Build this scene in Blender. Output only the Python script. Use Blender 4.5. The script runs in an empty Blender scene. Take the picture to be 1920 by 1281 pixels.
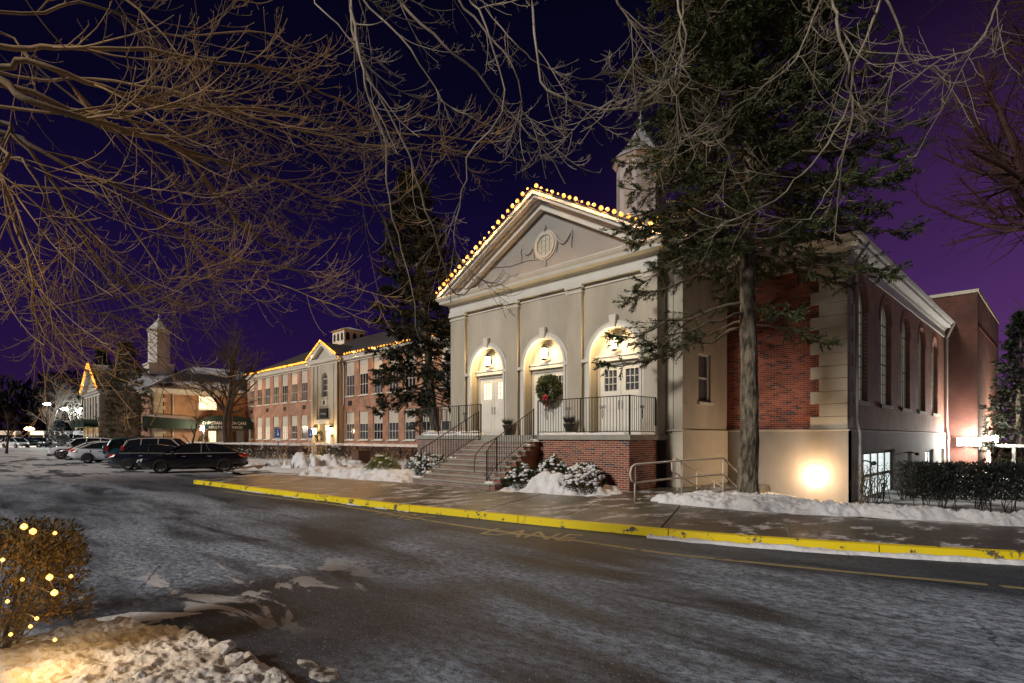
import bpy, bmesh, math, random
import numpy as np
from mathutils import Vector, Matrix

random.seed(7)
rng = np.random.default_rng(7)
scn = bpy.context.scene
col = scn.collection
R = math.radians
PI = math.pi

# ---------------------------------------------------------------- camera
EYE = 1.75
cam_d = bpy.data.cameras.new('camera')
cam = bpy.data.objects.new('camera', cam_d)
col.objects.link(cam)
cam.location = (0, 0, EYE)
cam.rotation_euler = (R(90), 0, R(45))
cam_d.sensor_width = 36
cam_d.lens = 1051.5 / 1920 * 36
cam_d.shift_y = 0.0935
cam_d.clip_end = 1500
cam_d.clip_start = 0.05
scn.camera = cam

# ---------------------------------------------------------------- view
scn.view_settings.view_transform = 'Standard'
scn.view_settings.look = 'None'
scn.view_settings.exposure = 0
scn.view_settings.gamma = 1
scn.view_settings.use_curve_mapping = False
try:
    scn.cycles.use_denoising = True
    scn.cycles.max_bounces = 6
    scn.cycles.diffuse_bounces = 3
    scn.cycles.glossy_bounces = 3
    scn.cycles.transparent_max_bounces = 8
    scn.cycles.sample_clamp_indirect = 4
    scn.cycles.caustics_reflective = False
    scn.cycles.caustics_refractive = False
except Exception:
    pass

# ---------------------------------------------------------------- night sky
w = bpy.data.worlds.new('World')
scn.world = w
w.use_nodes = True
nt = w.node_tree
nt.nodes.clear()
def wn(t, **k):
    n = nt.nodes.new(t)
    for a, b in k.items():
        setattr(n, a, b)
    return n
tc = wn('ShaderNodeTexCoord')
sep = wn('ShaderNodeSeparateXYZ')
nt.links.new(tc.outputs['Generated'], sep.inputs[0])
# elevation gradient: town glow low down, night blue above
el = wn('ShaderNodeValToRGB')
cr = el.color_ramp
cr.elements[0].position = 0.0
cr.elements[0].color = (0.026, 0.008, 0.050, 1)
cr.elements[1].position = 0.72
cr.elements[1].color = (0.0012, 0.0010, 0.006, 1)
e = cr.elements.new(0.22); e.color = (0.010, 0.0042, 0.042, 1)
e = cr.elements.new(0.45); e.color = (0.0022, 0.0018, 0.013, 1)
nt.links.new(sep.outputs['Z'], el.inputs[0])
# glow of the town towards +X +Y
dt = wn('ShaderNodeVectorMath', operation='DOT_PRODUCT')
dt.inputs[1].default_value = (0.30, 0.93, 0.02)
nt.links.new(tc.outputs['Generated'], dt.inputs[0])
gl = wn('ShaderNodeMapRange')
gl.inputs['From Min'].default_value = 0.35
gl.inputs['From Max'].default_value = 1.0
nt.links.new(dt.outputs['Value'], gl.inputs['Value'])
pw = wn('ShaderNodeMath', operation='POWER'); pw.inputs[1].default_value = 2.2
nt.links.new(gl.outputs[0], pw.inputs[0])
ns = wn('ShaderNodeTexNoise'); ns.inputs['Scale'].default_value = 1.6; ns.inputs['Detail'].default_value = 4
nt.links.new(tc.outputs['Generated'], ns.inputs['Vector'])
mu = wn('ShaderNodeMath', operation='MULTIPLY_ADD'); mu.inputs[1].default_value = 1.8; mu.inputs[2].default_value = 0.1
nt.links.new(ns.outputs['Fac'], mu.inputs[0])
mx = wn('ShaderNodeMath', operation='MULTIPLY')
hf = wn('ShaderNodeMapRange'); hf.inputs['From Min'].default_value = 0.0; hf.inputs['From Max'].default_value = 0.62
hf.inputs['To Min'].default_value = 1.0; hf.inputs['To Max'].default_value = 0.0
nt.links.new(sep.outputs['Z'], hf.inputs['Value'])
m3 = wn('ShaderNodeMath', operation='MULTIPLY')
nt.links.new(hf.outputs[0], m3.inputs[0]); nt.links.new(mu.outputs[0], m3.inputs[1])
nt.links.new(pw.outputs[0], mx.inputs[0]); nt.links.new(m3.outputs[0], mx.inputs[1])
gc = wn('ShaderNodeMix', data_type='RGBA', blend_type='ADD')
gc.inputs[7].default_value = (0.12, 0.038, 0.15, 1)
nt.links.new(mx.outputs[0], gc.inputs[0])
nt.links.new(el.outputs[0], gc.inputs[6])
bg = wn('ShaderNodeBackground'); bg.inputs['Strength'].default_value = 1.0
nt.links.new(gc.outputs[2], bg.inputs[0])
wo = wn('ShaderNodeOutputWorld')
nt.links.new(bg.outputs[0], wo.inputs[0])

# ---------------------------------------------------------------- main light (moon / street light from behind the camera)
def add_sun(vec, strength, color, angle):
    l = bpy.data.lights.new('moon_light', 'SUN')
    l.energy = strength; l.color = color; l.angle = R(angle)
    o = bpy.data.objects.new('moon_light', l)
    col.objects.link(o)
    o.rotation_euler = Vector(vec).to_track_quat('-Z', 'Y').to_euler()
    o.location = (0, -10, 30)
add_sun((0.12, 0.80, -0.44), 2.45, (1.0, 0.945, 0.87), 10)

# ================================================================ helpers
C45 = 0.70710678
FPX = 1051.5
HZ = 820.0
def P(px, py, d):
    """a world point at distance d in the direction of a photo pixel"""
    t = (px - 960) / FPX
    return (-C45 * d * (1 - t), C45 * d * (1 + t), EYE + (HZ - py) * d / FPX)
def G(px, py, z=0.0):
    d = FPX * (EYE - z) / (py - HZ)
    p = P(px, py, d)
    return (p[0], p[1])
def XofY(px, Y):
    t = (px - 960) / FPX
    return -Y * (1 - t) / (1 + t)
def PD(px, d):
    t = (px - 960) / FPX
    return (-C45 * d * (1 - t), C45 * d * (1 + t))

ORG = {}
def org(o):
    return ORG.get(o.name, (0, 0, 0)) if o else (0, 0, 0)

def tag(o, label=None, cat=None, group=None, kind=None):
    if label: o['label'] = label
    if cat: o['category'] = cat
    if group: o['group'] = group
    if kind: o['kind'] = kind
    return o
def empty(name, loc, label=None, cat=None, group=None, kind=None):
    o = bpy.data.objects.new(name, None)
    o.empty_display_size = 0.3
    o.location = loc
    col.objects.link(o)
    ORG[o.name] = tuple(loc)
    return tag(o, label, cat, group, kind)

def front(Y0):
    return lambda u, v, w: (u, Y0 - w, v)
def side(X0):
    return lambda u, v, w: (X0 + w, u, v)
IDF = lambda x, y, z: (x, y, z)

class MB:
    def __init__(s, f=None):
        s.v = []; s.q = []; s.f = f or IDF
    def add(s, vs, fs):
        n = len(s.v)
        s.v += [s.f(*p) for p in vs]
        s.q += [tuple(n + i for i in f) for f in fs]
        return s
    def box(s, a0, a1, b0, b1, c0, c1):
        return s.add([(a0, b0, c0), (a1, b0, c0), (a1, b1, c0), (a0, b1, c0), (a0, b0, c1), (a1, b0, c1), (a1, b1, c1), (a0, b1, c1)],
                     [(0, 3, 2, 1), (4, 5, 6, 7), (0, 1, 5, 4), (1, 2, 6, 5), (2, 3, 7, 6), (3, 0, 4, 7)])
    def prism(s, poly, w0, w1):
        """polygon in (u,v) extruded along w"""
        n = len(poly)
        return s.add([(a, b, w0) for a, b in poly] + [(a, b, w1) for a, b in poly],
                     [tuple(range(n - 1, -1, -1)), tuple(range(n, 2 * n))] + [(i, (i + 1) % n, n + (i + 1) % n, n + i) for i in range(n)])
    def profile(s, prof, u0, u1):
        """profile of (w,v) swept along u"""
        n = len(prof)
        return s.add([(u0, v, w_) for w_, v in prof] + [(u1, v, w_) for w_, v in prof],
                     [tuple(range(n)), tuple(range(2 * n - 1, n - 1, -1))] + [(i, n + i, n + (i + 1) % n, (i + 1) % n) for i in range(n)])
    def tube(s, pts, rad, n=6, cap=True):
        pts = [Vector(p) for p in pts]
        m = len(pts)
        if not hasattr(rad, '__len__'): rad = [rad] * m
        base = len(s.v)
        up = Vector((0.13, 0.21, 1)).normalized()
        pa = None
        for i, p in enumerate(pts):
            t = (pts[min(i + 1, m - 1)] - pts[max(i - 1, 0)])
            if t.length < 1e-9: t = Vector((0, 0, 1))
            t.normalize()
            if pa is None:
                a = t.cross(up)
                if a.length < 0.2: a = t.cross(Vector((1, 0, 0)))
            else:
                a = pa - t * pa.dot(t)
            a.normalize(); pa = a
            b = t.cross(a)
            for k in range(n):
                an = 2 * PI * k / n
                s.v.append(s.f(*(p + (a * math.cos(an) + b * math.sin(an)) * rad[i])))
        for i in range(m - 1):
            for k in range(n):
                s.q.append((base + i * n + k, base + i * n + (k + 1) % n, base + (i + 1) * n + (k + 1) % n, base + (i + 1) * n + k))
        if cap:
            s.q.append(tuple(base + k for k in range(n - 1, -1, -1)))
            s.q.append(tuple(base + (m - 1) * n + k for k in range(n)))
        return s
    def lathe(s, prof, c=(0, 0, 0), n=16, axis='z'):
        base = len(s.v)
        for r, z in prof:
            for k in range(n):
                a = 2 * PI * k / n
                if axis == 'z': p = (c[0] + r * math.cos(a), c[1] + r * math.sin(a), c[2] + z)
                elif axis == 'y': p = (c[0] + r * math.cos(a), c[1] + z, c[2] + r * math.sin(a))
                else: p = (c[0] + z, c[1] + r * math.cos(a), c[2] + r * math.sin(a))
                s.v.append(s.f(*p))
        for i in range(len(prof) - 1):
            for k in range(n):
                s.q.append((base + i * n + k, base + i * n + (k + 1) % n, base + (i + 1) * n + (k + 1) % n, base + (i + 1) * n + k))
        return s
    def build(s, name, m, parent=None, smooth=False, bevel=0):
        me = bpy.data.meshes.new(name)
        o0 = org(parent)
        me.from_pydata([(a - o0[0], b - o0[1], c - o0[2]) for a, b, c in s.v], [], s.q)
        me.update()
        bm = bmesh.new(); bm.from_mesh(me)
        bmesh.ops.recalc_face_normals(bm, faces=bm.faces)
        bm.to_mesh(me); bm.free()
        me.materials.append(m)
        if smooth:
            me.polygons.foreach_set('use_smooth', [True] * len(me.polygons))
        o = bpy.data.objects.new(name, me)
        col.objects.link(o)
        if parent:
            o.parent = parent
        ORG[o.name] = o0
        if bevel:
            b = o.modifiers.new('bevel', 'BEVEL'); b.width = bevel; b.segments = 2; b.limit_method = 'ANGLE'
        return o

def mesh_np(name, V, F, m, parent=None, smooth=False):
    """V (n,3) array, F (k,3|4) array"""
    o0 = org(parent)
    V = np.asarray(V, dtype=np.float64) - np.array(o0)
    F = np.asarray(F, dtype=np.int32)
    k = F.shape[1]
    me = bpy.data.meshes.new(name)
    me.vertices.add(len(V)); me.vertices.foreach_set('co', V.astype(np.float32).ravel())
    me.loops.add(F.size); me.loops.foreach_set('vertex_index', F.ravel())
    me.polygons.add(len(F)); me.polygons.foreach_set('loop_start', np.arange(len(F), dtype=np.int32) * k)
    me.polygons.foreach_set('loop_total', np.full(len(F), k, dtype=np.int32))
    if smooth: me.polygons.foreach_set('use_smooth', np.ones(len(F), dtype=bool))
    me.update(calc_edges=True); me.validate()
    me.materials.append(m)
    o = bpy.data.objects.new(name, me)
    col.objects.link(o)
    if parent: o.parent = parent
    ORG[o.name] = o0
    return o

def copy_child(src, parent, loc=(0, 0, 0)):
    o = src.copy(); col.objects.link(o); o.parent = parent
    o.location = loc
    ORG[o.name] = org(parent)
    return o
def kids(o):
    return [c for c in o.children]
def copy_tree(o, parent=None):
    c = o.copy(); col.objects.link(c); c.parent = parent
    for ch in kids(o):
        copy_tree(ch, c)
    return c

def unit(v):
    return v / (np.linalg.norm(v, axis=-1, keepdims=True) + 1e-9)

# ---------------------------------------------------------------- numpy noise
_perm = rng.random((256, 256))
def vnoise(x, y):
    xi = np.floor(x).astype(int); yi = np.floor(y).astype(int)
    xf = x - xi; yf = y - yi
    u = xf * xf * (3 - 2 * xf); v = yf * yf * (3 - 2 * yf)
    a = _perm[xi % 256, yi % 256]; b = _perm[(xi + 1) % 256, yi % 256]
    c = _perm[xi % 256, (yi + 1) % 256]; d = _perm[(xi + 1) % 256, (yi + 1) % 256]
    return (a * (1 - u) + b * u) * (1 - v) + (c * (1 - u) + d * u) * v
def fbm(x, y, o=4):
    s = 0; a = 0.5; t = 0
    for i in range(o):
        s = s + a * vnoise(x * 2 ** i + 17.3 * i, y * 2 ** i + 9.1 * i); t += a; a *= 0.55
    return s / t

# ================================================================ materials
MATS = {}
def nodes_of(m):
    m.use_nodes = True
    n = m.node_tree
    b = n.nodes.get('Principled BSDF')
    return n, b
def mat(name, c1, c2=None, rough=0.7, metal=0.0, scale=4.0, bump=0.0, bscale=None, detail=5, spec=0.4, stretch=None, contrast=0.5, coat=0.0):
    m = bpy.data.materials.new(name)
    n, b = nodes_of(m)
    b.inputs['Roughness'].default_value = rough
    b.inputs['Metallic'].default_value = metal
    b.inputs['Specular IOR Level'].default_value = spec
    if coat:
        b.inputs['Coat Weight'].default_value = coat
        b.inputs['Coat Roughness'].default_value = 0.05
    tcn = n.nodes.new('ShaderNodeTexCoord')
    src = tcn.outputs['Object']
    if stretch:
        mp = n.nodes.new('ShaderNodeMapping'); mp.inputs['Scale'].default_value = stretch
        n.links.new(src, mp.inputs[0]); src = mp.outputs[0]
    if c2 is not None:
        no = n.nodes.new('ShaderNodeTexNoise'); no.inputs['Scale'].default_value = scale; no.inputs['Detail'].default_value = detail
        no.inputs['Roughness'].default_value = 0.6
        n.links.new(src, no.inputs['Vector'])
        mr = n.nodes.new('ShaderNodeMapRange')
        mr.inputs['From Min'].default_value = 0.5 - contrast / 2; mr.inputs['From Max'].default_value = 0.5 + contrast / 2
        n.links.new(no.outputs['Fac'], mr.inputs['Value'])
        mi = n.nodes.new('ShaderNodeMix'); mi.data_type = 'RGBA'
        mi.inputs[6].default_value = (*c1, 1); mi.inputs[7].default_value = (*c2, 1)
        n.links.new(mr.outputs[0], mi.inputs[0])
        n.links.new(mi.outputs[2], b.inputs['Base Color'])
    else:
        b.inputs['Base Color'].default_value = (*c1, 1)
    if bump:
        nb = n.nodes.new('ShaderNodeTexNoise'); nb.inputs['Scale'].default_value = bscale or scale * 5; nb.inputs['Detail'].default_value = 6
        n.links.new(src, nb.inputs['Vector'])
        bp = n.nodes.new('ShaderNodeBump'); bp.inputs['Strength'].default_value = 1.0; bp.inputs['Distance'].default_value = bump
        n.links.new(nb.outputs['Fac'], bp.inputs['Height'])
        n.links.new(bp.outputs[0], b.inputs['Normal'])
    MATS[name] = m
    return m
def emit(name, c, s):
    m = bpy.data.materials.new(name)
    n, b = nodes_of(m)
    b.inputs['Base Color'].default_value = (0.6, 0.55, 0.5, 1)
    b.inputs['Emission Color'].default_value = (*c, 1)
    b.inputs['Emission Strength'].default_value = s
    MATS[name] = m
    return m
def brick_mat(name, axis, c1, c2, mortar, bw=0.213, rh=0.0677, ms=0.011, bump=0.006, dirt=None):
    m = bpy.data.materials.new(name)
    n, b = nodes_of(m)
    b.inputs['Roughness'].default_value = 0.85
    tcn = n.nodes.new('ShaderNodeTexCoord')
    sp = n.nodes.new('ShaderNodeSeparateXYZ'); cb = n.nodes.new('ShaderNodeCombineXYZ')
    n.links.new(tcn.outputs['Object'], sp.inputs[0])
    n.links.new(sp.outputs[axis], cb.inputs[0]); n.links.new(sp.outputs['Z'], cb.inputs[1])
    br = n.nodes.new('ShaderNodeTexBrick')
    br.offset = 0.5
    br.inputs['Color1'].default_value = (*c1, 1); br.inputs['Color2'].default_value = (*c2, 1); br.inputs['Mortar'].default_value = (*mortar, 1)
    br.inputs['Scale'].default_value = 1; br.inputs['Mortar Size'].default_value = ms
    br.inputs['Brick Width'].default_value = bw; br.inputs['Row Height'].default_value = rh
    br.inputs['Bias'].default_value = -0.1
    n.links.new(cb.outputs[0], br.inputs['Vector'])
    no = n.nodes.new('ShaderNodeTexNoise'); no.inputs['Scale'].default_value = 1.3; no.inputs['Detail'].default_value = 6
    n.links.new(tcn.outputs['Object'], no.inputs['Vector'])
    hs = n.nodes.new('ShaderNodeHueSaturation')
    mr = n.nodes.new('ShaderNodeMapRange'); mr.inputs['From Min'].default_value = 0.3; mr.inputs['From Max'].default_value = 0.7
    mr.inputs['To Min'].default_value = 0.65; mr.inputs['To Max'].default_value = 1.25
    n.links.new(no.outputs['Fac'], mr.inputs['Value']); n.links.new(mr.outputs[0], hs.inputs['Value'])
    n.links.new(br.outputs['Color'], hs.inputs['Color'])
    n.links.new(hs.outputs[0], b.inputs['Base Color'])
    bp = n.nodes.new('ShaderNodeBump'); bp.invert = True; bp.inputs['Distance'].default_value = bump
    n.links.new(br.outputs['Fac'], bp.inputs['Height']); n.links.new(bp.outputs[0], b.inputs['Normal'])
    MATS[name] = m
    return m

M_cream = mat('cream_stucco', (0.36, 0.32, 0.25), (0.52, 0.47, 0.38), rough=0.8, scale=0.9, stretch=(1, 1, 0.35), contrast=0.38, bump=0.004, bscale=40)
M_white = mat('white_trim', (0.56, 0.54, 0.49), (0.66, 0.64, 0.58), rough=0.55, scale=1.5, bump=0.002, bscale=30)
M_base = mat('grey_stucco', (0.17, 0.155, 0.14), (0.33, 0.30, 0.26), rough=0.85, scale=0.8, stretch=(1, 1, 0.4), contrast=0.6, bump=0.004, bscale=30)
M_stone = mat('quoin_stone', (0.44, 0.39, 0.30), (0.53, 0.48, 0.38), rough=0.8, scale=2.5, bump=0.004, bscale=40)
M_concrete = mat('concrete', (0.25, 0.24, 0.20), (0.36, 0.34, 0.29), rough=0.85, scale=3, bump=0.005, bscale=50)
M_mortar = mat('mortar', (0.42, 0.37, 0.30), (0.55, 0.49, 0.40), rough=0.95, scale=6, bump=0.003, bscale=60)
M_bk = [mat('red_brick_%s' % n, c, tuple(x * 0.7 for x in c), rough=0.85, scale=9, bump=0.003, bscale=60)
        for n, c in (('plain', (0.27, 0.065, 0.035)), ('dark', (0.13, 0.036, 0.026)), ('orange', (0.36, 0.10, 0.045)), ('burnt', (0.06, 0.032, 0.035)))]
M_brickX = brick_mat('brick_wall_front', 'X', (0.44, 0.16, 0.075), (0.28, 0.09, 0.045), (0.36, 0.31, 0.24))
M_brickA = brick_mat('annex_brick', 'Y', (0.42, 0.19, 0.09), (0.30, 0.12, 0.06), (0.42, 0.36, 0.28))
M_brickG = brick_mat('shaded_gym_brick', 'X', (0.13, 0.032, 0.018), (0.07, 0.018, 0.012), (0.09, 0.055, 0.04))  # shade on the block's front wall, put into a darker brick colour
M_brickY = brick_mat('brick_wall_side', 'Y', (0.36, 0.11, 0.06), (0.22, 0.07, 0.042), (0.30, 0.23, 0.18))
M_brickPx = brick_mat('pale_porch_brick', 'X', (0.25, 0.15, 0.12), (0.2, 0.12, 0.10), (0.33, 0.28, 0.24))
M_black = mat('black_iron', (0.012, 0.012, 0.014), rough=0.45, spec=0.5)
M_pipe = mat('painted_pipe', (0.72, 0.62, 0.50), (0.60, 0.50, 0.40), rough=0.5, scale=6)
M_glass = mat('dark_glass', (0.018, 0.02, 0.026), rough=0.08, spec=0.8)
M_glass2 = mat('curtained_glass', (0.09, 0.10, 0.115), (0.03, 0.035, 0.045), rough=0.15, spec=0.7, scale=3, stretch=(4, 4, 0.3))
M_milkglow = mat('glowing_milky_glass', (0.42, 0.41, 0.34), (0.26, 0.26, 0.22), rough=0.3, spec=0.5, scale=1.2)
_b = M_milkglow.node_tree.nodes['Principled BSDF']; _b.inputs['Emission Color'].default_value = (0.9, 0.92, 0.72, 1); _b.inputs['Emission Strength'].default_value = 0.13  # faint glow added to the panes for the paleness of reflected light
M_panel = mat('cream_panel', (0.46, 0.42, 0.35), (0.52, 0.48, 0.41), rough=0.7, scale=1)
M_roof = mat('asphalt_shingle', (0.03, 0.028, 0.03), (0.05, 0.045, 0.045), rough=0.9, scale=6, bump=0.006, bscale=30)
M_snowroof = mat('roof_snow', (0.03, 0.028, 0.03), (0.62, 0.62, 0.66), rough=0.8, scale=0.16, contrast=0.1, bump=0.02, bscale=2)
M_snow = mat('snow', (0.62, 0.62, 0.64), (0.78, 0.78, 0.78), rough=0.75, scale=3, bump=0.02, bscale=16)
M_dirtysnow = mat('dirty_snow', (0.74, 0.73, 0.72), (0.50, 0.44, 0.37), rough=0.8, scale=3.5, bump=0.03, bscale=14, contrast=0.35)
M_bark = mat('bark', (0.13, 0.105, 0.075), (0.26, 0.22, 0.16), rough=0.9, scale=3, bump=0.02, bscale=10, stretch=(3, 3, 0.7))
M_twig = mat('twig_bark', (0.13, 0.10, 0.07), (0.60, 0.37, 0.16), rough=0.85, scale=1.3, contrast=0.35, bump=0.004, bscale=40)
M_twiggrey = mat('grey_twig_bark', (0.12, 0.095, 0.07), (0.55, 0.46, 0.34), rough=0.85, scale=1.5, contrast=0.35, bump=0.004, bscale=40)
M_twigdark = mat('dark_twig_bark', (0.04, 0.026, 0.02), (0.09, 0.06, 0.045), rough=0.9, scale=3)
M_twigpale = mat('pale_twig_bark', (0.28, 0.26, 0.23), (0.4, 0.37, 0.33), rough=0.9, scale=3)
M_sprucebark = mat('spruce_bark', (0.05, 0.04, 0.028), (0.23, 0.195, 0.14), rough=0.95, scale=4, bump=0.06, bscale=9, stretch=(2, 2, 0.6), contrast=0.22)
M_bough = mat('bough_bark', (0.06, 0.045, 0.03), (0.16, 0.12, 0.08), rough=0.9, scale=4)
M_needle = mat('spruce_needles', (0.010, 0.018, 0.006), (0.075, 0.092, 0.024), rough=0.7, scale=1.6, contrast=0.3)
M_needledk = mat('dark_spruce_needles', (0.006, 0.010, 0.006), (0.030, 0.036, 0.016), rough=0.7, scale=1.3, contrast=0.3)
M_leaf = mat('shrub_leaves', (0.018, 0.03, 0.012), (0.05, 0.07, 0.022), rough=0.6, scale=5, contrast=0.3)
M_leafy = mat('yellow_green_leaves', (0.13, 0.15, 0.012), (0.22, 0.23, 0.02), rough=0.6, scale=5, contrast=0.3)
M_leafwarm = mat('arborvitae_leaves', (0.035, 0.04, 0.01), (0.20, 0.11, 0.03), rough=0.7, scale=7, contrast=0.4)
M_hedge = mat('hedge_twigs', (0.02, 0.018, 0.013), (0.05, 0.042, 0.03), rough=0.8, scale=5)
M_green = mat('green_canvas', (0.004, 0.016, 0.012), (0.006, 0.024, 0.017), rough=0.7, scale=2)
M_door = mat('white_door_paint', (0.62, 0.6, 0.55), (0.68, 0.66, 0.61), rough=0.45, scale=2)
M_red = mat('red_ribbon', (0.26, 0.008, 0.01), rough=0.45)
M_brown = mat('brown_paint', (0.10, 0.055, 0.035), (0.14, 0.08, 0.05), rough=0.6, scale=3)
M_steel = mat('galvanised_steel', (0.35, 0.36, 0.37), (0.26, 0.27, 0.28), rough=0.4, metal=0.7, scale=4)
M_signblue = mat('sign_blue', (0.02, 0.08, 0.35), rough=0.5)
M_signwhite = mat('sign_white', (0.7, 0.7, 0.7), rough=0.5)
M_tyre = mat('tyre_rubber', (0.012, 0.012, 0.012), rough=0.8)
M_rim = mat('alloy_rim', (0.55, 0.55, 0.55), rough=0.35, metal=0.2)
M_carglass = mat('car_glass', (0.012, 0.014, 0.016), rough=0.05, spec=0.9)
M_tail = mat('tail_light_red', (0.45, 0.01, 0.01), rough=0.2, coat=0.5)
M_head = mat('headlight_lens', (0.55, 0.56, 0.55), rough=0.15, coat=0.5)
M_amber = mat('amber_lens', (0.6, 0.2, 0.02), rough=0.2)
M_plastic = mat('black_plastic', (0.015, 0.015, 0.016), rough=0.6)
M_slush = mat('slush', (0.05, 0.045, 0.04), (0.50, 0.47, 0.43), rough=0.6, scale=9, contrast=0.15, bump=0.01, bscale=30)
M_hill = mat('far_woods', (0.010, 0.008, 0.009), (0.03, 0.02, 0.018), rough=1, scale=0.3)
M_earth = mat('winter_lawn', (0.035, 0.03, 0.02), (0.55, 0.54, 0.54), rough=0.9, scale=0.7, contrast=0.12, bump=0.02, bscale=8)
E_bulb = emit('warm_bulb', (1.0, 0.36, 0.04), 2.3)
E_bulbfar = emit('warm_bulb_far', (1.0, 0.36, 0.04), 2.3)
def bulb_mat(m, core, rim):
    n, b = nodes_of(m)
    lw_ = n.nodes.new('ShaderNodeLayerWeight'); lw_.inputs['Blend'].default_value = 0.35
    mi = n.nodes.new('ShaderNodeMix'); mi.data_type = 'RGBA'
    mi.inputs[6].default_value = (*core, 1); mi.inputs[7].default_value = (*rim, 1)
    n.links.new(lw_.outputs['Facing'], mi.inputs[0]); n.links.new(mi.outputs[2], b.inputs['Emission Color'])
    b.inputs['Emission Strength'].default_value = 1.0
    b.inputs['Base Color'].default_value = (0.03, 0.015, 0.004, 1)
bulb_mat(E_bulb, (3.2, 1.35, 0.22), (1.3, 0.30, 0.01)); bulb_mat(E_bulbfar, (2.6, 1.05, 0.12), (1.4, 0.34, 0.012))
E_bushbulb = emit('bush_bulb', (1.0, 0.55, 0.13), 4)
bulb_mat(E_bushbulb, (5.0, 2.6, 0.45), (1.5, 0.42, 0.02))
E_lantern = emit('lantern_glass', (1.0, 0.80, 0.48), 14)
E_winwarm = emit('lit_window', (1.0, 0.72, 0.40), 1.9)
E_wincool = emit('lit_window_cool', (0.88, 1.0, 0.98), 1.0)
E_flood = emit('flood_lamp', (1.0, 0.98, 0.93), 60)
E_street = emit('street_lamp_glass', (0.95, 1.0, 0.95), 30)
E_sodium = emit('sodium_lamp_glass', (1.0, 0.55, 0.2), 25)
E_candle = emit('candle_bulb', (1.0, 0.6, 0.25), 9)

def carpaint(name, c, metal=0.0, rough=0.25):
    return mat(name, c, rough=rough, metal=metal, spec=0.5, coat=0.8)

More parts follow.
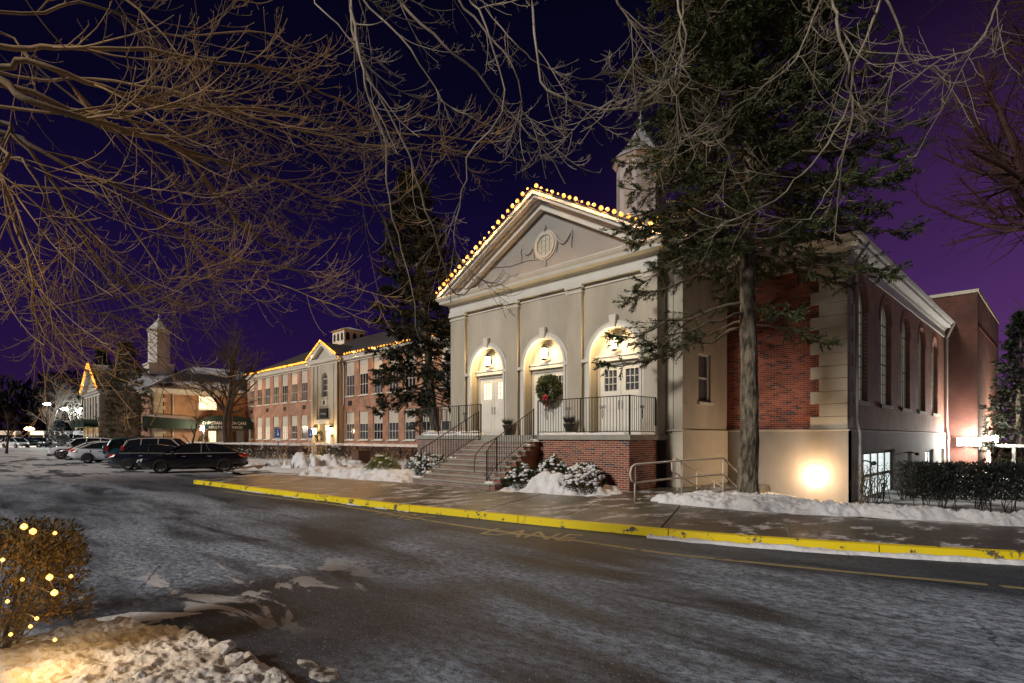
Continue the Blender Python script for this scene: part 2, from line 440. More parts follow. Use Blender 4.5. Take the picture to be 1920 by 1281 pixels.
# ---- asphalt with road salt and frost
def asphalt():
    m = bpy.data.materials.new('asphalt_salted')
    n, b = nodes_of(m)
    N = n.nodes.new; Lk = n.links.new
    t = N('ShaderNodeTexCoord')
    def noise(scale, detail, stretch=None, rot=0, rough=0.6, dist=0.0):
        mp = N('ShaderNodeMapping'); mp.inputs['Rotation'].default_value = (0, 0, rot); mp.inputs['Scale'].default_value = stretch or (1, 1, 1)
        Lk(t.outputs['Object'], mp.inputs[0])
        x = N('ShaderNodeTexNoise'); x.inputs['Scale'].default_value = scale; x.inputs['Detail'].default_value = detail
        x.inputs['Roughness'].default_value = rough; x.inputs['Distortion'].default_value = dist
        Lk(mp.outputs[0], x.inputs['Vector'])
        return x.outputs['Fac']
    def ramp(s, a, c, lo=0.0, hi=1.0):
        r = N('ShaderNodeMapRange'); r.inputs['From Min'].default_value = a; r.inputs['From Max'].default_value = c
        r.inputs['To Min'].default_value = lo; r.inputs['To Max'].default_value = hi
        r.interpolation_type = 'SMOOTHSTEP'
        Lk(s, r.inputs['Value']); return r.outputs[0]
    def mul(a, c):
        x = N('ShaderNodeMath'); x.operation = 'MULTIPLY'
        Lk(a, x.inputs[0])
        if isinstance(c, float): x.inputs[1].default_value = c
        else: Lk(c, x.inputs[1])
        return x.outputs[0]
    def mixc(f, a, c):
        x = N('ShaderNodeMix'); x.data_type = 'RGBA'
        Lk(f, x.inputs[0])
        for i, q in ((6, a), (7, c)):
            if isinstance(q, tuple): x.inputs[i].default_value = (*q, 1)
            else: Lk(q, x.inputs[i])
        return x.outputs[2]
    streak = noise(1.1, 8, (0.22, 1.0, 1), R(-22), 0.62, 0.4)
    big = noise(0.22, 4, (0.6, 1, 1), R(-10))
    fine = noise(13, 8, (0.6, 1.0, 1), R(-20), rough=0.9)
    grit = noise(120, 2, rough=0.8)
    s1 = ramp(streak, 0.33, 0.60)
    s2 = ramp(big, 0.30, 0.56, 0.12, 1.0)
    f1 = ramp(fine, 0.42, 0.58, 0.12, 1.0)
    sxy = N('ShaderNodeSeparateXYZ'); Lk(t.outputs['Object'], sxy.inputs[0])
    ma = N('ShaderNodeMath'); ma.operation = 'MULTIPLY_ADD'; ma.inputs[1].default_value = -0.16
    Lk(sxy.outputs[0], ma.inputs[0]); Lk(sxy.outputs[1], ma.inputs[2])
    lane = ramp(ma.outputs[0], 7.3, 8.9, 1.0, 0.22)
    vd = N('ShaderNodeVectorMath'); vd.operation = 'DISTANCE'; vd.inputs[1].default_value = (-5.4, 2.3, 0)
    Lk(t.outputs['Object'], vd.inputs[0])
    wet = ramp(vd.outputs['Value'], 0.9, 2.3, 0.12, 1.0)
    cover = mul(mul(mul(s1, s2), f1), mul(lane, wet))
    basec = mixc(ramp(grit, 0.35, 0.7), (0.008, 0.012, 0.019), (0.040, 0.052, 0.072))
    salted = mixc(mul(cover, 0.95), basec, (0.46, 0.54, 0.66))
    # patches of thin packed snow around the verge in the near corner and in the far car park
    sn = noise(1.7, 7, (0.5, 1.2, 1), R(-30), 0.6, 0.6)
    def region(cx, cy, r0, r1):
        v = N('ShaderNodeVectorMath'); v.operation = 'DISTANCE'; v.inputs[1].default_value = (cx, cy, 0)
        Lk(t.outputs['Object'], v.inputs[0])
        return ramp(v.outputs['Value'], r0, r1, 1.0, 0.0)
    near = mul(ramp(sn, 0.54, 0.58), region(-7.0, 2.2, 0.4, 2.4))
    far = mul(ramp(noise(0.5, 6, (0.35, 1.3, 1), R(-8)), 0.42, 0.50), region(-62, 6, 24, 38))
    c3 = mixc(near, salted, (0.62, 0.62, 0.63))
    c4 = mixc(mul(far, 0.9), c3, (0.62, 0.62, 0.63))
    far2 = mul(ramp(noise(0.3, 5, (0.4, 1.2, 1)), 0.36, 0.46), region(-110, 5, 30, 52))
    c5 = mixc(far2, c4, (0.6, 0.6, 0.61))
    vo = N('ShaderNodeTexVoronoi'); vo.feature = 'DISTANCE_TO_EDGE'; vo.inputs['Scale'].default_value = 0.42
    dm = N('ShaderNodeVectorMath'); dm.operation = 'MULTIPLY_ADD'; dm.inputs[1].default_value = (0.9, 0.9, 0)
    ncol = N('ShaderNodeTexNoise'); ncol.inputs['Scale'].default_value = 1.3; ncol.inputs['Detail'].default_value = 6
    Lk(t.outputs['Object'], ncol.inputs['Vector']); Lk(ncol.outputs['Color'], dm.inputs[0]); Lk(t.outputs['Object'], dm.inputs[2]); Lk(dm.outputs[0], vo.inputs['Vector'])
    crack = mul(ramp(vo.outputs['Distance'], 0.002, 0.007, 0.8, 0.0), ramp(big, 0.52, 0.66))
    c6 = mixc(crack, c5, (0.012, 0.012, 0.014))
    gr = noise(55, 2, rough=0.5)
    c7 = mixc(mul(ramp(gr, 0.66, 0.70), 0.75), c6, (0.7, 0.71, 0.74))
    c5 = c7
    Lk(c5, b.inputs['Base Color'])
    rr = ramp(cover, 0.0, 0.5, 0.6, 0.85)
    Lk(rr, b.inputs['Roughness'])
    b.inputs['Specular IOR Level'].default_value = 0.3
    bp = N('ShaderNodeBump'); bp.inputs['Distance'].default_value = 0.006; bp.inputs['Strength'].default_value = 0.8
    bp2 = N('ShaderNodeBump'); bp2.inputs['Distance'].default_value = 0.03
    Lk(sn, bp2.inputs['Height'])
    Lk(fine, bp.inputs['Height']); Lk(bp2.outputs[0], bp.inputs['Normal']); Lk(bp.outputs[0], b.inputs['Normal'])
    return m
M_asphalt = asphalt()
def walk_mat():
    m = bpy.data.materials.new('frosted_pavement')
    n, b = nodes_of(m); N = n.nodes.new; Lk = n.links.new
    t = N('ShaderNodeTexCoord')
    mp = N('ShaderNodeMapping'); mp.inputs['Scale'].default_value = (1.0, 0.55, 1); mp.inputs['Rotation'].default_value = (0, 0, R(-25))
    Lk(t.outputs['Object'], mp.inputs[0])
    x = N('ShaderNodeTexNoise'); x.inputs['Scale'].default_value = 2.3; x.inputs['Detail'].default_value = 10; x.inputs['Roughness'].default_value = 0.74
    Lk(mp.outputs[0], x.inputs['Vector'])
    r = N('ShaderNodeMapRange'); r.inputs['From Min'].default_value = 0.53; r.inputs['From Max'].default_value = 0.58
    Lk(x.outputs['Fac'], r.inputs['Value'])
    y = N('ShaderNodeTexNoise'); y.inputs['Scale'].default_value = 2.2; y.inputs['Detail'].default_value = 6
    Lk(t.outputs['Object'], y.inputs['Vector'])
    mi = N('ShaderNodeMix'); mi.data_type = 'RGBA'; mi.inputs[6].default_value = (0.030, 0.030, 0.022, 1); mi.inputs[7].default_value = (0.11, 0.10, 0.075, 1)
    Lk(y.outputs['Fac'], mi.inputs[0])
    m2 = N('ShaderNodeMix'); m2.data_type = 'RGBA'; m2.inputs[7].default_value = (0.5, 0.48, 0.48, 1)
    Lk(r.outputs[0], m2.inputs[0]); Lk(mi.outputs[2], m2.inputs[6])
    Lk(m2.outputs[2], b.inputs['Base Color'])
    r2 = N('ShaderNodeMapRange'); r2.inputs['To Min'].default_value = 0.35; r2.inputs['To Max'].default_value = 0.85
    Lk(r.outputs[0], r2.inputs['Value']); Lk(r2.outputs[0], b.inputs['Roughness'])
    bp = N('ShaderNodeBump'); bp.inputs['Distance'].default_value = 0.01
    Lk(x.outputs['Fac'], bp.inputs['Height']); Lk(bp.outputs[0], b.inputs['Normal'])
    return m
M_walk = walk_mat()
def yellow_mat(name, thr):
    m = bpy.data.materials.new(name)
    n, b = nodes_of(m); N = n.nodes.new; Lk = n.links.new
    t = N('ShaderNodeTexCoord')
    x = N('ShaderNodeTexNoise'); x.inputs['Scale'].default_value = 3.5; x.inputs['Detail'].default_value = 9; x.inputs['Roughness'].default_value = 0.7
    Lk(t.outputs['Object'], x.inputs['Vector'])
    r = N('ShaderNodeMapRange'); r.inputs['From Min'].default_value = thr; r.inputs['From Max'].default_value = thr + 0.04
    Lk(x.outputs['Fac'], r.inputs['Value'])
    mi = N('ShaderNodeMix'); mi.data_type = 'RGBA'; mi.inputs[6].default_value = (0.86, 0.66, 0.008, 1); mi.inputs[7].default_value = (0.10, 0.09, 0.07, 1)
    Lk(r.outputs[0], mi.inputs[0]); Lk(mi.outputs[2], b.inputs['Base Color'])
    b.inputs['Roughness'].default_value = 0.6
    return m
M_yellow = yellow_mat('kerb_yellow', 0.575)
M_line = yellow_mat('worn_yellow_paint', 0.57)
n_, b_ = nodes_of(M_line)
for q in n_.nodes:
    if q.type == 'MIX':
        q.inputs[6].default_value = (0.30, 0.25, 0.13, 1); q.inputs[7].default_value = (0.05, 0.05, 0.05, 1)

LAMPS = []
def point(name, loc, watts, color, radius=0.08, spot=None, aim=None):
    l = bpy.data.lights.new(name, 'SPOT' if spot else 'POINT')
    l.energy = watts; l.color = color; l.shadow_soft_size = radius
    o = bpy.data.objects.new(name, l)
    col.objects.link(o); o.location = loc
    if spot:
        l.spot_size = R(spot); l.spot_blend = 0.6
        o.rotation_euler = Vector(aim).to_track_quat('-Z', 'Y').to_euler()
    return o

# ================================================================ ground
def resample(pts, n):
    pts = [Vector(p) for p in pts]
    out = []
    m = len(pts)
    for i in range(n):
        t = i / (n - 1) * (m - 1)
        k = min(int(t), m - 2); u = t - k
        p0 = pts[max(k - 1, 0)]; p1 = pts[k]; p2 = pts[k + 1]; p3 = pts[min(k + 2, m - 1)]
        out.append(0.5 * ((2 * p1) + (-p0 + p2) * u + (2 * p0 - 5 * p1 + 4 * p2 - p3) * u * u + (-p0 + 3 * p1 - 3 * p2 + p3) * u ** 3))
    return out
PAIR = [((-23.4, 6.45), (-25.8, 9.4)), ((-22.0, 6.6), (-24.0, 10.2)), ((-20, 6.75), (-21.8, 10.7)), ((-17.7, 6.95), (-19.5, 10.9)), ((-15.5, 7.15), (-17.2, 11.4)),
        ((-13.6, 7.35), (-15, 11.6)), ((-11.2, 7.62), (-12.6, 11.7)), ((-9.4, 7.95), (-11, 11.95)), ((-7.6, 8.25), (-9.3, 12.3)), ((-5.8, 8.62), (-7.4, 12.35)),
        ((-3.7, 9.15), (-5, 12.4)), ((-1.74, 9.95), (-2.9, 12.9)), ((-0.48, 10.6), (-1.5, 13.3)), ((2, 12.1), (0.8, 14.6)), ((6, 15), (4.6, 17.2)), ((11, 19.5), (9.3, 21.5))]
NK = 151
KL = resample([(*a, 0) for a, b in PAIR], NK)      # kerb face
BL = resample([(*b, 0) for a, b in PAIR], NK)      # back edge of the pavement
SWZ = 0.13

tag(MB().box(-420, 420, -420, 420, -0.9, -0.6).build('ground', M_hill), kind='structure')
# asphalt: everything on the road side of the kerb, and the car park on the left
poly = [(-240, -60), (60, -60), (60, 24)] + [(11.5, 20)] + [(p.x, p.y) for p in reversed(KL)] + [(-26.2, 9.2), (-36, 10.5), (-48, 11.5), (-66, 10.4), (-90, 9.5), (-120, 60), (-240, 60)]
bm = bmesh.new()
vs = [bm.verts.new((a, b, 0)) for a, b in poly]
f = bm.faces.new(vs)
bmesh.ops.triangulate(bm, faces=[f])
me = bpy.data.meshes.new('road'); bm.to_mesh(me); bm.free(); me.materials.append(M_asphalt)
o = bpy.data.objects.new('road', me); col.objects.link(o); tag(o, kind='structure')

# lawn and planting beds behind the pavement, dropping towards the right yard
def yard_z(x, y):
    a = np.clip((x + 9.0) / 3.0, 0, 1); b = np.clip((y - 14.5) / 4.0, 0, 1)
    return 0.10 - 0.42 * a * b
xs = np.concatenate([np.arange(-150, -26, 1.5), np.arange(-26, 12, 0.3), np.arange(12, 60, 2)])
bx = np.array([p.x for p in BL]); by = np.array([p.y for p in BL])
ob = np.argsort(bx)
yb = np.interp(xs, np.concatenate([[-150, -120, -90, -66, -48, -36, -26.2], bx[ob], [60]]), np.concatenate([[60, 59, 9.5, 10.4, 11.5, 10.5, 9.3], by[ob], [40]]))
vv = np.linspace(0, 1, 60)
X, V_ = np.meshgrid(xs, vv, indexing='ij')
Y = yb[:, None] + (62 - yb[:, None]) * V_ ** 1.6
Z = yard_z(X, Y) + 0.05 * (fbm(X * 0.7, Y * 0.7) - 0.5)
Z[:, 0] = SWZ - 0.03
nx, ny = X.shape
idx = np.arange(nx * ny).reshape(nx, ny)
F = np.stack([idx[:-1, :-1], idx[1:, :-1], idx[1:, 1:], idx[:-1, 1:]], -1).reshape(-1, 4)
o = mesh_np('lawn', np.stack([X, Y, Z], -1).reshape(-1, 3), F, M_earth, smooth=True)
tag(o, kind='structure')

# pavement slabs and kerb stones
walk = empty('pavement', (-12, 9, 0), kind='structure')
kerb = empty('kerb', (-12, 7.6, 0), kind='structure')
def strip(A, B, z0, z1, name, m, parent, lip=0):
    n = len(A); mb = MB()
    vs = []
    for a, b in zip(A, B):
        vs += [(a.x, a.y, z0), (b.x, b.y, z0), (b.x, b.y, z1), (a.x, a.y, z1)]
    fs = []
    for i in range(n - 1):
        k = 4 * i
        for j in range(4):
            fs.append((k + j, k + (j + 1) % 4, k + 4 + (j + 1) % 4, k + 4 + j))
    fs += [(3, 2, 1, 0), (4 * n - 4, 4 * n - 3, 4 * n - 2, 4 * n - 1)]
    mb.add(vs, fs)
    return mb.build(name, m, parent)
KI = [a + (b - a).normalized() * 0.165 for a, b in zip(KL, BL)]
KI2 = [a + (b - a).normalized() * 0.175 for a, b in zip(KL, BL)]
strip(KI2, BL, -0.2, SWZ - 0.02, 'pavement_bed', M_concrete, walk)
cum = [0]
for i in range(1, NK): cum.append(cum[-1] + (KL[i] - KL[i - 1]).length)
def cut(step, gap, A, B, z0, z1, name, m, parent):
    s = 0
    while s < cum[-1] - 0.3:
        e_ = min(s + step, cum[-1])
        ss = [s + gap / 2] + [c for c in cum if s + gap / 2 + 0.01 < c < e_ - gap / 2 - 0.01] + [e_ - gap / 2]
        def at(L, q):
            k = max(0, min(NK - 2, int(np.searchsorted(cum, q)) - 1)); u = (q - cum[k]) / max(1e-6, cum[k + 1] - cum[k])
            return L[k].lerp(L[k + 1], u)
        strip([at(A, q) for q in ss], [at(B, q) for q in ss], z0, z1 - random.random() * 0.006, name, m, parent)
        s = e_
cut(2.05, 0.03, KI2, BL, 0.02, SWZ, 'slab', M_walk, walk)
cut(3.1, 0.018, KL, KI, -0.1, SWZ + 0.012, 'kerb_stone', M_yellow, kerb)

# worn line and FIRE LANE lettering on the asphalt
def road_line(px, name, wid, m, z=0.004):
    pts = [Vector((*G(a, b), 0)) for a, b in px]
    pts = resample(pts, 60)
    vs = []
    for i, p in enumerate(pts):
        t = (pts[min(i + 1, 59)] - pts[max(i - 1, 0)]).normalized(); nrm = Vector((-t.y, t.x, 0))
        vs += [(p + nrm * wid / 2)[:2] + (z,), (p - nrm * wid / 2)[:2] + (z,)]
    mb = MB().add([tuple(v) for v in vs], [(2 * i, 2 * i + 1, 2 * i + 3, 2 * i + 2) for i in range(59)])
    return tag(mb.build(name, m), kind='structure')
road_line([(420, 922), (520, 934), (635, 948), (864, 986), (1093, 1016), (1240, 1037), (1560, 1070), (1920, 1104), (2300, 1150)], 'road_line', 0.12, M_line)
def text(name, s, loc, rot, size, m, parent=None, ext=0.0, xs=1.0, align='LEFT'):
    c = bpy.data.curves.new(name, 'FONT'); c.body = s; c.size = size; c.extrude = ext; c.align_x = align
    c.resolution_u = 2
    tmp = bpy.data.objects.new('tmp_text', c); col.objects.link(tmp)
    me = bpy.data.meshes.new_from_object(tmp.evaluated_get(bpy.context.evaluated_depsgraph_get()))
    bpy.data.objects.remove(tmp); bpy.data.curves.remove(c)
    me.materials.clear(); me.materials.append(m)
    o = bpy.data.objects.new(name, me); col.objects.link(o)
    o0 = org(parent)
    o.location = (loc[0] - o0[0], loc[1] - o0[1], loc[2] - o0[2]); o.rotation_euler = rot; o.scale = (xs, 1, 1)
    if parent: o.parent = parent
    return o
for s, a, b in (('LANE', (893, 1001), (1085, 1018)), ('FIRE', (690, 965), (815, 983))):
    p = G(*a); q = G(*b)
    ang = math.atan2(q[1] - p[1], q[0] - p[0]); L = math.hypot(q[0] - p[0], q[1] - p[1])
    o = text('road_lettering', s, (p[0], p[1], 0.005), (0, 0, ang), 1.05, M_line, xs=L / 2.75)
    tag(o, kind='structure')

# ---------------------------------------------------------------- snow mounds
def snow_patch(outline, h, res=0.06, base=0.0, rough=0.12, chunk=0.0, m=None, edge=0.35, name='snow', seed=0, sc=1.6, ridge=0.0, crumb=0.0):
    pts = np.array(outline, float)
    x0, y0 = pts.min(0); x1, y1 = pts.max(0)
    xs = np.arange(x0, x1 + res, res); ys = np.arange(y0, y1 + res, res)
    X, Y = np.meshgrid(xs, ys, indexing='ij')
    ins = np.zeros(X.shape, bool); dist = np.full(X.shape, 1e9)
    n = len(pts)
    for i in range(n):
        a = pts[i]; b = pts[(i + 1) % n]
        c = ((a[1] > Y) != (b[1] > Y)) & (X < (b[0] - a[0]) * (Y - a[1]) / (b[1] - a[1] + 1e-12) + a[0])
        ins ^= c
        ab = b - a; t = np.clip(((X - a[0]) * ab[0] + (Y - a[1]) * ab[1]) / (ab @ ab), 0, 1)
        dist = np.minimum(dist, np.hypot(X - a[0] - t * ab[0], Y - a[1] - t * ab[1]))
    sd = np.where(ins, dist, -dist)
    sd = sd + (fbm(X * 3.1 + seed, Y * 3.1 + 5) - 0.5) * edge * 1.3
    k = np.clip(sd / edge, 0, 1); k = k * k * (3 - 2 * k)
    nz = fbm(X * sc + seed, Y * sc, 5)
    Zb = base(X, Y) if callable(base) else base
    Z = Zb - 0.03 + k * (h * (0.55 + 0.9 * nz) + 0.03)
    Z += k * rough * (fbm(X * 6 + seed, Y * 6, 4) - 0.5)
    if chunk:
        c1 = np.clip(vnoise(X * 7 + seed, Y * 7) - 0.45, 0, 1) ; c2 = np.clip(vnoise(X * 15, Y * 15 + seed) - 0.4, 0, 1)
        Z += k * chunk * (c1 + 0.5 * c2)
    if ridge:
        wx = X + 0.08 * fbm(X * 5, Y * 5 + 3, 3); wy = Y + 0.08 * fbm(X * 5 + 7, Y * 5, 3)
        rg_ = 1 - np.abs(2 * vnoise(wx * 11 + seed, wy * 11) - 1); rg2 = 1 - np.abs(2 * vnoise(wx * 27, wy * 27 + seed) - 1); rg3 = vnoise(wx * 60, wy * 60)
        Z += k * ridge * (rg_ ** 2 * vnoise(wx * 3, wy * 3) + 0.45 * rg2 ** 2 + 0.22 * rg3 - 0.4)
    if crumb:
        for f_, a_ in ((9, 1.0), (17, 0.7), (31, 0.45), (52, 0.3)):
            q_ = vnoise(X * f_ + 0.3 * Y * f_ + seed * f_, Y * f_ - 0.2 * X * f_)
            Z += k * crumb * a_ * np.sqrt(np.clip(q_ - 0.42, 0, 1)) * 1.6
    nx, ny = X.shape
    idx = np.arange(nx * ny).reshape(nx, ny)
    keep = (sd > -0.02)
    fk = keep[:-1, :-1] | keep[1:, :-1] | keep[1:, 1:] | keep[:-1, 1:]
    F = np.stack([idx[:-1, :-1], idx[1:, :-1], idx[1:, 1:], idx[:-1, 1:]], -1)[fk]
    used, inv = np.unique(F, return_inverse=True)
    V = np.stack([X, Y, Z], -1).reshape(-1, 3)[used]
    o = mesh_np(name, V, inv.reshape(-1, 4), m or M_snow, smooth=True)
    return tag(o, kind='stuff')
def gp(pxs, z=0.0): return [G(a, b, z) for a, b in pxs]

# near left corner heap, ploughed and lumpy
snow_patch(gp([(-400, 1285), (-300, 1215), (60, 1205), (150, 1180), (260, 1172), (345, 1185), (405, 1205), (455, 1232), (520, 1258), (585, 1288), (640, 1330), (500, 1420), (-200, 1420), (-500, 1350)]),
           0.085, res=0.013, rough=0.05, chunk=0.055, edge=0.16, seed=3, sc=2.5, m=M_dirtysnow, ridge=0.03, crumb=0.016)
CH = [(418, 1218, 0.095, 'tallest lump of dirty ice on the rim of the near snow heap'), (442, 1236, 0.075, 'wide amber-tinted ice lump just right of the tallest lump'), (392, 1208, 0.05, 'small ice lump just left of the tallest lump on the snow heap'),
      (262, 1268, 0.05, 'ice lump low in the middle of the near snow heap'), (520, 1268, 0.04, 'last small ice lump at the tapering right tip of the snow heap')]
for i, (px, py, r, lab) in enumerate(CH):
    x, y = G(px, py + 14, 0.08)
    gg = np.random.default_rng(200 + i)
    bm = bmesh.new(); bmesh.ops.create_icosphere(bm, subdivisions=4, radius=1)
    cuts = [(unit(gg.normal(0, 1, 3)), gg.uniform(0.45, 0.85)) for _ in range(11)]
    for v in bm.verts:
        p = np.array(tuple(v.co))
        for n_, dd_ in cuts:
            e_ = p @ n_ - dd_
            if e_ > 0: p = p - n_ * e_ * 0.9
        p = p * (1 + 0.12 * (vnoise(np.array([p[0] * 5 + i]), np.array([p[1] * 5 + p[2] * 4]))[0] - 0.5) + 0.05 * gg.normal() * 0.4)
        v.co = Vector(tuple(p * r * np.array([1.15, 0.95, 0.95])))
    me = bpy.data.meshes.new('ice_chunk'); bm.to_mesh(me); bm.free(); me.materials.append(M_dirtysnow)
    for p_ in me.polygons: p_.use_smooth = True
    o = bpy.data.objects.new('ice_chunk', me); col.objects.link(o); o.location = (x, y, 0.11 + r * 0.35)
    tag(o, lab, 'ice lump')
snow_patch(gp([(520, 1215), (560, 1222), (640, 1250), (660, 1275), (600, 1285), (545, 1255)]), 0.010, res=0.012, rough=0.022, chunk=0.02, edge=0.14, seed=9, m=M_slush)
snow_patch(gp([(150, 1165), (250, 1146), (400, 1148), (330, 1160), (230, 1172), (140, 1180)]), 0.008, res=0.02, rough=0.008, edge=0.04, seed=19, m=M_snow)
# bank in front of the hall, between pavement and lawn
yz = lambda x, y: yard_z(x, y)
snow_patch(gp([(1195, 936), (1260, 944), (1400, 957), (1590, 966), (1800, 978), (2100, 1000)], SWZ) + [(3.5, 17.6), (-1.5, 14.6), (-3.6, 14.4), (-4.6, 14.6), (-6.3, 14.9), (-7.2, 14.2), (-7.6, 13.2)],
           0.18, res=0.03, base=yz, rough=0.12, chunk=0.07, edge=0.45, seed=21, ridge=0.06)
# snow ridge along the foot of the kerb
kf = [p for p in KL]
snow_patch([(p.x + 0.02, p.y + 0.02) for p in kf[92:128]] + [(p.x + 0.14, p.y - 0.22) for p in reversed(kf[92:128])], 0.05, res=0.02, rough=0.05, chunk=0.03, edge=0.09, seed=31)
snow_patch([(p.x + 0.02, p.y + 0.02) for p in kf[20:62]] + [(p.x + 0.05, p.y - 0.14) for p in reversed(kf[20:62])], 0.03, res=0.03, rough=0.03, edge=0.12, seed=33)
# beds each side of the porch steps
snow_patch([(-12.75, 11.75), (-11, 12.05), (-9.6, 12.35), (-8.9, 12.9), (-9.3, 14.3), (-12.9, 14.4)], 0.22, res=0.05, base=0.1, rough=0.1, edge=0.6, seed=41)
snow_patch([(-11.7, 12.15), (-10.6, 12.2), (-9.9, 12.6), (-10.2, 13.5), (-11.2, 13.7), (-11.9, 13.1)], 0.62, res=0.05, base=0.1, rough=0.1, edge=0.7, seed=42)
snow_patch([(-17.2, 11.5), (-19.5, 11.0), (-21.8, 10.8), (-24, 10.4), (-24.6, 11.8), (-22, 13.5), (-19, 14.4), (-17.1, 14.3)], 0.34, res=0.06, base=0.1, rough=0.12, edge=0.9, seed=45)
# mounds beyond, by the car park signs
for i, (px, py, r, h) in enumerate([(500, 880, 1.6, 0.42), (470, 884, 1.2, 0.25), (583, 884, 1.6, 0.85), (545, 884, 1.5, 0.3), (640, 878, 2.0, 0.45), (610, 884, 1.6, 0.35), (455, 860, 2.5, 0.2), (20, 838, 6, 0.6)]):
    x, y = G(px, py)
    n = 12
    a_ = np.linspace(0, 2 * PI, n, endpoint=False)
    dirx, diry = (C45, C45)
    pl = [(x + r * (1.3 * math.cos(q) * dirx - 0.7 * math.sin(q) * diry), y + r * (1.3 * math.cos(q) * dirx + 0.7 * math.sin(q) * diry)) for q in a_]
    snow_patch(pl, h, res=0.09 if i < 7 else 0.3, base=0.0, rough=0.16, chunk=0.14, edge=r * 0.85, seed=50 + i, sc=0.7)
# broad thin cover on the bed in front of the classroom wing
snow_patch([(-26, 10.5), (-34, 11.2), (-46, 12), (-60, 12.5), (-60, 23), (-22, 23), (-22, 14.8), (-24.5, 12.2)], 0.10, res=0.22, base=0.1, rough=0.1, edge=0.9, seed=70)

# ================================================================ building helpers
def sweep(path, prof, name, m, parent, closed=False, z0=0.0):
    """profile [(offset outward, z)] swept along a plan polyline, outward = right of travel, mitred"""
    P2 = [Vector(p) for p in path]; n = len(P2); k = len(prof)
    vs = []
    for i, p in enumerate(P2):
        if i == 0: d0 = d1 = (P2[1] - p).normalized()
        elif i == n - 1: d0 = d1 = (p - P2[i - 1]).normalized()
        else: d0 = (p - P2[i - 1]).normalized(); d1 = (P2[i + 1] - p).normalized()
        n0 = Vector((d0.y, -d0.x)); n1 = Vector((d1.y, -d1.x))
        b = n0 + n1; b = b / max(0.3, b.length_squared / 2)
        for o_, z in prof:
            vs.append((p.x + b.x * o_, p.y + b.y * o_, z + z0))
    fs = [(i * k + j, i * k + (j + 1) % k, (i + 1) * k + (j + 1) % k, (i + 1) * k + j) for i in range(n - 1) for j in range(k)]
    fs += [tuple(range(k)), tuple(range(n * k - 1, (n - 1) * k - 1, -1))]
    mb = MB(); mb.add(vs, fs)
    return mb.build(name, m, parent)

def arch_pieces(mb, u0, u1, v0, v1, uc, r, vs, wf, wb, seg=20):
    """wall u0..u1, v0..v1 with an arched opening down to v0"""
    mb.box(u0, uc - r, v0, v1, wb, wf) if False else None
    mb.prism([(u0, v0), (uc - r, v0), (uc - r, v1), (u0, v1)], wb, wf)
    mb.prism([(uc + r, v0), (u1, v0), (u1, v1), (uc + r, v1)], wb, wf)
    for i in range(seg):
        a = PI - PI * i / seg; b = PI - PI * (i + 1) / seg
        p = (uc + r * math.cos(a), vs + r * math.sin(a)); q = (uc + r * math.cos(b), vs + r * math.sin(b))
        mb.prism([p, q, (q[0], v1), (p[0], v1)], wb, wf)

def archivolt(mb, uc, r0, r1, vs, w0, w1, seg=24, v_bot=None):
    for i in range(seg):
        a = PI - PI * i / seg; b = PI - PI * (i + 1) / seg
        mb.prism([(uc + r0 * math.cos(a), vs + r0 * math.sin(a)), (uc + r0 * math.cos(b), vs + r0 * math.sin(b)),
                  (uc + r1 * math.cos(b), vs + r1 * math.sin(b)), (uc + r1 * math.cos(a), vs + r1 * math.sin(a))], w0, w1)
    if v_bot is not None:
        mb.prism([(uc - r1, v_bot), (uc - r0, v_bot), (uc - r0, vs), (uc - r1, vs)], w0, w1)
        mb.prism([(uc + r0, v_bot), (uc + r1, v_bot), (uc + r1, vs), (uc + r0, vs)], w0, w1)

_pane_cache = {}
def pane_obj(parent, f, u0, u1, v0, v1, w, m):
    """one glass pane; panes of one size and material share their mesh"""
    mb = MB(f).box(u0, u1, v0, v1, w - 0.006, w)
    return mb.build('pane', m, parent)

def rect_window(parent, f, u0, u1, v0, v1, cols=2, rows=2, m=None, frame=None, w=-0.10, fw=0.05, mw=0.022, single=False, name='window', sill=True, depth=0.07):
    frame = frame or M_white; m = m or M_glass
    mb = MB(f)
    mb.box(u0, u0 + fw, v0, v1, w - depth, w); mb.box(u1 - fw, u1, v0, v1, w - depth, w)
    mb.box(u0 + fw, u1 - fw, v0, v0 + fw, w - depth, w); mb.box(u0 + fw, u1 - fw, v1 - fw, v1, w - depth, w)
    a0, a1, b0, b1 = u0 + fw, u1 - fw, v0 + fw, v1 - fw
    for i in range(1, cols):
        x = a0 + (a1 - a0) * i / cols; mb.box(x - mw / 2, x + mw / 2, b0, b1, w - depth + 0.02, w - 0.01)
    for j in range(1, rows):
        y = b0 + (b1 - b0) * j / rows; mb.box(a0, a1, y - mw / 2, y + mw / 2, w - depth + 0.022, w - 0.013)
    if sill:
        mb.box(u0 - 0.08, u1 + 0.08, v0 - 0.09, v0 - 0.003, w - 0.02, w + 0.16)
    o = mb.build(name, frame, parent)
    if single:
        for i in range(cols):
            for j in range(rows):
                pane_obj(o, f, a0 + (a1 - a0) * i / cols + mw / 2, a0 + (a1 - a0) * (i + 1) / cols - mw / 2,
                         b0 + (b1 - b0) * j / rows + mw / 2, b0 + (b1 - b0) * (j + 1) / rows - mw / 2, w - depth + 0.03, m)
    else:
        pane_obj(o, f, a0, a1, b0, b1, w - depth + 0.012, m)
    return o

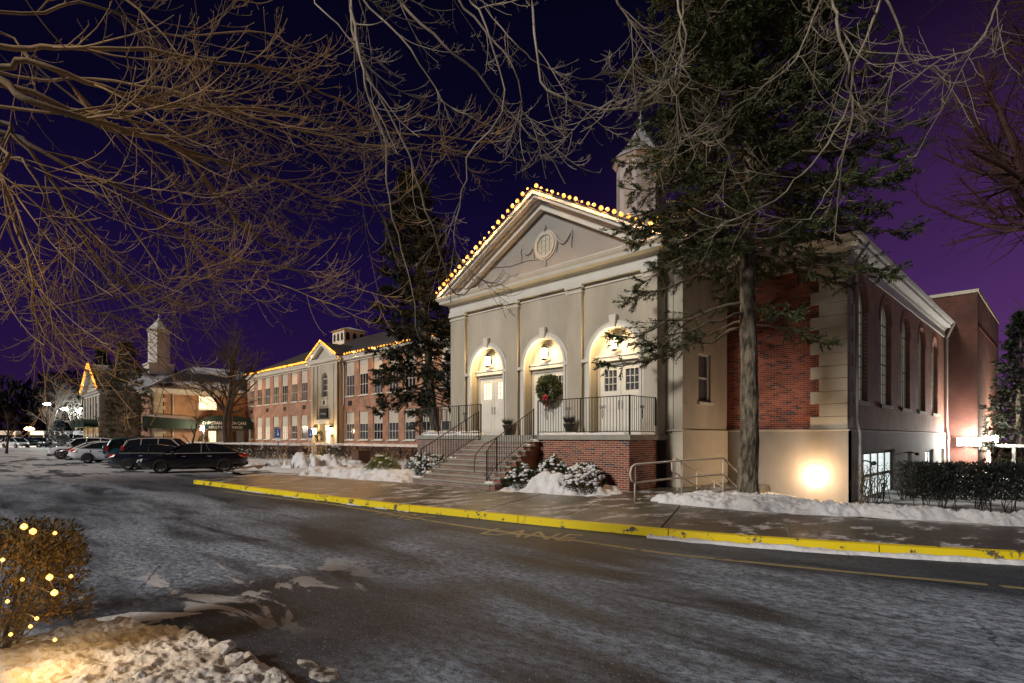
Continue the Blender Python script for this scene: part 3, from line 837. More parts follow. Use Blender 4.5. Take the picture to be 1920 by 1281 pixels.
def arch_window(parent, f, uc, r, v0, vs, cols=4, rows=8, m=None, w=-0.16, fw=0.06, mw=0.03, name='window', single_rows=0):
    mb = MB(f)
    d = 0.07
    mb.box(uc - r, uc - r + fw, v0, vs, w - d, w); mb.box(uc + r - fw, uc + r, v0, vs, w - d, w)
    mb.box(uc - r + fw, uc + r - fw, v0, v0 + fw, w - d, w)
    archivolt(mb, uc, r - fw, r, vs, w - d, w, seg=16)
    a0, a1 = uc - r + fw, uc + r - fw
    for i in range(1, cols):
        x = a0 + (a1 - a0) * i / cols
        top = vs + math.sqrt(max(0.0, (r - fw) ** 2 - (x - uc) ** 2))
        mb.box(x - mw / 2, x + mw / 2, v0 + fw, top, w - d + 0.02, w - 0.01)
    for j in range(1, rows + 1):
        y = v0 + fw + (vs - v0 - fw) * j / rows
        h = mw / 2 if j not in (rows, rows // 2) else mw
        mb.box(a0, a1, y - h, y + h, w - d + 0.023, w - 0.013)
    o = mb.build(name, M_white, parent)
    pts = [(a0, v0 + fw), (a1, v0 + fw)] + [(uc + (r - fw) * math.cos(PI * i / 16), vs + (r - fw) * math.sin(PI * i / 16)) for i in range(17)]
    MB(f).prism(pts, w - d + 0.004, w - d + 0.012).build('pane', m or M_milkglow, o)
    s = MB(f).box(uc - r - 0.1, uc + r + 0.1, v0 - 0.14, v0 - 0.003, w - 0.05, 0.07).build('sill', M_stone, o)
    return o

def brick_field(parent, f, u0, u1, v0, v1, near, n_single, skip=None, w=0.012, seed=1, J=0.0107, H=0.057):
    """running bond of real bricks: the ones nearest to 'near' (u,v) are parts, the rest one joined part"""
    rr = random.Random(seed)
    L = 0.203
    full = []; rest = []
    j = 0; v = v0
    while v + H <= v1 + 0.002:
        u = u0 - (0.5 * (L + J) if j % 2 else 0)
        while u < u1:
            a, b = max(u, u0), min(u + L, u1)
            u += L + J
            if b - a < 0.03: continue
            cutted = False
            if skip:
                s = skip(v + H / 2)
                if a >= s: continue
                if b > s: b = s
                if b - a < 0.03: continue
            (full if abs(b - a - L) < 0.002 else rest).append((a, b, v))
        v += H + J; j += 1
    full.sort(key=lambda q: (q[0] - near[0]) ** 2 + 0.6 * (q[2] - near[1]) ** 2)
    singles = full[:n_single]; rest += full[n_single:]
    pool = [0] * 11 + [1] * 4 + [2] * 6 + [3] * 1
    protos = {}
    o0 = org(parent)
    for a, b, v in singles:
        k = rr.choice(pool); dw = rr.choice((0, 1, 2)) * 0.0015
        if (k, dw) not in protos:
            p0 = f(0, 0, 0)
            mb = MB(f).box(0, L, 0, H, -w, -dw)
            mb.v = [tuple(q[i] - p0[i] + o0[i] for i in range(3)) for q in mb.v]
            o = mb.build('brick', M_bk[k], parent)
            protos[(k, dw)] = o
        else:
            o = protos[(k, dw)].copy(); col.objects.link(o); o.parent = parent; ORG[o.name] = o0
        p = f(a, v, 0)
        o.location = (p[0] - o0[0], p[1] - o0[1], p[2] - o0[2])
    mb = MB(f); mi = []
    for a, b, v in rest:
        dw = rr.random() * 0.003
        mb.box(a, b, v, v + H, -w, -dw); mi += [rr.choice(pool)] * 6
    o = mb.build('brickwork', M_bk[0], parent)
    for k in (1, 2, 3): o.data.materials.append(M_bk[k])
    o.data.polygons.foreach_set('material_index', mi)
    o['kind'] = 'stuff'
    return o

# ================================================================ the hall
XL, XR, XC = -20.12, -9.51, -14.55
hall = empty('hall_building', (-14.8, 20.05, 0), 'cream porticoed hall with lit arches, pediment and brick sides beside the big spruce', 'building')
FP = front(16.15)
# bays: (centre, opening half width)
AR = 1.02; AS = 4.55; BAYS = [-17.76, -14.50, -11.24]
EDG = [-20.12, -16.185, -12.945, -9.51]
PIL = [(-20.12, -19.12), (-16.52, -15.85), (-13.27, -12.60), (-10.02, -9.51)]
for i, uc in enumerate(BAYS):
    mb = MB(FP)
    e0 = EDG[i] if i else EDG[0] + 0.01
    e1 = EDG[i + 1] if i < 2 else EDG[3] - 0.01
    arch_pieces(mb, e0, e1, 1.8, 7.3, uc, AR, AS, -0.13, -0.50)
    mb.build('portico_wall', M_cream, hall)
    mb = MB(FP)
    archivolt(mb, uc, AR + 0.004, AR + 0.10, AS, -0.14, -0.03, v_bot=1.83)
    archivolt(mb, uc, AR + 0.10, AR + 0.22, AS, -0.14, -0.07, v_bot=1.83)
    mb.build('arch_moulding', M_white, hall)
    mb = MB(FP)
    mb.prism([(uc - 0.10, AS + AR - 0.02), (uc + 0.10, AS + AR - 0.02), (uc + 0.15, AS + AR + 0.42), (uc - 0.15, AS + AR + 0.42)], -0.14, 0.03)
    mb.build('keystone', M_white, hall)
    for s in (-1, 1):
        a = uc + s * (AR + 0.003); b = uc + s * (AR + 0.34)
        MB(FP).box(min(a, b), max(a, b), AS - 0.10, AS + 0.02, -0.14, -0.01).build('impost', M_white, hall)
    # raised panel moulding round the bay
    a = PIL[i][1] + 0.07; b = PIL[i + 1][0] - 0.07
    MB(FP).box(a, b, 7.14, 7.19, -0.14, -0.09).build('panel_moulding', M_white, hall)
for a, b in PIL:
    mb = MB(FP)
    mb.box(a, b, 1.8, 7.3, -0.5, 0.0)
    mb.build('pilaster', M_cream, hall, bevel=0.012)
    mb = MB(FP)
    mb.box(a - 0.04, b + 0.04, 7.02, 7.09, -0.1, 0.04); mb.box(a - 0.07, b + 0.07, 7.19, 7.298, -0.1, 0.07)
    mb.build('capital', M_white, hall, bevel=0.01)
    MB(FP).box(a - 0.04, b + 0.04, 1.83, 2.12, -0.1, 0.05).build('pilaster_base', M_cream, hall, bevel=0.015)

# recessed doors
FD = front(16.60)
for i, uc in enumerate(BAYS):
    lit = i == 0
    mb = MB(FD)
    seg = [(uc + (AR + 0.1) * math.cos(PI * k / 16), AS + 0.12 + (AR + 0.1) * math.sin(PI * k / 16)) for k in range(17)]
    mb.prism(seg, -0.1, 0.0)
    mb.build('tympanum', M_panel, hall)
    mb = MB(FD)
    mb.box(uc - AR - 0.1, uc + AR + 0.1, 4.45, 4.67, -0.1, 0.10); mb.box(uc - AR - 0.1, uc + AR + 0.1, 4.60, 4.672, 0.10, 0.14)
    mb.build('lintel', M_white, hall)
    fr = MB(FD)
    fr.box(uc - AR - 0.05, uc - AR + 0.13, 1.8, 4.45, -0.14, -0.02); fr.box(uc + AR - 0.13, uc + AR + 0.05, 1.8, 4.45, -0.14, -0.02)
    fr.box(uc - AR + 0.13, uc + AR - 0.13, 4.32, 4.45, -0.14, -0.02)
    fr.build('door_frame', M_panel, hall)
    for s in (-1, 1):
        a0 = uc + (-AR + 0.13 if s < 0 else 0.006); a1 = uc + (-0.006 if s < 0 else AR - 0.13)
        g0, g1, h0, h1 = a0 + 0.19, a1 - 0.17, 3.40, 4.14
        mb = MB(FD)
        w0, w1 = -0.14, -0.06
        mb.box(a0, g0, 1.82, 4.31, w0, w1); mb.box(g1, a1, 1.82, 4.31, w0, w1)
        mb.box(g0, g1, 1.82, h0, w0, w1); mb.box(g0, g1, h1, 4.31, w0, w1)
        for k in (1, 2):
            x = g0 + (g1 - g0) * k / 3; mb.box(x - 0.011, x + 0.011, h0, h1, w0 + 0.01, w1 - 0.01)
            y = h0 + (h1 - h0) * k / 3; mb.box(g0, g1, y - 0.011, y + 0.011, w0 + 0.012, w1 - 0.012)
        # raised panels below the glass
        for (p0, p1) in ((1.98, 2.62), (2.72, 3.30)):
            mb.box(g0 - 0.02, g1 + 0.02, p0, p1, w1, w1 + 0.012)
        d = mb.build('door', M_door, hall)
        for k in range(3):
            for q in range(3):
                pane_obj(d, FD, g0 + (g1 - g0) * k / 3 + 0.011, g0 + (g1 - g0) * (k + 1) / 3 - 0.011, h0 + (h1 - h0) * q / 3 + 0.011, h0 + (h1 - h0) * (q + 1) / 3 - 0.011, w0 + 0.03, E_winwarm if lit else M_glass2)
        hx = a1 - 0.07 if s < 0 else a0 + 0.07
        MB(FD).tube([(hx, 2.75, w1), (hx, 2.75, w1 + 0.05), (hx, 3.05, w1 + 0.05), (hx, 3.05, w1)], 0.012).build('handle', M_steel, d)
        if lit and s > 0:
            mb = MB(FD); mb.lathe([(0.0, 0), (0.1, 0), (0.1, 0.02), (0.06, 0.02)], (0, 0, 0), 16)
            MB(FD).prism([(uc + 0.22 + 0.09 * math.cos(2 * PI * k / 20), 3.10 + 0.17 * math.sin(2 * PI * k / 20)) for k in range(20)], w1, w1 + 0.015).build('notice', M_signwhite, d)

# masses
mb = MB(); mb.box(XL + 0.02, XR - 0.02, 17.17, 20.2, -0.3, 7.3); mb.build('vestibule_wall', M_cream, hall)
mb = MB(); mb.box(XL, XL + 0.3, 16.7, 17.17, 1.8, 7.3); mb.box(XR - 0.4, XR, 16.66, 17.17, 1.8, 7.3); mb.build('side_wall', M_cream, hall)
mb = MB(); mb.box(-9.53, -9.26, 16.72, 20.2, 2.0, 7.3); mb.build('link_wall', M_cream, hall)
# side face with sash window and rusticated blocks on its near edge
FS = side(-8.94)
wu0, wu1, wv0, wv1 = 17.85, 18.75, 2.95, 4.62
mb = MB(FS)
for (a, b, c_, d_) in ((16.72, wu0, 2.0, 7.3), (wu1, 20.05, 2.0, 7.3), (wu0, wu1, 2.0, wv0), (wu0, wu1, wv1, 7.3)):
    mb.box(a, b, c_, d_, -0.3, 0)
mb.build('rendered_wall', M_cream, hall)
rect_window(hall, FS, wu0, wu1, wv0, wv1, 1, 2, M_glass2, w=-0.08, fw=0.07, mw=0.06)
wu = 18.0
z = 2.05; k = 0
while z < 7.2:
    MB(FS).box(16.725, 17.30 if k % 2 else 17.12, z, z + 0.80, -0.02, 0.022).build('quoin_stone', M_cream, hall, bevel=0.008)
    z += 0.83; k += 1
rect_window(hall, FS, 18.1, 18.5, 5.55, 6.25, 1, 1, M_glass, w=-0.02, fw=0.04, mw=0.06, sill=False) if False else None
# front brick wall of the hall
FH = front(20.05)
mb = MB(FH); mb.box(-8.94, -5.065, 2.0, 7.3, -0.3, -0.012); mb.build('wall', M_mortar, hall)
QH = 0.4062
def qleft(v):
    k = int((v - 2.02) / QH)
    return -6.12 if k % 2 == 0 else -5.86
brick_field(hall, FH, -8.935, -5.85, 2.02, 7.30, (-6.3, 2.6), 300, skip=lambda v: qleft(v) - 0.006, seed=4)
for k in range(13):
    z = 2.02 + k * QH
    a = -6.12 if k % 2 == 0 else -5.86
    w_ = 0.62 if k % 2 == 0 else 0.36
    if z + QH > 7.31: break
    mb = MB()
    mb.box(a, -5.03, 20.02, 20.05 + w_, z + 0.006, z + QH - 0.006)
    mb.build('quoin_stone', M_stone, hall, bevel=0.012)
# side wall with five arched windows
FR = side(-5.06)
WC = [21.75, 25.35, 28.95, 32.55, 36.1]; WR = 0.85; WS = 6.08; W0 = 2.98
ed = [20.45, 23.55, 27.15, 30.75, 34.3, 39.0]
mb = MB(FR)
for i, uc in enumerate(WC):
    arch_pieces(mb, ed[i], ed[i + 1], W0, 7.3, uc, WR, WS, 0, -0.3, seg=16)
mb.prism([(20.45, 2.0), (39, 2.0), (39, W0), (20.45, W0)], -0.3, 0)
mb.build('brick_wall', M_brickY, hall)
for i, uc in enumerate(WC):
    arch_window(hall, FR, uc, WR, W0, WS, cols=4, rows=8, m=M_milkglow)
    mb = MB(FR); archivolt(mb, uc, WR + 0.005, WR + 0.22, WS, -0.02, 0.014, seg=20)
    mb.build('brick_arch', M_bk[0], hall)
# base of grey render under the water table
mb = MB(FH); mb.box(-8.88, -5.0, -0.8, 1.95, -0.3, 0.06); mb.build('base_wall', M_base, hall)
mb = MB(FS); mb.box(16.66, 19.98, -0.8, 1.95, -0.3, 0.06); mb.build('base_wall', M_stone, hall)
sweep([(-9.5, 16.72), (-8.94, 16.72), (-8.94, 20.05), (-5.06, 20.05), (-5.06, 39.0)], [(-0.2, 1.95), (0.10, 1.95), (0.10, 1.985), (0.03, 2.02), (-0.2, 2.02)], 'water_table', M_stone, hall)
FB = side(-5.0)
bw = [(21.2, 26.6, -0.5, 1.28), (29.0, 29.9, 0.0, 1.10), (33.0, 35.3, 0.2, 1.15), (36.8, 38.6, 0.2, 1.15)]
mb = MB(FB)
edges = [19.985]
for a, b, c_, d_ in bw:
    mb.box(edges[-1], a, -0.8, 1.95, -0.3, 0)
    mb.box(a, b, d_, 1.95, -0.3, 0); mb.box(a, b, -0.8, c_, -0.3, 0)
    edges.append(b)
mb.box(edges[-1], 39.0, -0.8, 1.95, -0.3, 0)
mb.build('base_wall', M_base, hall)
for i, (a, b, c_, d_) in enumerate(bw):
    o = rect_window(hall, FB, a, b, c_, d_, 5 if i == 0 else (1 if i == 1 else 3), 2 if i == 0 else 1, E_wincool, frame=M_base, w=-0.12, fw=0.08, mw=0.11, sill=False, single=True)
    if i == 0:
        mb = MB(FB)
        for k in range(22):
            mb.box(a + 0.1, b - 0.1, c_ + 0.75 + k * 0.045, c_ + 0.757 + k * 0.045, -0.165, -0.155)
        mb.build('blind', M_white, o)
# stair-well shadow wall next to the porch
mb = MB(); mb.box(-9.5, -9.0, 16.73, 17.2, -0.8, 1.94); mb.build('base_wall', M_stone, hall)
# entablature
PATH = [(-24.5, 39), (-24.5, 20.05), (-20.12, 20.05), (-20.12, 16.15), (-9.51, 16.15), (-9.51, 16.72), (-8.94, 16.72), (-8.94, 20.05), (-5.06, 20.05), (-5.06, 39.0)]
sweep(PATH, [(-0.4, 7.3), (0.05, 7.3), (0.05, 7.42), (0.025, 7.43), (0.025, 7.66), (0.0, 7.66), (-0.4, 7.66)], 'frieze', M_white, hall)
sweep(PATH, [(-0.4, 7.662), (0.07, 7.662), (0.10, 7.75), (0.14, 7.78), (0.36, 7.80), (0.38, 7.90), (0.44, 7.95), (0.50, 8.04), (0.50, 8.07), (-0.4, 8.10)], 'cornice', M_white, hall)
# left and rear walls of the hall
mb = MB(); mb.box(-24.5, -20.14, 20.06, 20.4, -0.3, 7.3); mb.box(-24.5, -24.2, 20.4, 38.9, -0.3, 7.3); mb.build('rear_wall', M_brickX, hall)
# pediment
PX0, PX1, PXC, PZ0, PZ1 = -20.55, -9.03, -14.55, 8.10, 11.16
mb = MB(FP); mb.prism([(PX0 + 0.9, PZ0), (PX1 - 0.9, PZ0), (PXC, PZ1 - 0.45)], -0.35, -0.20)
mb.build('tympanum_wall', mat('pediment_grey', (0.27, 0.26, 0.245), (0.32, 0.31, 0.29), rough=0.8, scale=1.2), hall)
def rake(mb, off0, off1, w0, w1):
    for s, xe in ((-1, PX0), (1, PX1)):
        dx = PXC - xe; dz = PZ1 - PZ0; L = math.hypot(dx, dz)
        nx, nz = (-dz / L * (1 if s < 0 else -1), abs(dx) / L)
        # offsets measured vertically so both halves meet at the ridge
        k = L / abs(dx)
        mb.prism([(xe, PZ0 - off1 * k * 0 + 0.0), (xe, PZ0 + 0.001)], w0, w1) if False else None
        lo0, lo1 = off0 * k, off1 * k
        # clip the lower line at the cornice top
        def xat(o_): return xe + (PXC - xe) * min(1, o_ / dz) if o_ > 0 else xe
        mb.prism([(xat(lo0), PZ0 + max(0, 0)), (PXC, PZ1 - lo0), (PXC, PZ1 - lo1), (xat(lo1), PZ0)], w0, w1)
for o0_, o1_, w1_ in ((0.0, 0.10, 0.52), (0.101, 0.22, 0.42), (0.221, 0.30, 0.20), (0.301, 0.52, 0.06)):
    mb = MB(FP); rake(mb, o0_, o1_, -0.19, w1_)
    mb.build('raking_cornice', M_white, hall)
# round window with garland
ou, ov = -14.5, 9.22
mb = MB(FP)
for r0, r1, w_ in ((0.40, 0.50, -0.12), (0.50, 0.58, -0.16)):
    for k in range(28):
        a, b = 2 * PI * k / 28, 2 * PI * (k + 1) / 28
        mb.prism([(ou + r0 * math.cos(a), ov + r0 * math.sin(a)), (ou + r0 * math.cos(b), ov + r0 * math.sin(b)), (ou + r1 * math.cos(b), ov + r1 * math.sin(b)), (ou + r1 * math.cos(a), ov + r1 * math.sin(a))], -0.21, w_)
for k in (-1, 0, 1):
    hh = math.sqrt(0.16 - (k * 0.2) ** 2)
    mb.box(ou + k * 0.2 - 0.012, ou + k * 0.2 + 0.012, ov - hh, ov + hh, -0.19, -0.165)
    mb.box(ou - hh, ou + hh, ov + k * 0.2 - 0.012, ov + k * 0.2 + 0.012, -0.19, -0.168)
ow = mb.build('round_window', M_panel, hall)
MB(FP).prism([(ou + 0.4 * math.cos(2 * PI * k / 28), ov + 0.4 * math.sin(2 * PI * k / 28)) for k in range(28)], -0.2, -0.19).build('pane', M_milkglow, ow)
mb = MB(FP)
for s in (-1, 1):
    pts = []
    for k in range(13):
        t = k / 12
        pts.append((ou + s * (0.55 + 0.75 * t), ov + 0.2 - 0.36 * math.sin(PI * t) ** 1 + 0.05 * t, -0.18))
    mb.tube(pts, [0.03 + 0.03 * math.sin(PI * k / 12) for k in range(13)], 6)
    mb.tube([(ou + s * 1.3, ov + 0.25, -0.18), (ou + s * 1.33, ov, -0.17), (ou + s * 1.28, ov - 0.25, -0.18), (ou + s * 1.32, ov - 0.42, -0.18)], [0.05, 0.03, 0.04, 0.012], 6)
    mb.tube([(ou + s * 0.56, ov + 0.25, -0.18), (ou + s * 0.62, ov - 0.1, -0.17), (ou + s * 0.57, ov - 0.4, -0.18)], [0.045, 0.03, 0.012], 6)
mb.tube([(ou, ov - 0.55, -0.18), (ou + 0.02, ov - 0.75, -0.17), (ou, ov - 0.98, -0.18)], [0.06, 0.035, 0.01], 6)
mb.tube([(ou, ov + 0.55, -0.18), (ou, ov + 0.78, -0.17)], [0.07, 0.03], 6)
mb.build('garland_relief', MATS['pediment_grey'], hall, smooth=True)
# roofs
mb = MB()
mb.add([(PX0, 15.63, PZ0 + 0.02), (PXC, 15.63, PZ1 + 0.02), (PXC, 22.5, PZ1 + 0.02), (PX0, 22.5, PZ0 + 0.02), (PX1, 15.63, PZ0 + 0.02), (PX1, 22.5, PZ0 + 0.02),
        (PX0, 15.63, PZ0 + 0.07), (PXC, 15.63, PZ1 + 0.08), (PXC, 22.5, PZ1 + 0.08), (PX0, 22.5, PZ0 + 0.07), (PX1, 15.63, PZ0 + 0.07), (PX1, 22.5, PZ0 + 0.07)],
       [(6, 7, 8, 9), (7, 10, 11, 8), (0, 1, 7, 6), (1, 4, 10, 7), (0, 3, 2, 1), (1, 2, 5, 4)])
mb.build('portico_roof', M_roof, hall)
mb = MB()
e0, e1, f0, f1, rz = -24.95, -4.60, 19.6, 39.2, 12.0
mb.add([(e0, f0, 8.1), (e1, f0, 8.1), (e1, f1, 8.1), (e0, f1, 8.1), (-14.8, 27.0, rz), (-14.8, f1, rz)],
       [(0, 1, 4), (1, 2, 5, 4), (3, 0, 4, 5), (2, 3, 5)])
mb.build('hall_roof', M_snowroof, hall)
# spire behind the pediment
def cupola(parent, x, y, z0, w, hb, hs, hr, m=M_white, rot=0, louvre=True):
    n = 8
    mb = MB(); h = w * 0.62
    mb.box(x - h, x + h, y - h, y + h, z0, z0 + hb); mb.box(x - h - 0.12, x + h + 0.12, y - h - 0.12, y + h + 0.12, z0 + hb, z0 + hb + 0.14)
    mb.build('cupola_base', m, parent)
    z1 = z0 + hb + 0.14
    mb = MB(); r = w * 0.5 * 1.08
    def ring(r_, z_): return [(x + r_ * math.cos(PI / 8 + 2 * PI * k / n), y + r_ * math.sin(PI / 8 + 2 * PI * k / n), z_) for k in range(n)]
    def stack(mb, rs):
        base = len(mb.v)
        for r_, z_ in rs: mb.v += ring(r_, z_)
        for i in range(len(rs) - 1):
            for k in range(n): mb.q.append((base + i * n + k, base + i * n + (k + 1) % n, base + (i + 1) * n + (k + 1) % n, base + (i + 1) * n + k))
    stack(mb, [(r * 1.06, z1), (r * 1.06, z1 + 0.2), (r, z1 + 0.22), (r, z1 + hs - 0.25), (r * 1.05, z1 + hs - 0.22), (r * 1.18, z1 + hs), (0, z1 + hs)])
    mb.build('cupola_shaft', m, parent)
    if louvre:
        for k in range(n):
            mb = MB()
            a = 2 * PI * k / n; ca, sa = math.cos(a), math.sin(a); rr_ = r * math.cos(PI / 8) + 0.012; hw = r * 0.2
            z_0, z_1 = z1 + 0.5, z1 + hs - 0.6
            for q in range(int((z_1 - z_0) / 0.12)):
                zz = z_0 + q * 0.12
                mb.add([(x + ca * rr_ - sa * hw, y + sa * rr_ + ca * hw, zz), (x + ca * rr_ + sa * hw, y + sa * rr_ - ca * hw, zz),
                        (x + ca * (rr_ - 0.01) + sa * hw, y + sa * (rr_ - 0.01) - ca * hw, zz + 0.08), (x + ca * (rr_ - 0.01) - sa * hw, y + sa * (rr_ - 0.01) + ca * hw, zz + 0.08)], [(0, 1, 2, 3)])
            mb.build('louvre', M_base, parent)['kind'] = 'stuff'
    z2 = z1 + hs
    mb = MB()
    prof = [(r * 1.22, z2), (r * 0.85, z2 + hr * 0.22), (r * 0.52, z2 + hr * 0.5), (r * 0.22, z2 + hr * 0.78), (0.05, z2 + hr)]
    stack(mb, prof); mb.build('cupola_roof', m, parent)
    MB().lathe([(0.0, hr * 0 + 0), (0.03, 0), (0.03, 0.15), (0.10, 0.22), (0.10, 0.3), (0.02, 0.38), (0.015, 0.62), (0, 0.63)], (x, y, z2 + hr), 8).build('finial', m, parent)
cupola(hall, -14.8, 23.6, 10.0, 2.15, 1.9, 3.0, 1.9, m=mat('dimmed_white_paint', (0.26, 0.25, 0.27), (0.36, 0.35, 0.36), rough=0.7, scale=2))  # white spire, its dim light painted in as grey
# downspouts
def downspout(parent, pts, r=0.05, m=M_base):
    MB().tube(pts, r, 6).build('downspout', m, parent)
M_spout = mat('white_downspout', (0.5, 0.47, 0.44), (0.4, 0.37, 0.34), rough=0.5, scale=2)
downspout(hall, [(-4.6, 20.75, 8.0), (-4.95, 20.75, 7.5), (-4.95, 20.75, 2.3), (-4.86, 20.75, 1.9), (-4.86, 20.75, -0.5)], 0.055, M_spout)
downspout(hall, [(-4.55, 38.6, 8.0), (-4.9, 38.7, 7.2), (-4.9, 38.7, 2.3), (-4.84, 38.7, 1.9), (-4.84, 38.7, -0.5)], 0.07, M_spout)

# ================================================================ brick gymnasium block behind the hall
gym = empty('brick_block', (-8, 45, 0), 'tall plain flat-roofed brick block rising behind the hall at far right', 'building')
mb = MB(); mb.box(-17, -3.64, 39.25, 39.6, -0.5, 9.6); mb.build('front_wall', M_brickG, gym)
mb = MB(); mb.box(-3.94, -3.64, 39.6, 51.3, -0.5, 9.6); mb.build('side_wall', M_brickY, gym)
mb = MB(); mb.box(-17.05, -3.58, 39.18, 51.4, 9.602, 9.78); mb.build('coping', M_stone, gym)
mb = MB(); mb.box(-3.65, -3.61, 39.6, 51.3, 7.75, 7.82); mb.build('band_course', M_bk[0], gym)
# side entrance lit by the floodlights
ent = empty('side_entrance', (-2.2, 41, -0.3), 'low white flat-roofed side entrance below the floodlights at far right', 'entrance')
mb = MB(); mb.box(-3.3, -0.2, 39.4, 42.5, 1.22, 1.36); mb.build('flat_roof', M_white, ent)
mb = MB(); mb.box(-3.3, -0.35, 42.2, 42.4, -0.5, 1.215); mb.build('wall', M_white, ent)
for x in (-3.2, -2.2, -1.3, -0.45):
    MB().box(x - 0.07, x + 0.07, 39.5, 39.64, -0.5, 1.215).build('post', M_white, ent)

# ================================================================ porch and steps
porch = empty('porch', (-14.9, 14.54, 0), 'brick porch with ten stone steps up to the three arched doors', 'porch')
FPO = front(14.54)
SXL, SXR = -16.27, -13.40
NS, RISE, TREAD = 9, 0.167, 0.30
mb = MB(FPO); mb.box(SXR, XR - 0.006, -0.1, 1.66, -1.55, -0.006); mb.build('wall', M_mortar, porch)
brick_field(porch, FPO, SXR + 0.004, XR, 0.12, 1.66, (-10.6, 1.2), 290, seed=11, J=0.0157, H=0.052, w=0.010)
fso = side(XR)
brick_field(porch, fso, 14.555, 16.14, 0.12, 1.66, (14.5, 1.0), 0, seed=12, J=0.0157, H=0.052, w=0.010)
mb = MB(FPO); mb.box(SXR, XR + 0.07, 1.662, 1.83, -2.75, 0.06); mb.build('slab', M_concrete, porch, bevel=0.012)
mb = MB(FPO); mb.box(-20.43, SXL, -0.1, 1.66, -1.55, 0); mb.build('wall', M_brickPx, porch)
mb = MB(FPO); mb.box(-20.50, SXL, 1.662, 1.83, -2.7, 0.06); mb.build('slab', M_concrete, porch, bevel=0.012)
mb = MB(FPO); mb.box(SXL, SXR, 1.5, 1.829, -2.7, 0); mb.build('slab', M_concrete, porch)
for i in range(NS):
    yf = 14.54 - TREAD * (NS - i); zt = 0.13 + RISE * (i + 1)
    t = i / (NS - 1)
    xl = -16.95 + (SXL + 16.95) * t - 0.02; xr = -12.85 + (SXR + 12.85) * t
    st = empty('step', (0, 0, 0)); st.parent = porch; 
    st.location = (0 - porch.location.x, 0 - porch.location.y, 0); ORG[st.name] = (0, 0, 0)
    MB().box(xl, xr + 0.05, yf - 0.03, yf + TREAD + 0.02, zt - 0.055, zt).build('tread', M_concrete, st, bevel=0.012)
    MB().box(xl + 0.04, xr, yf, yf + TREAD + 0.03 if i < NS - 1 else 14.535, -0.1 if True else 0, zt - 0.058).build('riser', M_brickPx, st)
# brick cheek on the right side of the steps
for i in range(NS):
    yf = 14.54 - TREAD * (NS - i); zt = 0.13 + RISE * (i + 1); t = i / (NS - 1)
    xr = -12.85 + (SXR + 12.85) * t
    MB().box(xr + 0.005, xr + 0.24, yf + 0.02, yf + TREAD + 0.016, -0.1, zt - 0.045).build('cheek', M_brickY, porch)
    MB().box(xr - 0.0, xr + 0.27, yf - 0.02, yf + TREAD + 0.012, zt - 0.044, zt + 0.015).build('cheek_cap', M_concrete, porch, bevel=0.01)
# snow left along the porch edges
snow_patch([(-13.3, 14.50), (-9.6, 14.50), (-9.6, 14.86), (-13.3, 14.86)], 0.07, res=0.03, base=1.832, rough=0.05, edge=0.14, seed=81)
snow_patch([(-20.3, 14.52), (-16.5, 14.52), (-16.5, 15.0), (-20.3, 15.1)], 0.16, res=0.04, base=1.832, rough=0.10, edge=0.22, seed=82)
for i, (x, y, z) in enumerate([(-16.75, 11.95, 0.30), (-16.65, 12.25, 0.465), (-16.5, 13.4, 0.965), (-12.95, 11.95, 0.30), (-13.3, 14.0, 1.465), (-13.3, 14.3, 1.63)]):
    snow_patch([(x - 0.22, y - 0.12), (x + 0.25, y - 0.12), (x + 0.25, y + 0.14), (x - 0.22, y + 0.14)], 0.06, res=0.02, base=z, rough=0.03, edge=0.09, seed=90 + i)

def railing(name, loc, spans, h, label, spacing=0.115, rr=0.016, cat='railing', posts=True, group=None, m=None):
    t = empty(name, loc, label, cat, group)
    m = m or M_black
    proto = None; plen = None
    for p0, p1 in spans:
        p0 = Vector(p0); p1 = Vector(p1); d = p1 - p0
        up = Vector((0, 0, h))
        MB().tube([p0 + up, p1 + up], rr, 6).build('top_rail', m, t)
        MB().tube([p0 + Vector((0, 0, 0.10)), p1 + Vector((0, 0, 0.10))], rr * 0.8, 6).build('bottom_rail', m, t)
        L = math.hypot(d.x, d.y); n = max(2, int(L / spacing))
        if proto is None:
            b = h - 0.10
            proto = MB().box(-0.007 + loc[0], 0.007 + loc[0], -0.007 + loc[1], 0.007 + loc[1], 0.10 + loc[2], h + loc[2]).build('baluster', m, t)
            fresh = True
        for k in range(1, n):
            q = p0 + d * (k / n)
            if fresh: o = proto; fresh = False
            else: o = copy_child(proto, t)
            o.location = (q.x - loc[0], q.y - loc[1], q.z - loc[2])
        if posts:
            for q in (p0, p1):
                MB().box(q.x - 0.017, q.x + 0.017, q.y - 0.017, q.y + 0.017, q.z - 0.1, q.z + h + 0.02).build('post', m, t)
            if L > 3:
                for k in range(1, int(L / 1.3)):
                    q = p0 + d * k / int(L / 1.3)
                    MB().box(q.x - 0.016, q.x + 0.016, q.y - 0.016, q.y + 0.016, q.z - 0.05, q.z + h + 0.01).build('post', m, t)
    return t
def scroll(parent, x, y, z, ax):
    """a heart of wrought scrolls"""
    for s in (-1, 1):
        pts = []
        for k in range(26):
            a = k / 25 * 1.55 * 2 * PI; r = 0.012 + 0.055 * (1 - k / 25)
            pts.append((s * (0.062 + r * math.cos(PI - a) * 1.0), 0.22 + r * math.sin(PI - a)))
        pts = [(0.0, -0.14), (s * 0.02, -0.05), (s * 0.012, 0.10)] + pts
        MB().tube([(x + u * ax[0], y + u * ax[1] - 0.01, z + v) for u, v in pts], 0.0075, 5).build('scroll', M_black, parent)
RH = 1.20
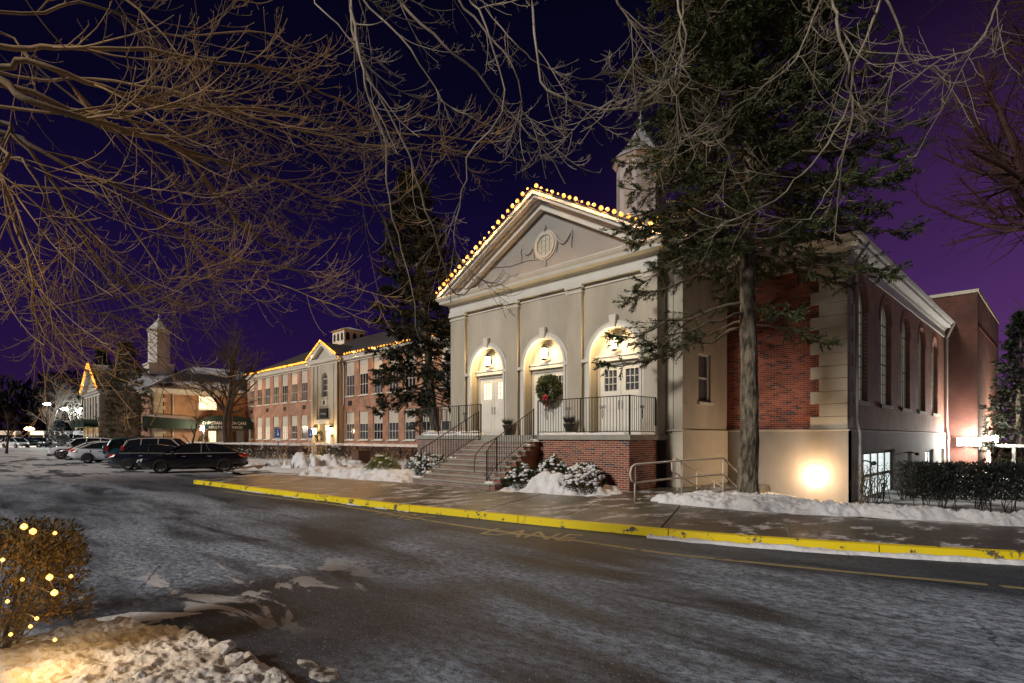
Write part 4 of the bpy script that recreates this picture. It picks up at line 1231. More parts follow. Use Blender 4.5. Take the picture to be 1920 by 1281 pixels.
r1 = railing('porch_railing', (-11.5, 14.62, 1.83), [((-13.32, 14.62, 1.83), (-9.56, 14.62, 1.83)), ((-9.56, 14.65, 1.83), (-9.56, 16.12, 1.83))], RH,
             'black iron porch railing with heart scrolls in front of the middle and right arched doors')
for x in (-12.9, -11.95, -10.55): scroll(r1, x, 14.62, 2.48, (1, 0))
scroll(r1, -9.56, 15.35, 2.48, (0, 1))
r2 = railing('porch_railing', (-18.3, 14.62, 1.83), [((-20.38, 14.62, 1.83), (-16.33, 14.62, 1.83)), ((-20.38, 14.65, 1.83), (-20.38, 16.1, 1.83))], RH,
             'black iron porch railing left of the steps, in front of the spruce trunk', )
for x in (-19.4, -17.3): scroll(r2, x, 14.62, 2.48, (1, 0))
zs0, zs1 = 0.30, 1.72
r3 = railing('stair_railing', (-16.5, 13.2, 0.9), [((-16.62, 11.98, zs0), (-16.33, 14.5, zs1))], 1.02, 'straight black railing down the left side of the porch steps')
r4 = railing('stair_railing', (-13.4, 13.2, 0.9), [((-13.15, 12.02, zs0), (-13.30, 12.6, 0.72)), ((-13.30, 12.6, 0.72), (-13.42, 14.5, zs1))], 1.02, 'black railing down the right side of the steps, with a curled lower end')
MB().tube([(-13.30, 12.6, 1.74), (-13.6, 12.3, 1.5), (-13.78, 12.1, 1.2), (-13.8, 12.05, 0.9), (-13.78, 12.05, 0.6)], 0.02, 6).build('curled_end', M_brown, r4)

# ---- pipe handrail by the basement stair
pr = empty('pipe_handrail', (-7.6, 13.5, 0.1), 'bent pinkish pipe handrail with two rails beside the big spruce trunk', 'handrail')
a, b, c_, d_ = Vector((-7.84, 12.24, 1.06)), Vector((-7.5, 14.0, 1.12)), Vector((-7.02, 15.5, 1.16)), Vector((-6.86, 17.1, 0.25))
dn = Vector((0, 0, -0.46))
end = [a + (a - b).normalized() * 0.12 + Vector((0, 0, -0.06)), a + (a - b).normalized() * 0.17 + dn * 0.5, a + (a - b).normalized() * 0.12 + dn + Vector((0, 0, 0.06))]
MB().tube([d_, c_, b, a] + end + [a + dn, b + dn, c_ + dn, d_ + dn], 0.026, 8).build('rail', M_pipe, pr, smooth=True)
for q, zb in ((a, 0.1), (b, 0.1), (c_, 0.0), (c_.lerp(d_, 0.55), -0.2)):
    MB().tube([(q.x, q.y, zb), tuple(q)], 0.024, 8).build('post', M_pipe, pr, smooth=True)
pr2 = empty('pipe_handrail', (-8.4, 16.3, 0.1), 'lower pipe handrail going down behind the bent one to the basement', 'handrail')
a, d_ = Vector((-8.55, 15.6, 1.12)), Vector((-8.0, 17.9, 0.05))
MB().tube([d_, a, a + Vector((-0.05, -0.14, -0.1)), a + Vector((-0.05, -0.14, -0.38)), a + dn, d_ + dn], 0.026, 8).build('rail', M_pipe, pr2, smooth=True)
for k in (0.03, 0.4, 0.75):
    q = a.lerp(d_, k); MB().tube([(q.x, q.y, -0.4), tuple(q)], 0.022, 8).build('post', M_pipe, pr2, smooth=True)
tag(MB().box(-9.4, -7.4, 12.35, 19.9, -0.2, 0.125).build('path', M_walk), kind='structure')

# ---------------------------------------------------------------- lanterns
def lantern(x, y, z, label, s=1.0, group=None, watts=24, glass=None, back=True, color=(1.0, 0.78, 0.45), loff=(0, -0.26, 0)):
    t = empty('wall_lantern', (x, y, z), label, 'lantern', group)
    h = 0.17 * s; r = 0.115 * s
    MB().lathe([(r * 0.9, -h), (r, h)], (x, y, z), 6).build('glass', glass or E_lantern, t)
    mb = MB(); mb.lathe([(0, -h - 0.06 * s), (r * 0.6, -h - 0.05 * s), (r * 1.15, -h), (r * 0.85, -h + 0.01)], (x, y, z), 6)
    mb.build('base', M_plastic, t)
    mb = MB(); mb.lathe([(r * 1.25, h - 0.01), (r * 0.5, h + 0.09 * s), (0.02, h + 0.11 * s), (0.03, h + 0.15 * s), (0, h + 0.17 * s)], (x, y, z), 6)
    mb.build('cap', M_plastic, t)
    for k in range(6):
        an = 2 * PI * k / 6
        MB().tube([(x + r * 0.92 * math.cos(an), y + r * 0.92 * math.sin(an), z - h), (x + 1.02 * r * math.cos(an), y + 1.02 * r * math.sin(an), z + h)], 0.005 * s, 4).build('bar', M_plastic, t)
    if back:
        MB().tube([(x, y, z + h + 0.12 * s), (x, y + 0.12, z + h + 0.17 * s), (x, y + 0.24, z + h * 0.3)], 0.013, 6).build('bracket', M_plastic, t)
        MB().box(x - 0.05, x + 0.05, y + 0.22, y + 0.25, z - 0.1, z + 0.1).build('back_plate', M_plastic, t)
    if watts:
        point('lantern_light', (x + loff[0], y + loff[1], z + loff[2]), watts, color, radius=0.1)
    return t
for i, uc in enumerate(BAYS):
    lantern(uc - 0.10, 16.36, 5.02, ['wall lantern glowing in the arch over the lit-paned left door', 'wall lantern glowing in the arch above the wreathed middle door', 'wall lantern glowing in the arch above the right-hand white doors'][i],
            s=1.15, group='lanterns over the porch doors', watts=90, color=(1.0, 0.70, 0.34))

# ---------------------------------------------------------------- leaves, wreaths
def leaf_cloud(centres, dirs, size, width, name, m, parent=None, jitter=0.6, kind='stuff'):
    """many small folded leaves: centres (n,3), dirs (n,3)"""
    n = len(centres)
    c = np.asarray(centres); d = np.asarray(dirs, float) + rng.normal(0, jitter, (n, 3))
    d /= np.linalg.norm(d, axis=1, keepdims=True) + 1e-9
    r = rng.normal(0, 1, (n, 3)); s = np.cross(d, r); s /= np.linalg.norm(s, axis=1, keepdims=True) + 1e-9
    sz = (size * rng.uniform(0.6, 1.3, n))[:, None]; wd = (width * rng.uniform(0.7, 1.3, n))[:, None]
    a = c; b = c + d * sz * 0.5 + s * wd * 0.5; e_ = c + d * sz; g = c + d * sz * 0.5 - s * wd * 0.5
    V = np.stack([a, b, e_, g], 1).reshape(-1, 3)
    F = np.arange(4 * n).reshape(n, 4)
    o = mesh_np(name, V, F, m, parent)
    if kind: o['kind'] = kind
    return o
def wreath(x, y, z, R_, r_, label, bow=True, hang=0.0, nrm=(0, -1), m=None, n=1500):
    t = empty('wreath', (x, y, z), label, 'wreath')
    a = rng.uniform(0, 2 * PI, n); q = rng.uniform(0, 2 * PI, n); rr = r_ * np.sqrt(rng.uniform(0.1, 1, n))
    ax = np.array([-nrm[1], nrm[0], 0.0]); az = np.array([0, 0, 1.0]); an = np.array([nrm[0], nrm[1], 0.0])
    rad = (np.cos(a)[:, None] * ax + np.sin(a)[:, None] * az)
    cc = np.array([x, y, z]) + rad * (R_ + (rr * np.cos(q))[:, None]) + an * (rr * np.sin(q) * 0.7)[:, None]
    tan = (-np.sin(a)[:, None] * ax + np.cos(a)[:, None] * az)
    leaf_cloud(cc, rad * 0.7 + tan * 0.8 + an * 0.4, r_ * 0.75, r_ * 0.28, 'greenery', m or M_needle, t)
    if bow:
        bx, by, bz = np.array([x, y, z]) + an * (r_ * 0.8) - az * (R_ + hang)
        k = R_ / 0.42
        for s in (-1, 1):
            for j, (du, dv) in enumerate([(0.17, 0.06), (0.13, -0.07), (0.06, 0.12)]):
                pts = [Vector((bx, by, bz)) + Vector(ax) * (s * u_ * k) + Vector((0, 0, v_ * k)) + Vector(an) * w_ * k for u_, v_, w_ in
                       [(0, 0, 0.02), (du * 0.6, dv + 0.05, 0.05), (du, dv + 0.02, 0.04), (du * 0.8, dv - 0.04, 0.05), (0.01, 0, 0.04)]]
                MB().tube(pts, [0.02 * k, 0.035 * k, 0.03 * k, 0.035 * k, 0.02 * k], 6).build('bow_loop', M_red, t, smooth=True)
            pts = [Vector((bx, by, bz)) + Vector(ax) * (s * u_ * k) + Vector((0, 0, v_ * k)) for u_, v_ in [(0, 0), (0.04, -0.25), (0.03, -0.5), (0.07, -0.8 if s < 0 else -0.45)]]
            MB().tube(pts, [0.012 * k, 0.02 * k, 0.018 * k, 0.006 * k], 4).build('ribbon_tail', M_red, t)
    return t
wreath(-14.42, 16.42, 3.62, 0.38, 0.18, 'large evergreen wreath with red bow on the middle arched door', m=mat('wreath_greens', (0.05, 0.07, 0.02), (0.11, 0.12, 0.04), rough=0.7, scale=9, contrast=0.4), n=2600)
# two dark planters between the doors
for x in (-12.93, -16.1):
    t = empty('planter', (x, 15.9, 1.83), 'dark urn planter against the pilaster between %s' % ('the middle and right arches' if x > -14 else 'the left and middle arches'), 'planter')
    MB().lathe([(0, 0), (0.13, 0), (0.11, 0.08), (0.17, 0.30), (0.22, 0.40), (0.20, 0.42), (0.16, 0.36)], (x, 15.85, 1.83), 14).build('urn', M_plastic, t, smooth=True)
    th = rng.uniform(0, 2 * PI, 160); rr = 0.13 * np.sqrt(rng.uniform(0, 1, 160))
    cc = np.stack([x + rr * np.cos(th), 15.85 + rr * np.sin(th), np.full(160, 2.24)], 1)
    leaf_cloud(cc, np.stack([np.cos(th) * 0.4, np.sin(th) * 0.4, np.ones(160)], 1), 0.28, 0.02, 'dry_stems', M_hedge, t, jitter=0.2)

# ---------------------------------------------------------------- strings of bulbs
def bulb_string(pts, n, label, r=0.05, m=None, lights=0, watts=3, name='string_lights', group=None, sag=0.0, sphere=8):
    pts = [Vector(p) for p in pts]
    t = empty(name, tuple(pts[0]), label, 'string lights', group)
    seg = [(pts[i + 1] - pts[i]).length for i in range(len(pts) - 1)]; tot = sum(seg)
    def at(s):
        for i, L in enumerate(seg):
            if s <= L or i == len(seg) - 1: return pts[i].lerp(pts[i + 1], min(1, s / L))
            s -= L
    MB().tube([tuple(p) for p in pts], 0.008, 4).build('cable', M_plastic, t)
    proto = None
    for k in range(n):
        q = at(tot * (k + 0.5) / n)
        q = q + Vector((random.uniform(-0.01, 0.01), -0.02, 0.03 + random.uniform(-0.02, 0.02)))
        if proto is None:
            proto = MB().lathe([(0.0, -0.9 * r), (0.6 * r, -0.75 * r), (0.95 * r, -0.2 * r), (0.9 * r, 0.3 * r), (0.55 * r, 0.85 * r), (0, 1.05 * r)], tuple(pts[0]), sphere).build('bulb', m or E_bulb, t, smooth=True)
            o = proto
        else: o = copy_child(proto, t)
        o.location = tuple(q - pts[0])
        q_ = random.uniform(0.78, 1.12) if random.random() > 0.15 else 0.55; o.scale = (q_, q_, q_)
    for k in range(lights):
        q = at(tot * (k + 0.5) / lights)
        point('string_glow', (q.x, q.y - 0.06, q.z + 0.07), watts, (1.0, 0.48, 0.13), radius=0.06)
    return t
ybulb = 15.60
bulb_string([(PX0 - 0.02, ybulb, PZ0 + 0.12), (PXC - 0.05, ybulb, PZ1 + 0.13)], 22, 'string of warm bulbs up the left slope of the big pediment', r=0.082, lights=10, watts=75)
bulb_string([(PXC + 0.12, ybulb, PZ1 + 0.10), (PX1 + 0.02, ybulb, PZ0 + 0.12)], 20, 'string of warm bulbs down the right slope of the big pediment', r=0.078, lights=9, watts=70)

# lamp low on the grey wall
lw = empty('bulkhead_lamp', (-5.95, 19.95, 0.45), 'glaring bulkhead lamp low on the grey wall right of the big spruce trunk', 'lamp')
MB().box(-6.06, -5.84, 19.93, 19.99, 0.34, 0.58).build('housing', M_steel, lw)
MB().lathe([(0, -0.13), (0.12, -0.12), (0.19, -0.06), (0.20, 0.0)], (-5.95, 19.928, 0.46), 20, 'y').build('lens', E_flood, lw, smooth=True)
point('bulkhead_light', (-5.95, 19.42, 0.58), 150, (1.0, 0.62, 0.30), radius=0.12)
# floodlights
for i, (x, y, z, lab) in enumerate([(-3.98, 39.0, 1.50, 'glaring white floodlight on the brick block beside the end of the hall'), (-3.35, 45.2, 1.62, 'second floodlight, on the far right side wall of the brick block')]):
    t = empty('floodlight', (x, y, z), lab, 'floodlight')
    if i == 0:
        for s in (-0.27, 0.27):
            MB().box(x + s - 0.24, x + s + 0.24, y - 0.06, y - 0.03, z - 0.2, z + 0.2).build('lens', E_flood, t, bevel=0.01)
            MB().box(x + s - 0.22, x + s + 0.22, y - 0.028, y + 0.24, z - 0.18, z + 0.18).build('housing', M_steel, t, bevel=0.02)
        point('flood_glow', (x + 0.2, y - 0.35, z + 0.05), 1350, (1.0, 0.95, 0.86), radius=0.18)
    else:
        MB().box(x + 0.03, x + 0.06, y - 0.9, y + 0.9, z - 0.38, z + 0.38).build('lens', E_flood, t, bevel=0.01)
        MB().box(x - 0.28, x + 0.028, y - 0.45, y + 0.45, z - 0.27, z + 0.27).build('housing', M_steel, t, bevel=0.02)
        point('flood_glow', (x + 0.45, y - 0.3, z + 0.15), 1500, (1.0, 0.86, 0.68), radius=0.25)

# ================================================================ classroom wing
wing = empty('classroom_wing', (-50, 25, 0), 'long two-storey brick wing with tall paired windows and a small gabled entrance bay', 'building')
FW = front(24.0); FWI = front(24.14)
WX0, WX1 = -66.9, -24.5
mb = MB(); mb.box(WX0, WX1, 24.14, 24.5, -0.3, 8.2); mb.build('infill_wall', M_panel, wing)
def bays_of(xc, n, x0, x1, step, width):
    cs = [xc + step * k for k in range(n)]
    piers = []
    e_ = x0
    for c in cs:
        piers.append((e_, c - width / 2)); e_ = c + width / 2
    piers.append((e_, x1))
    return cs, piers
left_c, left_p = bays_of(-65.6, 8, WX0, -49.3, 2.22, 1.42)
right_c, right_p = bays_of(-43.5, 8, -44.75, WX1, 2.2, 1.40)
lit_lower = {2: E_candle, 3: E_candle}
for cs, ps in ((left_c, left_p), (right_c, right_p)):
    for a, b in ps:
        MB(FW).box(a, b, 0.0, 8.2, -0.14, 0).build('brick_pier', M_brickX, wing)
    for k, c in enumerate(cs):
        a, b = c - 0.71, c + 0.71
        MB(FW).box(a + 0.003, b - 0.003, 3.9, 5.16, -0.14, -0.01).build('spandrel', M_brickX, wing)
        MB(FW).box(a + 0.003, b - 0.003, 0.0, 1.45, -0.14, -0.01).build('spandrel', M_brickX, wing)
        for v0, v1, pt in ((1.55, 2.92, 3.88), (5.25, 7.05, 8.19)):
            MB(FW).box(a + 0.01, b - 0.01, v1 + 0.01, pt, -0.13, -0.085).build('transom_panel', M_panel, wing)
            gm = M_glass2 if (k * 7 + int(v0)) % 3 else M_glass
            if cs is left_c and v0 < 2 and k in (1, 2, 4): gm = MATS.get('dim_lit_glass') or emit('dim_lit_glass', (1.0, 0.75, 0.45), 0.32)
            rect_window(wing, FW, a + 0.01, b - 0.01, v0, v1, 3, 2, gm, w=-0.06, fw=0.06, mw=0.04)
        if k % 2 == 0:
            MB(FW).box(c - 0.3, c + 0.3, 4.45, 4.85, -0.02, 0.02).build('wall_vent', M_plastic, wing)
# water table snow ledge
sweep([(WX0, 24.0), (WX1, 24.0)], [(-0.2, 8.19), (0.03, 8.19), (0.03, 8.32), (0.22, 8.36), (0.26, 8.5), (0.36, 8.66), (0.36, 8.7), (-0.2, 8.7)], 'cornice', M_white, wing)
mb = MB()
mb.add([(WX0 - 0.5, 23.6, 8.71), (WX1, 23.6, 8.71), (WX1, 36.6, 8.71), (WX0 - 0.5, 36.6, 8.71), (WX0 + 5.5, 30, 12.1), (WX1, 30, 12.1)], [(0, 1, 5, 4), (2, 3, 4, 5), (3, 0, 4), (1, 2, 5)])
mb.build('roof', M_roof, wing)
# entrance bay
BX0, BX1, BXC = -49.5, -44.6, -47.0
FE = front(23.45)
mb = MB(FE)
arch_pieces(mb, BXC - 1.0, BXC + 1.0, 5.3, 8.2, BXC, 0.55, 6.95, 0, -0.6, seg=12)
mb.box(BX0, BXC - 1.0, 0, 8.2, -0.6, 0); mb.box(BXC + 1.0, BX1, 0, 8.2, -0.6, 0)
mb.box(BXC - 1.0, BXC + 1.0, 3.1, 5.3, -0.6, 0)
mb.build('entrance_bay', M_cream, wing)
for u in (BX0 + 0.25, BXC - 1.55, BXC + 1.55, BX1 - 0.25):
    MB(FE).box(u - 0.25, u + 0.25, 0, 8.19, -0.1, 0.08).build('pilaster', M_cream, wing)
arch_window(wing, FE, BXC, 0.55, 5.3, 6.95, cols=3, rows=3, m=M_glass, w=-0.1)
MB(FE).box(BXC - 0.5, BXC + 0.5, 4.55, 5.1, 0.0, 0.06).build('apron_panel', M_white, wing)
MB(FE).box(BXC - 0.18, BXC + 0.18, 4.65, 5.0, 0.061, 0.07).build('apron_vent', M_plastic, wing)
MB(FE).box(BXC - 0.75, BXC + 0.75, 3.45, 4.3, 0.03, 0.12).build('plaque', M_plastic, wing)
text('plaque_lettering', 'Heritage', (BXC, 23.45 - 0.13, 3.75), (R(90), 0, 0), 0.3, M_white, wing, align='CENTER')
MB(FE).box(BXC - 1.3, BXC + 1.3, 2.95, 3.3, -0.02, 0.35).build('door_hood', M_white, wing)
MB(FE).box(BXC - 1.0, BXC + 1.0, 0.3, 2.95, -0.5, -0.45).build('lobby_wall', M_panel, wing)
dd = MB(FE).box(BXC - 0.5, BXC + 0.5, 0.3, 2.3, -0.44, -0.38).build('door', M_door, wing)
MB(FE).box(BXC - 0.36, BXC + 0.36, 1.1, 2.15, -0.379, -0.37).build('pane', E_winwarm, dd)
for k in range(4):
    MB(FE).box(BXC - 0.74 + k * 0.38, BXC - 0.44 + k * 0.38, 2.4, 2.85, -0.449, -0.43).build('transom_pane', E_winwarm, wing)
FEg = front(23.45)
mb = MB(FEg)
gx0, gx1, gz0, gz1 = BX0 - 0.35, BX1 + 0.35, 8.72, 10.15
mb.prism([(gx0 + 0.5, gz0), (gx1 - 0.5, gz0), (BXC, gz1 - 0.25)], -0.5, 0.0); mb.build('gable_wall', M_panel, wing)
for s in (-1, 1):
    xe = gx0 if s < 0 else gx1
    MB(FEg).prism([(xe, gz0), (BXC, gz1), (BXC, gz1 - 0.3), (xe - s * -0.0 + (0.9 if s < 0 else -0.9), gz0)], -0.4, 0.35).build('raking_cornice', M_white, wing)
sweep([(BX0, 24.0), (BX0, 23.45), (BX1, 23.45), (BX1, 24.0)], [(-0.2, 8.2), (0.04, 8.2), (0.04, 8.35), (0.24, 8.4), (0.3, 8.66), (0.34, 8.715), (-0.2, 8.715)], 'cornice', M_white, wing)
mb = MB(); mb.add([(gx0, 23.05, gz0 + 0.02), (BXC, 23.05, gz1 + 0.02), (gx1, 23.05, gz0 + 0.02), (gx0, 27, gz0 + 0.02), (BXC, 28, gz1 + 0.02), (gx1, 27, gz0 + 0.02)], [(0, 1, 4, 3), (1, 2, 5, 4)])
mb.build('gable_roof', M_roof, wing)
downspout(wing, [(-44.35, 23.7, 8.6), (-44.4, 23.9, 7.8), (-44.4, 23.9, 4.6), (-44.65, 23.85, 4.3)], 0.07, M_spout)
# little square cupola on the ridge
mb = MB(); mb.box(-55.9, -53.4, 28.8, 31.2, 11.2, 13.0); mb.build('cupola', M_white, wing)
mb = MB(); mb.add([(-56.2, 28.5, 13.0), (-53.1, 28.5, 13.0), (-53.1, 31.5, 13.0), (-56.2, 31.5, 13.0), (-54.65, 30, 13.5)], [(0, 1, 4), (1, 2, 4), (2, 3, 4), (3, 0, 4), (0, 3, 2, 1)]); mb.build('cupola_roof', M_white, wing)
for k in range(3):
    x = -55.45 + k * 0.8
    MB(front(28.8)).prism([(x - 0.22, 11.9), (x + 0.22, 11.9), (x + 0.22, 12.5), (x + 0.1, 12.68), (x - 0.1, 12.68), (x - 0.22, 12.5)], 0.0, 0.02).build('cupola_opening', M_plastic, wing)
for k in range(3):
    y = 29.2 + k * 0.8
    MB(side(-53.4)).prism([(y - 0.22, 11.9), (y + 0.22, 11.9), (y + 0.22, 12.5), (y + 0.1, 12.68), (y - 0.1, 12.68), (y - 0.22, 12.5)], 0.0, 0.02).build('cupola_opening', M_plastic, wing)
yb_ = 23.60
bulb_string([(-43.9, yb_, 8.80), (-24.6, yb_, 8.80)], 44, 'string of warm bulbs along the wing eave behind the left spruce', r=0.085, m=E_bulbfar, lights=6, watts=240, sphere=6)
bulb_string([(-66.8, yb_, 8.80), (-49.9, yb_, 8.80)], 64, 'string of warm bulbs along the wing eave left of its small gable', r=0.11, m=E_bulbfar, lights=6, watts=340, sphere=6)
bulb_string([(gx0, 23.05, gz0 + 0.1), (BXC, 23.05, gz1 + 0.1), (gx1, 23.05, gz0 + 0.1)], 30, 'string of warm bulbs around the small gable of the wing', r=0.10, m=E_bulbfar, lights=3, watts=60, sphere=6)
for s in (-1, 1):
    lantern(BXC + s * 1.55, 23.2, 2.3, 'wall lantern %s of the wing entrance door' % ('left' if s < 0 else 'right'), s=1.6, watts=130, loff=(0, -0.4, 0), glass=E_lantern, color=(1.0, 0.62, 0.25))
wreath(BXC, 23.0, 1.65, 0.5, 0.2, 'dark wreath with red bow at the small door of the wing', n=500, m=M_needledk)
lr = empty('entrance_handrail', (BXC, 21.5, 0), 'pale handrails curving beside the steps of the wing entrance', 'handrail')
for s in (-1, 1):
    MB().tube([(BXC + s * 1.1, 23.2, 1.3), (BXC + s * 1.1, 22.3, 1.3), (BXC + s * 1.3, 20.9, 0.8), (BXC + s * 1.5, 20.5, 0.8), (BXC + s * 1.6, 20.5, 0.3)], 0.03, 6).build('rail', M_pipe, lr)
MB().box(BXC - 1.1, BXC + 1.1, 22.0, 23.4, -0.1, 0.28).build('step', M_concrete, lr)

# ================================================================ annex on the left
annex = empty('annex_building', (-80, 16, 0), 'brick annex with snowy hipped roof, tall white cupola and green canopy at far left', 'building')
AX, AY0, AY1 = -67.5, 14.9, 24.2
FA = side(AX)
mb = MB(FA)
lw0, lw1, lz0, lz1 = 19.1, 21.0, 4.75, 6.3
for (a, b, c_, d_) in ((AY0 + 0.9, lw0, 0, 6.3), (lw1, AY1, 0, 6.3), (lw0, lw1, 0, lz0)):
    mb.box(a, b, c_, d_, -0.3, 0)
mb.build('brick_wall', M_brickA, annex)
rect_window(annex, FA, lw0, lw1, lz0, 6.27, 2, 2, E_winwarm, w=-0.06, fw=0.06, mw=0.05)
MB(FA).box(AY0 + 0.9, 19.0, 2.6, 2.9, -0.1, 0.012).build('band_course', M_brickA, annex)
for k in range(15):
    z = 0.02 + k * 0.42
    MB().box(AX - 0.5, AX + 0.02, AY0 - 0.02, AY0 + (1.05 if k % 2 else 0.8), z, z + 0.40).build('quoin_stone', M_stone, annex)
mb = MB(); mb.box(-73.7, AX - 0.5, AY0, AY0 + 0.3, 0, 6.3); mb.build('front_wall', M_brickX, annex)
# gabled pavilion
GX0, GX1, GY = -83.7, -73.7, 11.3
mb = MB(); mb.box(GX0, GX1, GY, GY + 0.3, 0, 6.3); mb.build('pavilion_wall', M_cream, annex)
mb = MB(); mb.box(GX1 - 0.3, GX1, GY + 0.3, AY0, 0, 6.3); mb.build('pavilion_wall', M_cream, annex)
FG = front(GY)
for u in (GX0 + 0.4, -81.2, -78.7 - 0.9, -78.7 + 0.9, -76.2, GX1 - 0.4):
    MB(FG).box(u - 0.35, u + 0.35, 0, 6.3, 0.0, 0.14).build('pilaster', M_panel, annex)
for u in (-82.2, -78.7, -75.2):
    rect_window(annex, FG, u - 0.6, u + 0.6, 3.2, 5.6, 2, 3, M_glass, w=0.06, fw=0.08, mw=0.05)
    MB(FG).box(u - 0.9, u + 0.9, 0.1, 2.9, 0.01, 0.05).build('entrance_panel', M_panel, annex)
for k in range(15):
    z = 0.02 + k * 0.42
    MB().box(GX1 - 0.6, GX1 + 0.04, GY - 0.03, GY + (1.0 if k % 2 else 0.7), z, z + 0.40).build('quoin_stone', M_stone, annex)
sweep([(GX0, 20), (GX0, GY), (GX1, GY), (GX1, AY0), (AX, AY0), (AX, AY1)], [(-0.3, 6.3), (0.04, 6.3), (0.04, 6.5), (0.2, 6.55), (0.26, 6.68), (0.42, 6.8), (0.42, 6.88), (-0.3, 6.9)], 'cornice', M_white, annex)
gz = 10.0; gc_ = (GX0 + GX1) / 2
mb = MB(FG); mb.prism([(GX0 + 0.3, 6.9), (GX1 - 0.3, 6.9), (gc_, gz - 0.4)], -0.4, -0.05); mb.build('gable_wall', M_panel, annex)
for s in (-1, 1):
    xe = gc_ + s * 5.4
    MB(FG).prism([(xe, 6.9), (gc_, gz), (gc_, gz - 0.5), (xe - s * 0.9, 6.9)], -0.3, 0.35).build('raking_cornice', M_white, annex)
mb = MB(); mb.add([(gc_ - 5.5, GY - 0.36, 6.9), (gc_, GY - 0.36, gz + 0.03), (gc_ + 5.5, GY - 0.36, 6.9), (gc_ - 5.5, 20, 6.9), (gc_, 22, gz + 0.03), (gc_ + 5.5, 20, 6.9)], [(0, 1, 4, 3), (1, 2, 5, 4)])
mb.build('gable_roof', M_snowroof, annex)
rx = -75.4
mb = MB(); mb.add([(AX + 0.45, AY0 - 0.45, 6.9), (AX + 0.45, 40, 6.9), (-83.5, 40, 6.9), (-83.5, AY0 - 0.45, 6.9), (rx, 20.6, 10.3), (rx, 40, 10.3)], [(0, 1, 5, 4), (2, 3, 4, 5), (3, 0, 4), (1, 2, 5)])
mb.build('hip_roof', M_snowroof, annex)
cupola(annex, gc_, 17.9, 8.6, 2.15, 1.9, 4.1, 1.6, louvre=False)
downspout(annex, [(AX + 0.1, 16.6, 6.3), (AX + 0.1, 16.6, 0)], 0.08, M_spout)
bulb_string([(gc_ - 5.4, GY - 0.4, 6.98), (gc_, GY - 0.4, gz + 0.08), (gc_ + 5.4, GY - 0.4, 6.98)], 60, 'string of warm bulbs around the annex gable at far left', r=0.12, m=E_bulbfar, lights=3, watts=90, sphere=6)
# small scalloped awning
aw = empty('awning', (gc_, GY - 0.8, 3), 'small green awning with three scallops on the annex gable front', 'awning')
for u in (-82.0, -78.7, -75.4):
    mb = MB(front(GY)); n = 8
    for k in range(n):
        a = PI * k / n; b = PI * (k + 1) / n
        mb.prism([(u - 1.6 * math.cos(a), 2.9 + 0.8 * math.sin(a)), (u - 1.6 * math.cos(b), 2.9 + 0.8 * math.sin(b)), (u - 1.6 * math.cos(b), 2.85 + 0.0), (u - 1.6 * math.cos(a), 2.85)], 0.1, 1.4)
    mb.build('canvas', M_green, aw)
for u in (-82.0, -78.7, -75.4):
    point('awning_light', (u, GY - 0.9, 2.6), 25, (1.0, 0.62, 0.25), radius=0.1)
# long canopy
cn = empty('canopy', (AX + 1.2, 19, 2.6), 'long dark green canopy with white lettering on the brick annex', 'canopy')
FC = side(AX)
cy0, cy1 = 13.9, 23.9
mb = MB(FC)
mb.prism([(cy0, 2.75), (cy1, 2.75), (cy1, 3.35), (cy0 + 0.2, 3.95), (cy0, 3.95)], 2.3, 2.36) if False else None
def vault(y0, y1, z0, h, w0, w1, name):
    mb = MB(FC); n = 10; uc = (y0 + y1) / 2; r = (y1 - y0) / 2
    for k in range(n):
        a = PI * k / n; b = PI * (k + 1) / n
        mb.prism([(uc - r * math.cos(a), z0 + h * math.sin(a)), (uc - r * math.cos(b), z0 + h * math.sin(b)), (uc - r * math.cos(b), z0 - 0.02), (uc - r * math.cos(a), z0 - 0.02)], w0, w1)
    return mb.build(name, M_green, cn)
mb = MB(FC)
mb.prism([(cy0, 2.65), (18.6, 2.65), (18.6, 3.5), (cy0, 3.85)], 1.5, 1.56); mb.build('valance', M_green, cn)
mb = MB(FC); mb.add([(cy0, 3.86, 1.56), (18.6, 3.51, 1.56), (18.6, 4.0, 0.02), (cy0, 4.1, 0.02)], [(0, 1, 2, 3)]); mb.build('canvas', M_green, cn)
vault(18.62, 23.9, 3.3, 0.85, 0.02, 2.6, 'canvas')
MB(FC).box(18.62, 23.9, 2.62, 3.279, 2.5, 2.6).build('valance', M_green, cn)
MB(FC).box(cy0 - 0.03, cy0, 2.65, 3.85, 0.02, 1.56).build('end_panel', M_green, cn)
mb = MB(FC); mb.add([(cy0, 3.88, 1.58), (18.4, 3.56, 1.58), (18.4, 4.04, 0.02), (cy0, 4.13, 0.02)], [(0, 1, 2, 3)]); mb.build('snow_cover', M_snow, cn)
for y in (18.9, 23.6):
    MB(FC).box(y - 0.06, y + 0.06, 0, 2.65, 2.4, 2.52).build('post', M_white, cn)
text('canopy_lettering', 'CHRISTIAN HEALTH CARE', (AX + 2.625, 18.72, 3.12), (R(90), 0, R(90)), 0.46, M_signwhite, cn, xs=0.82)
text('canopy_lettering', 'ADULT DAY SERVICES', (AX + 2.625, 19.3, 2.70), (R(90), 0, R(90)), 0.36, M_signwhite, cn, xs=0.98)
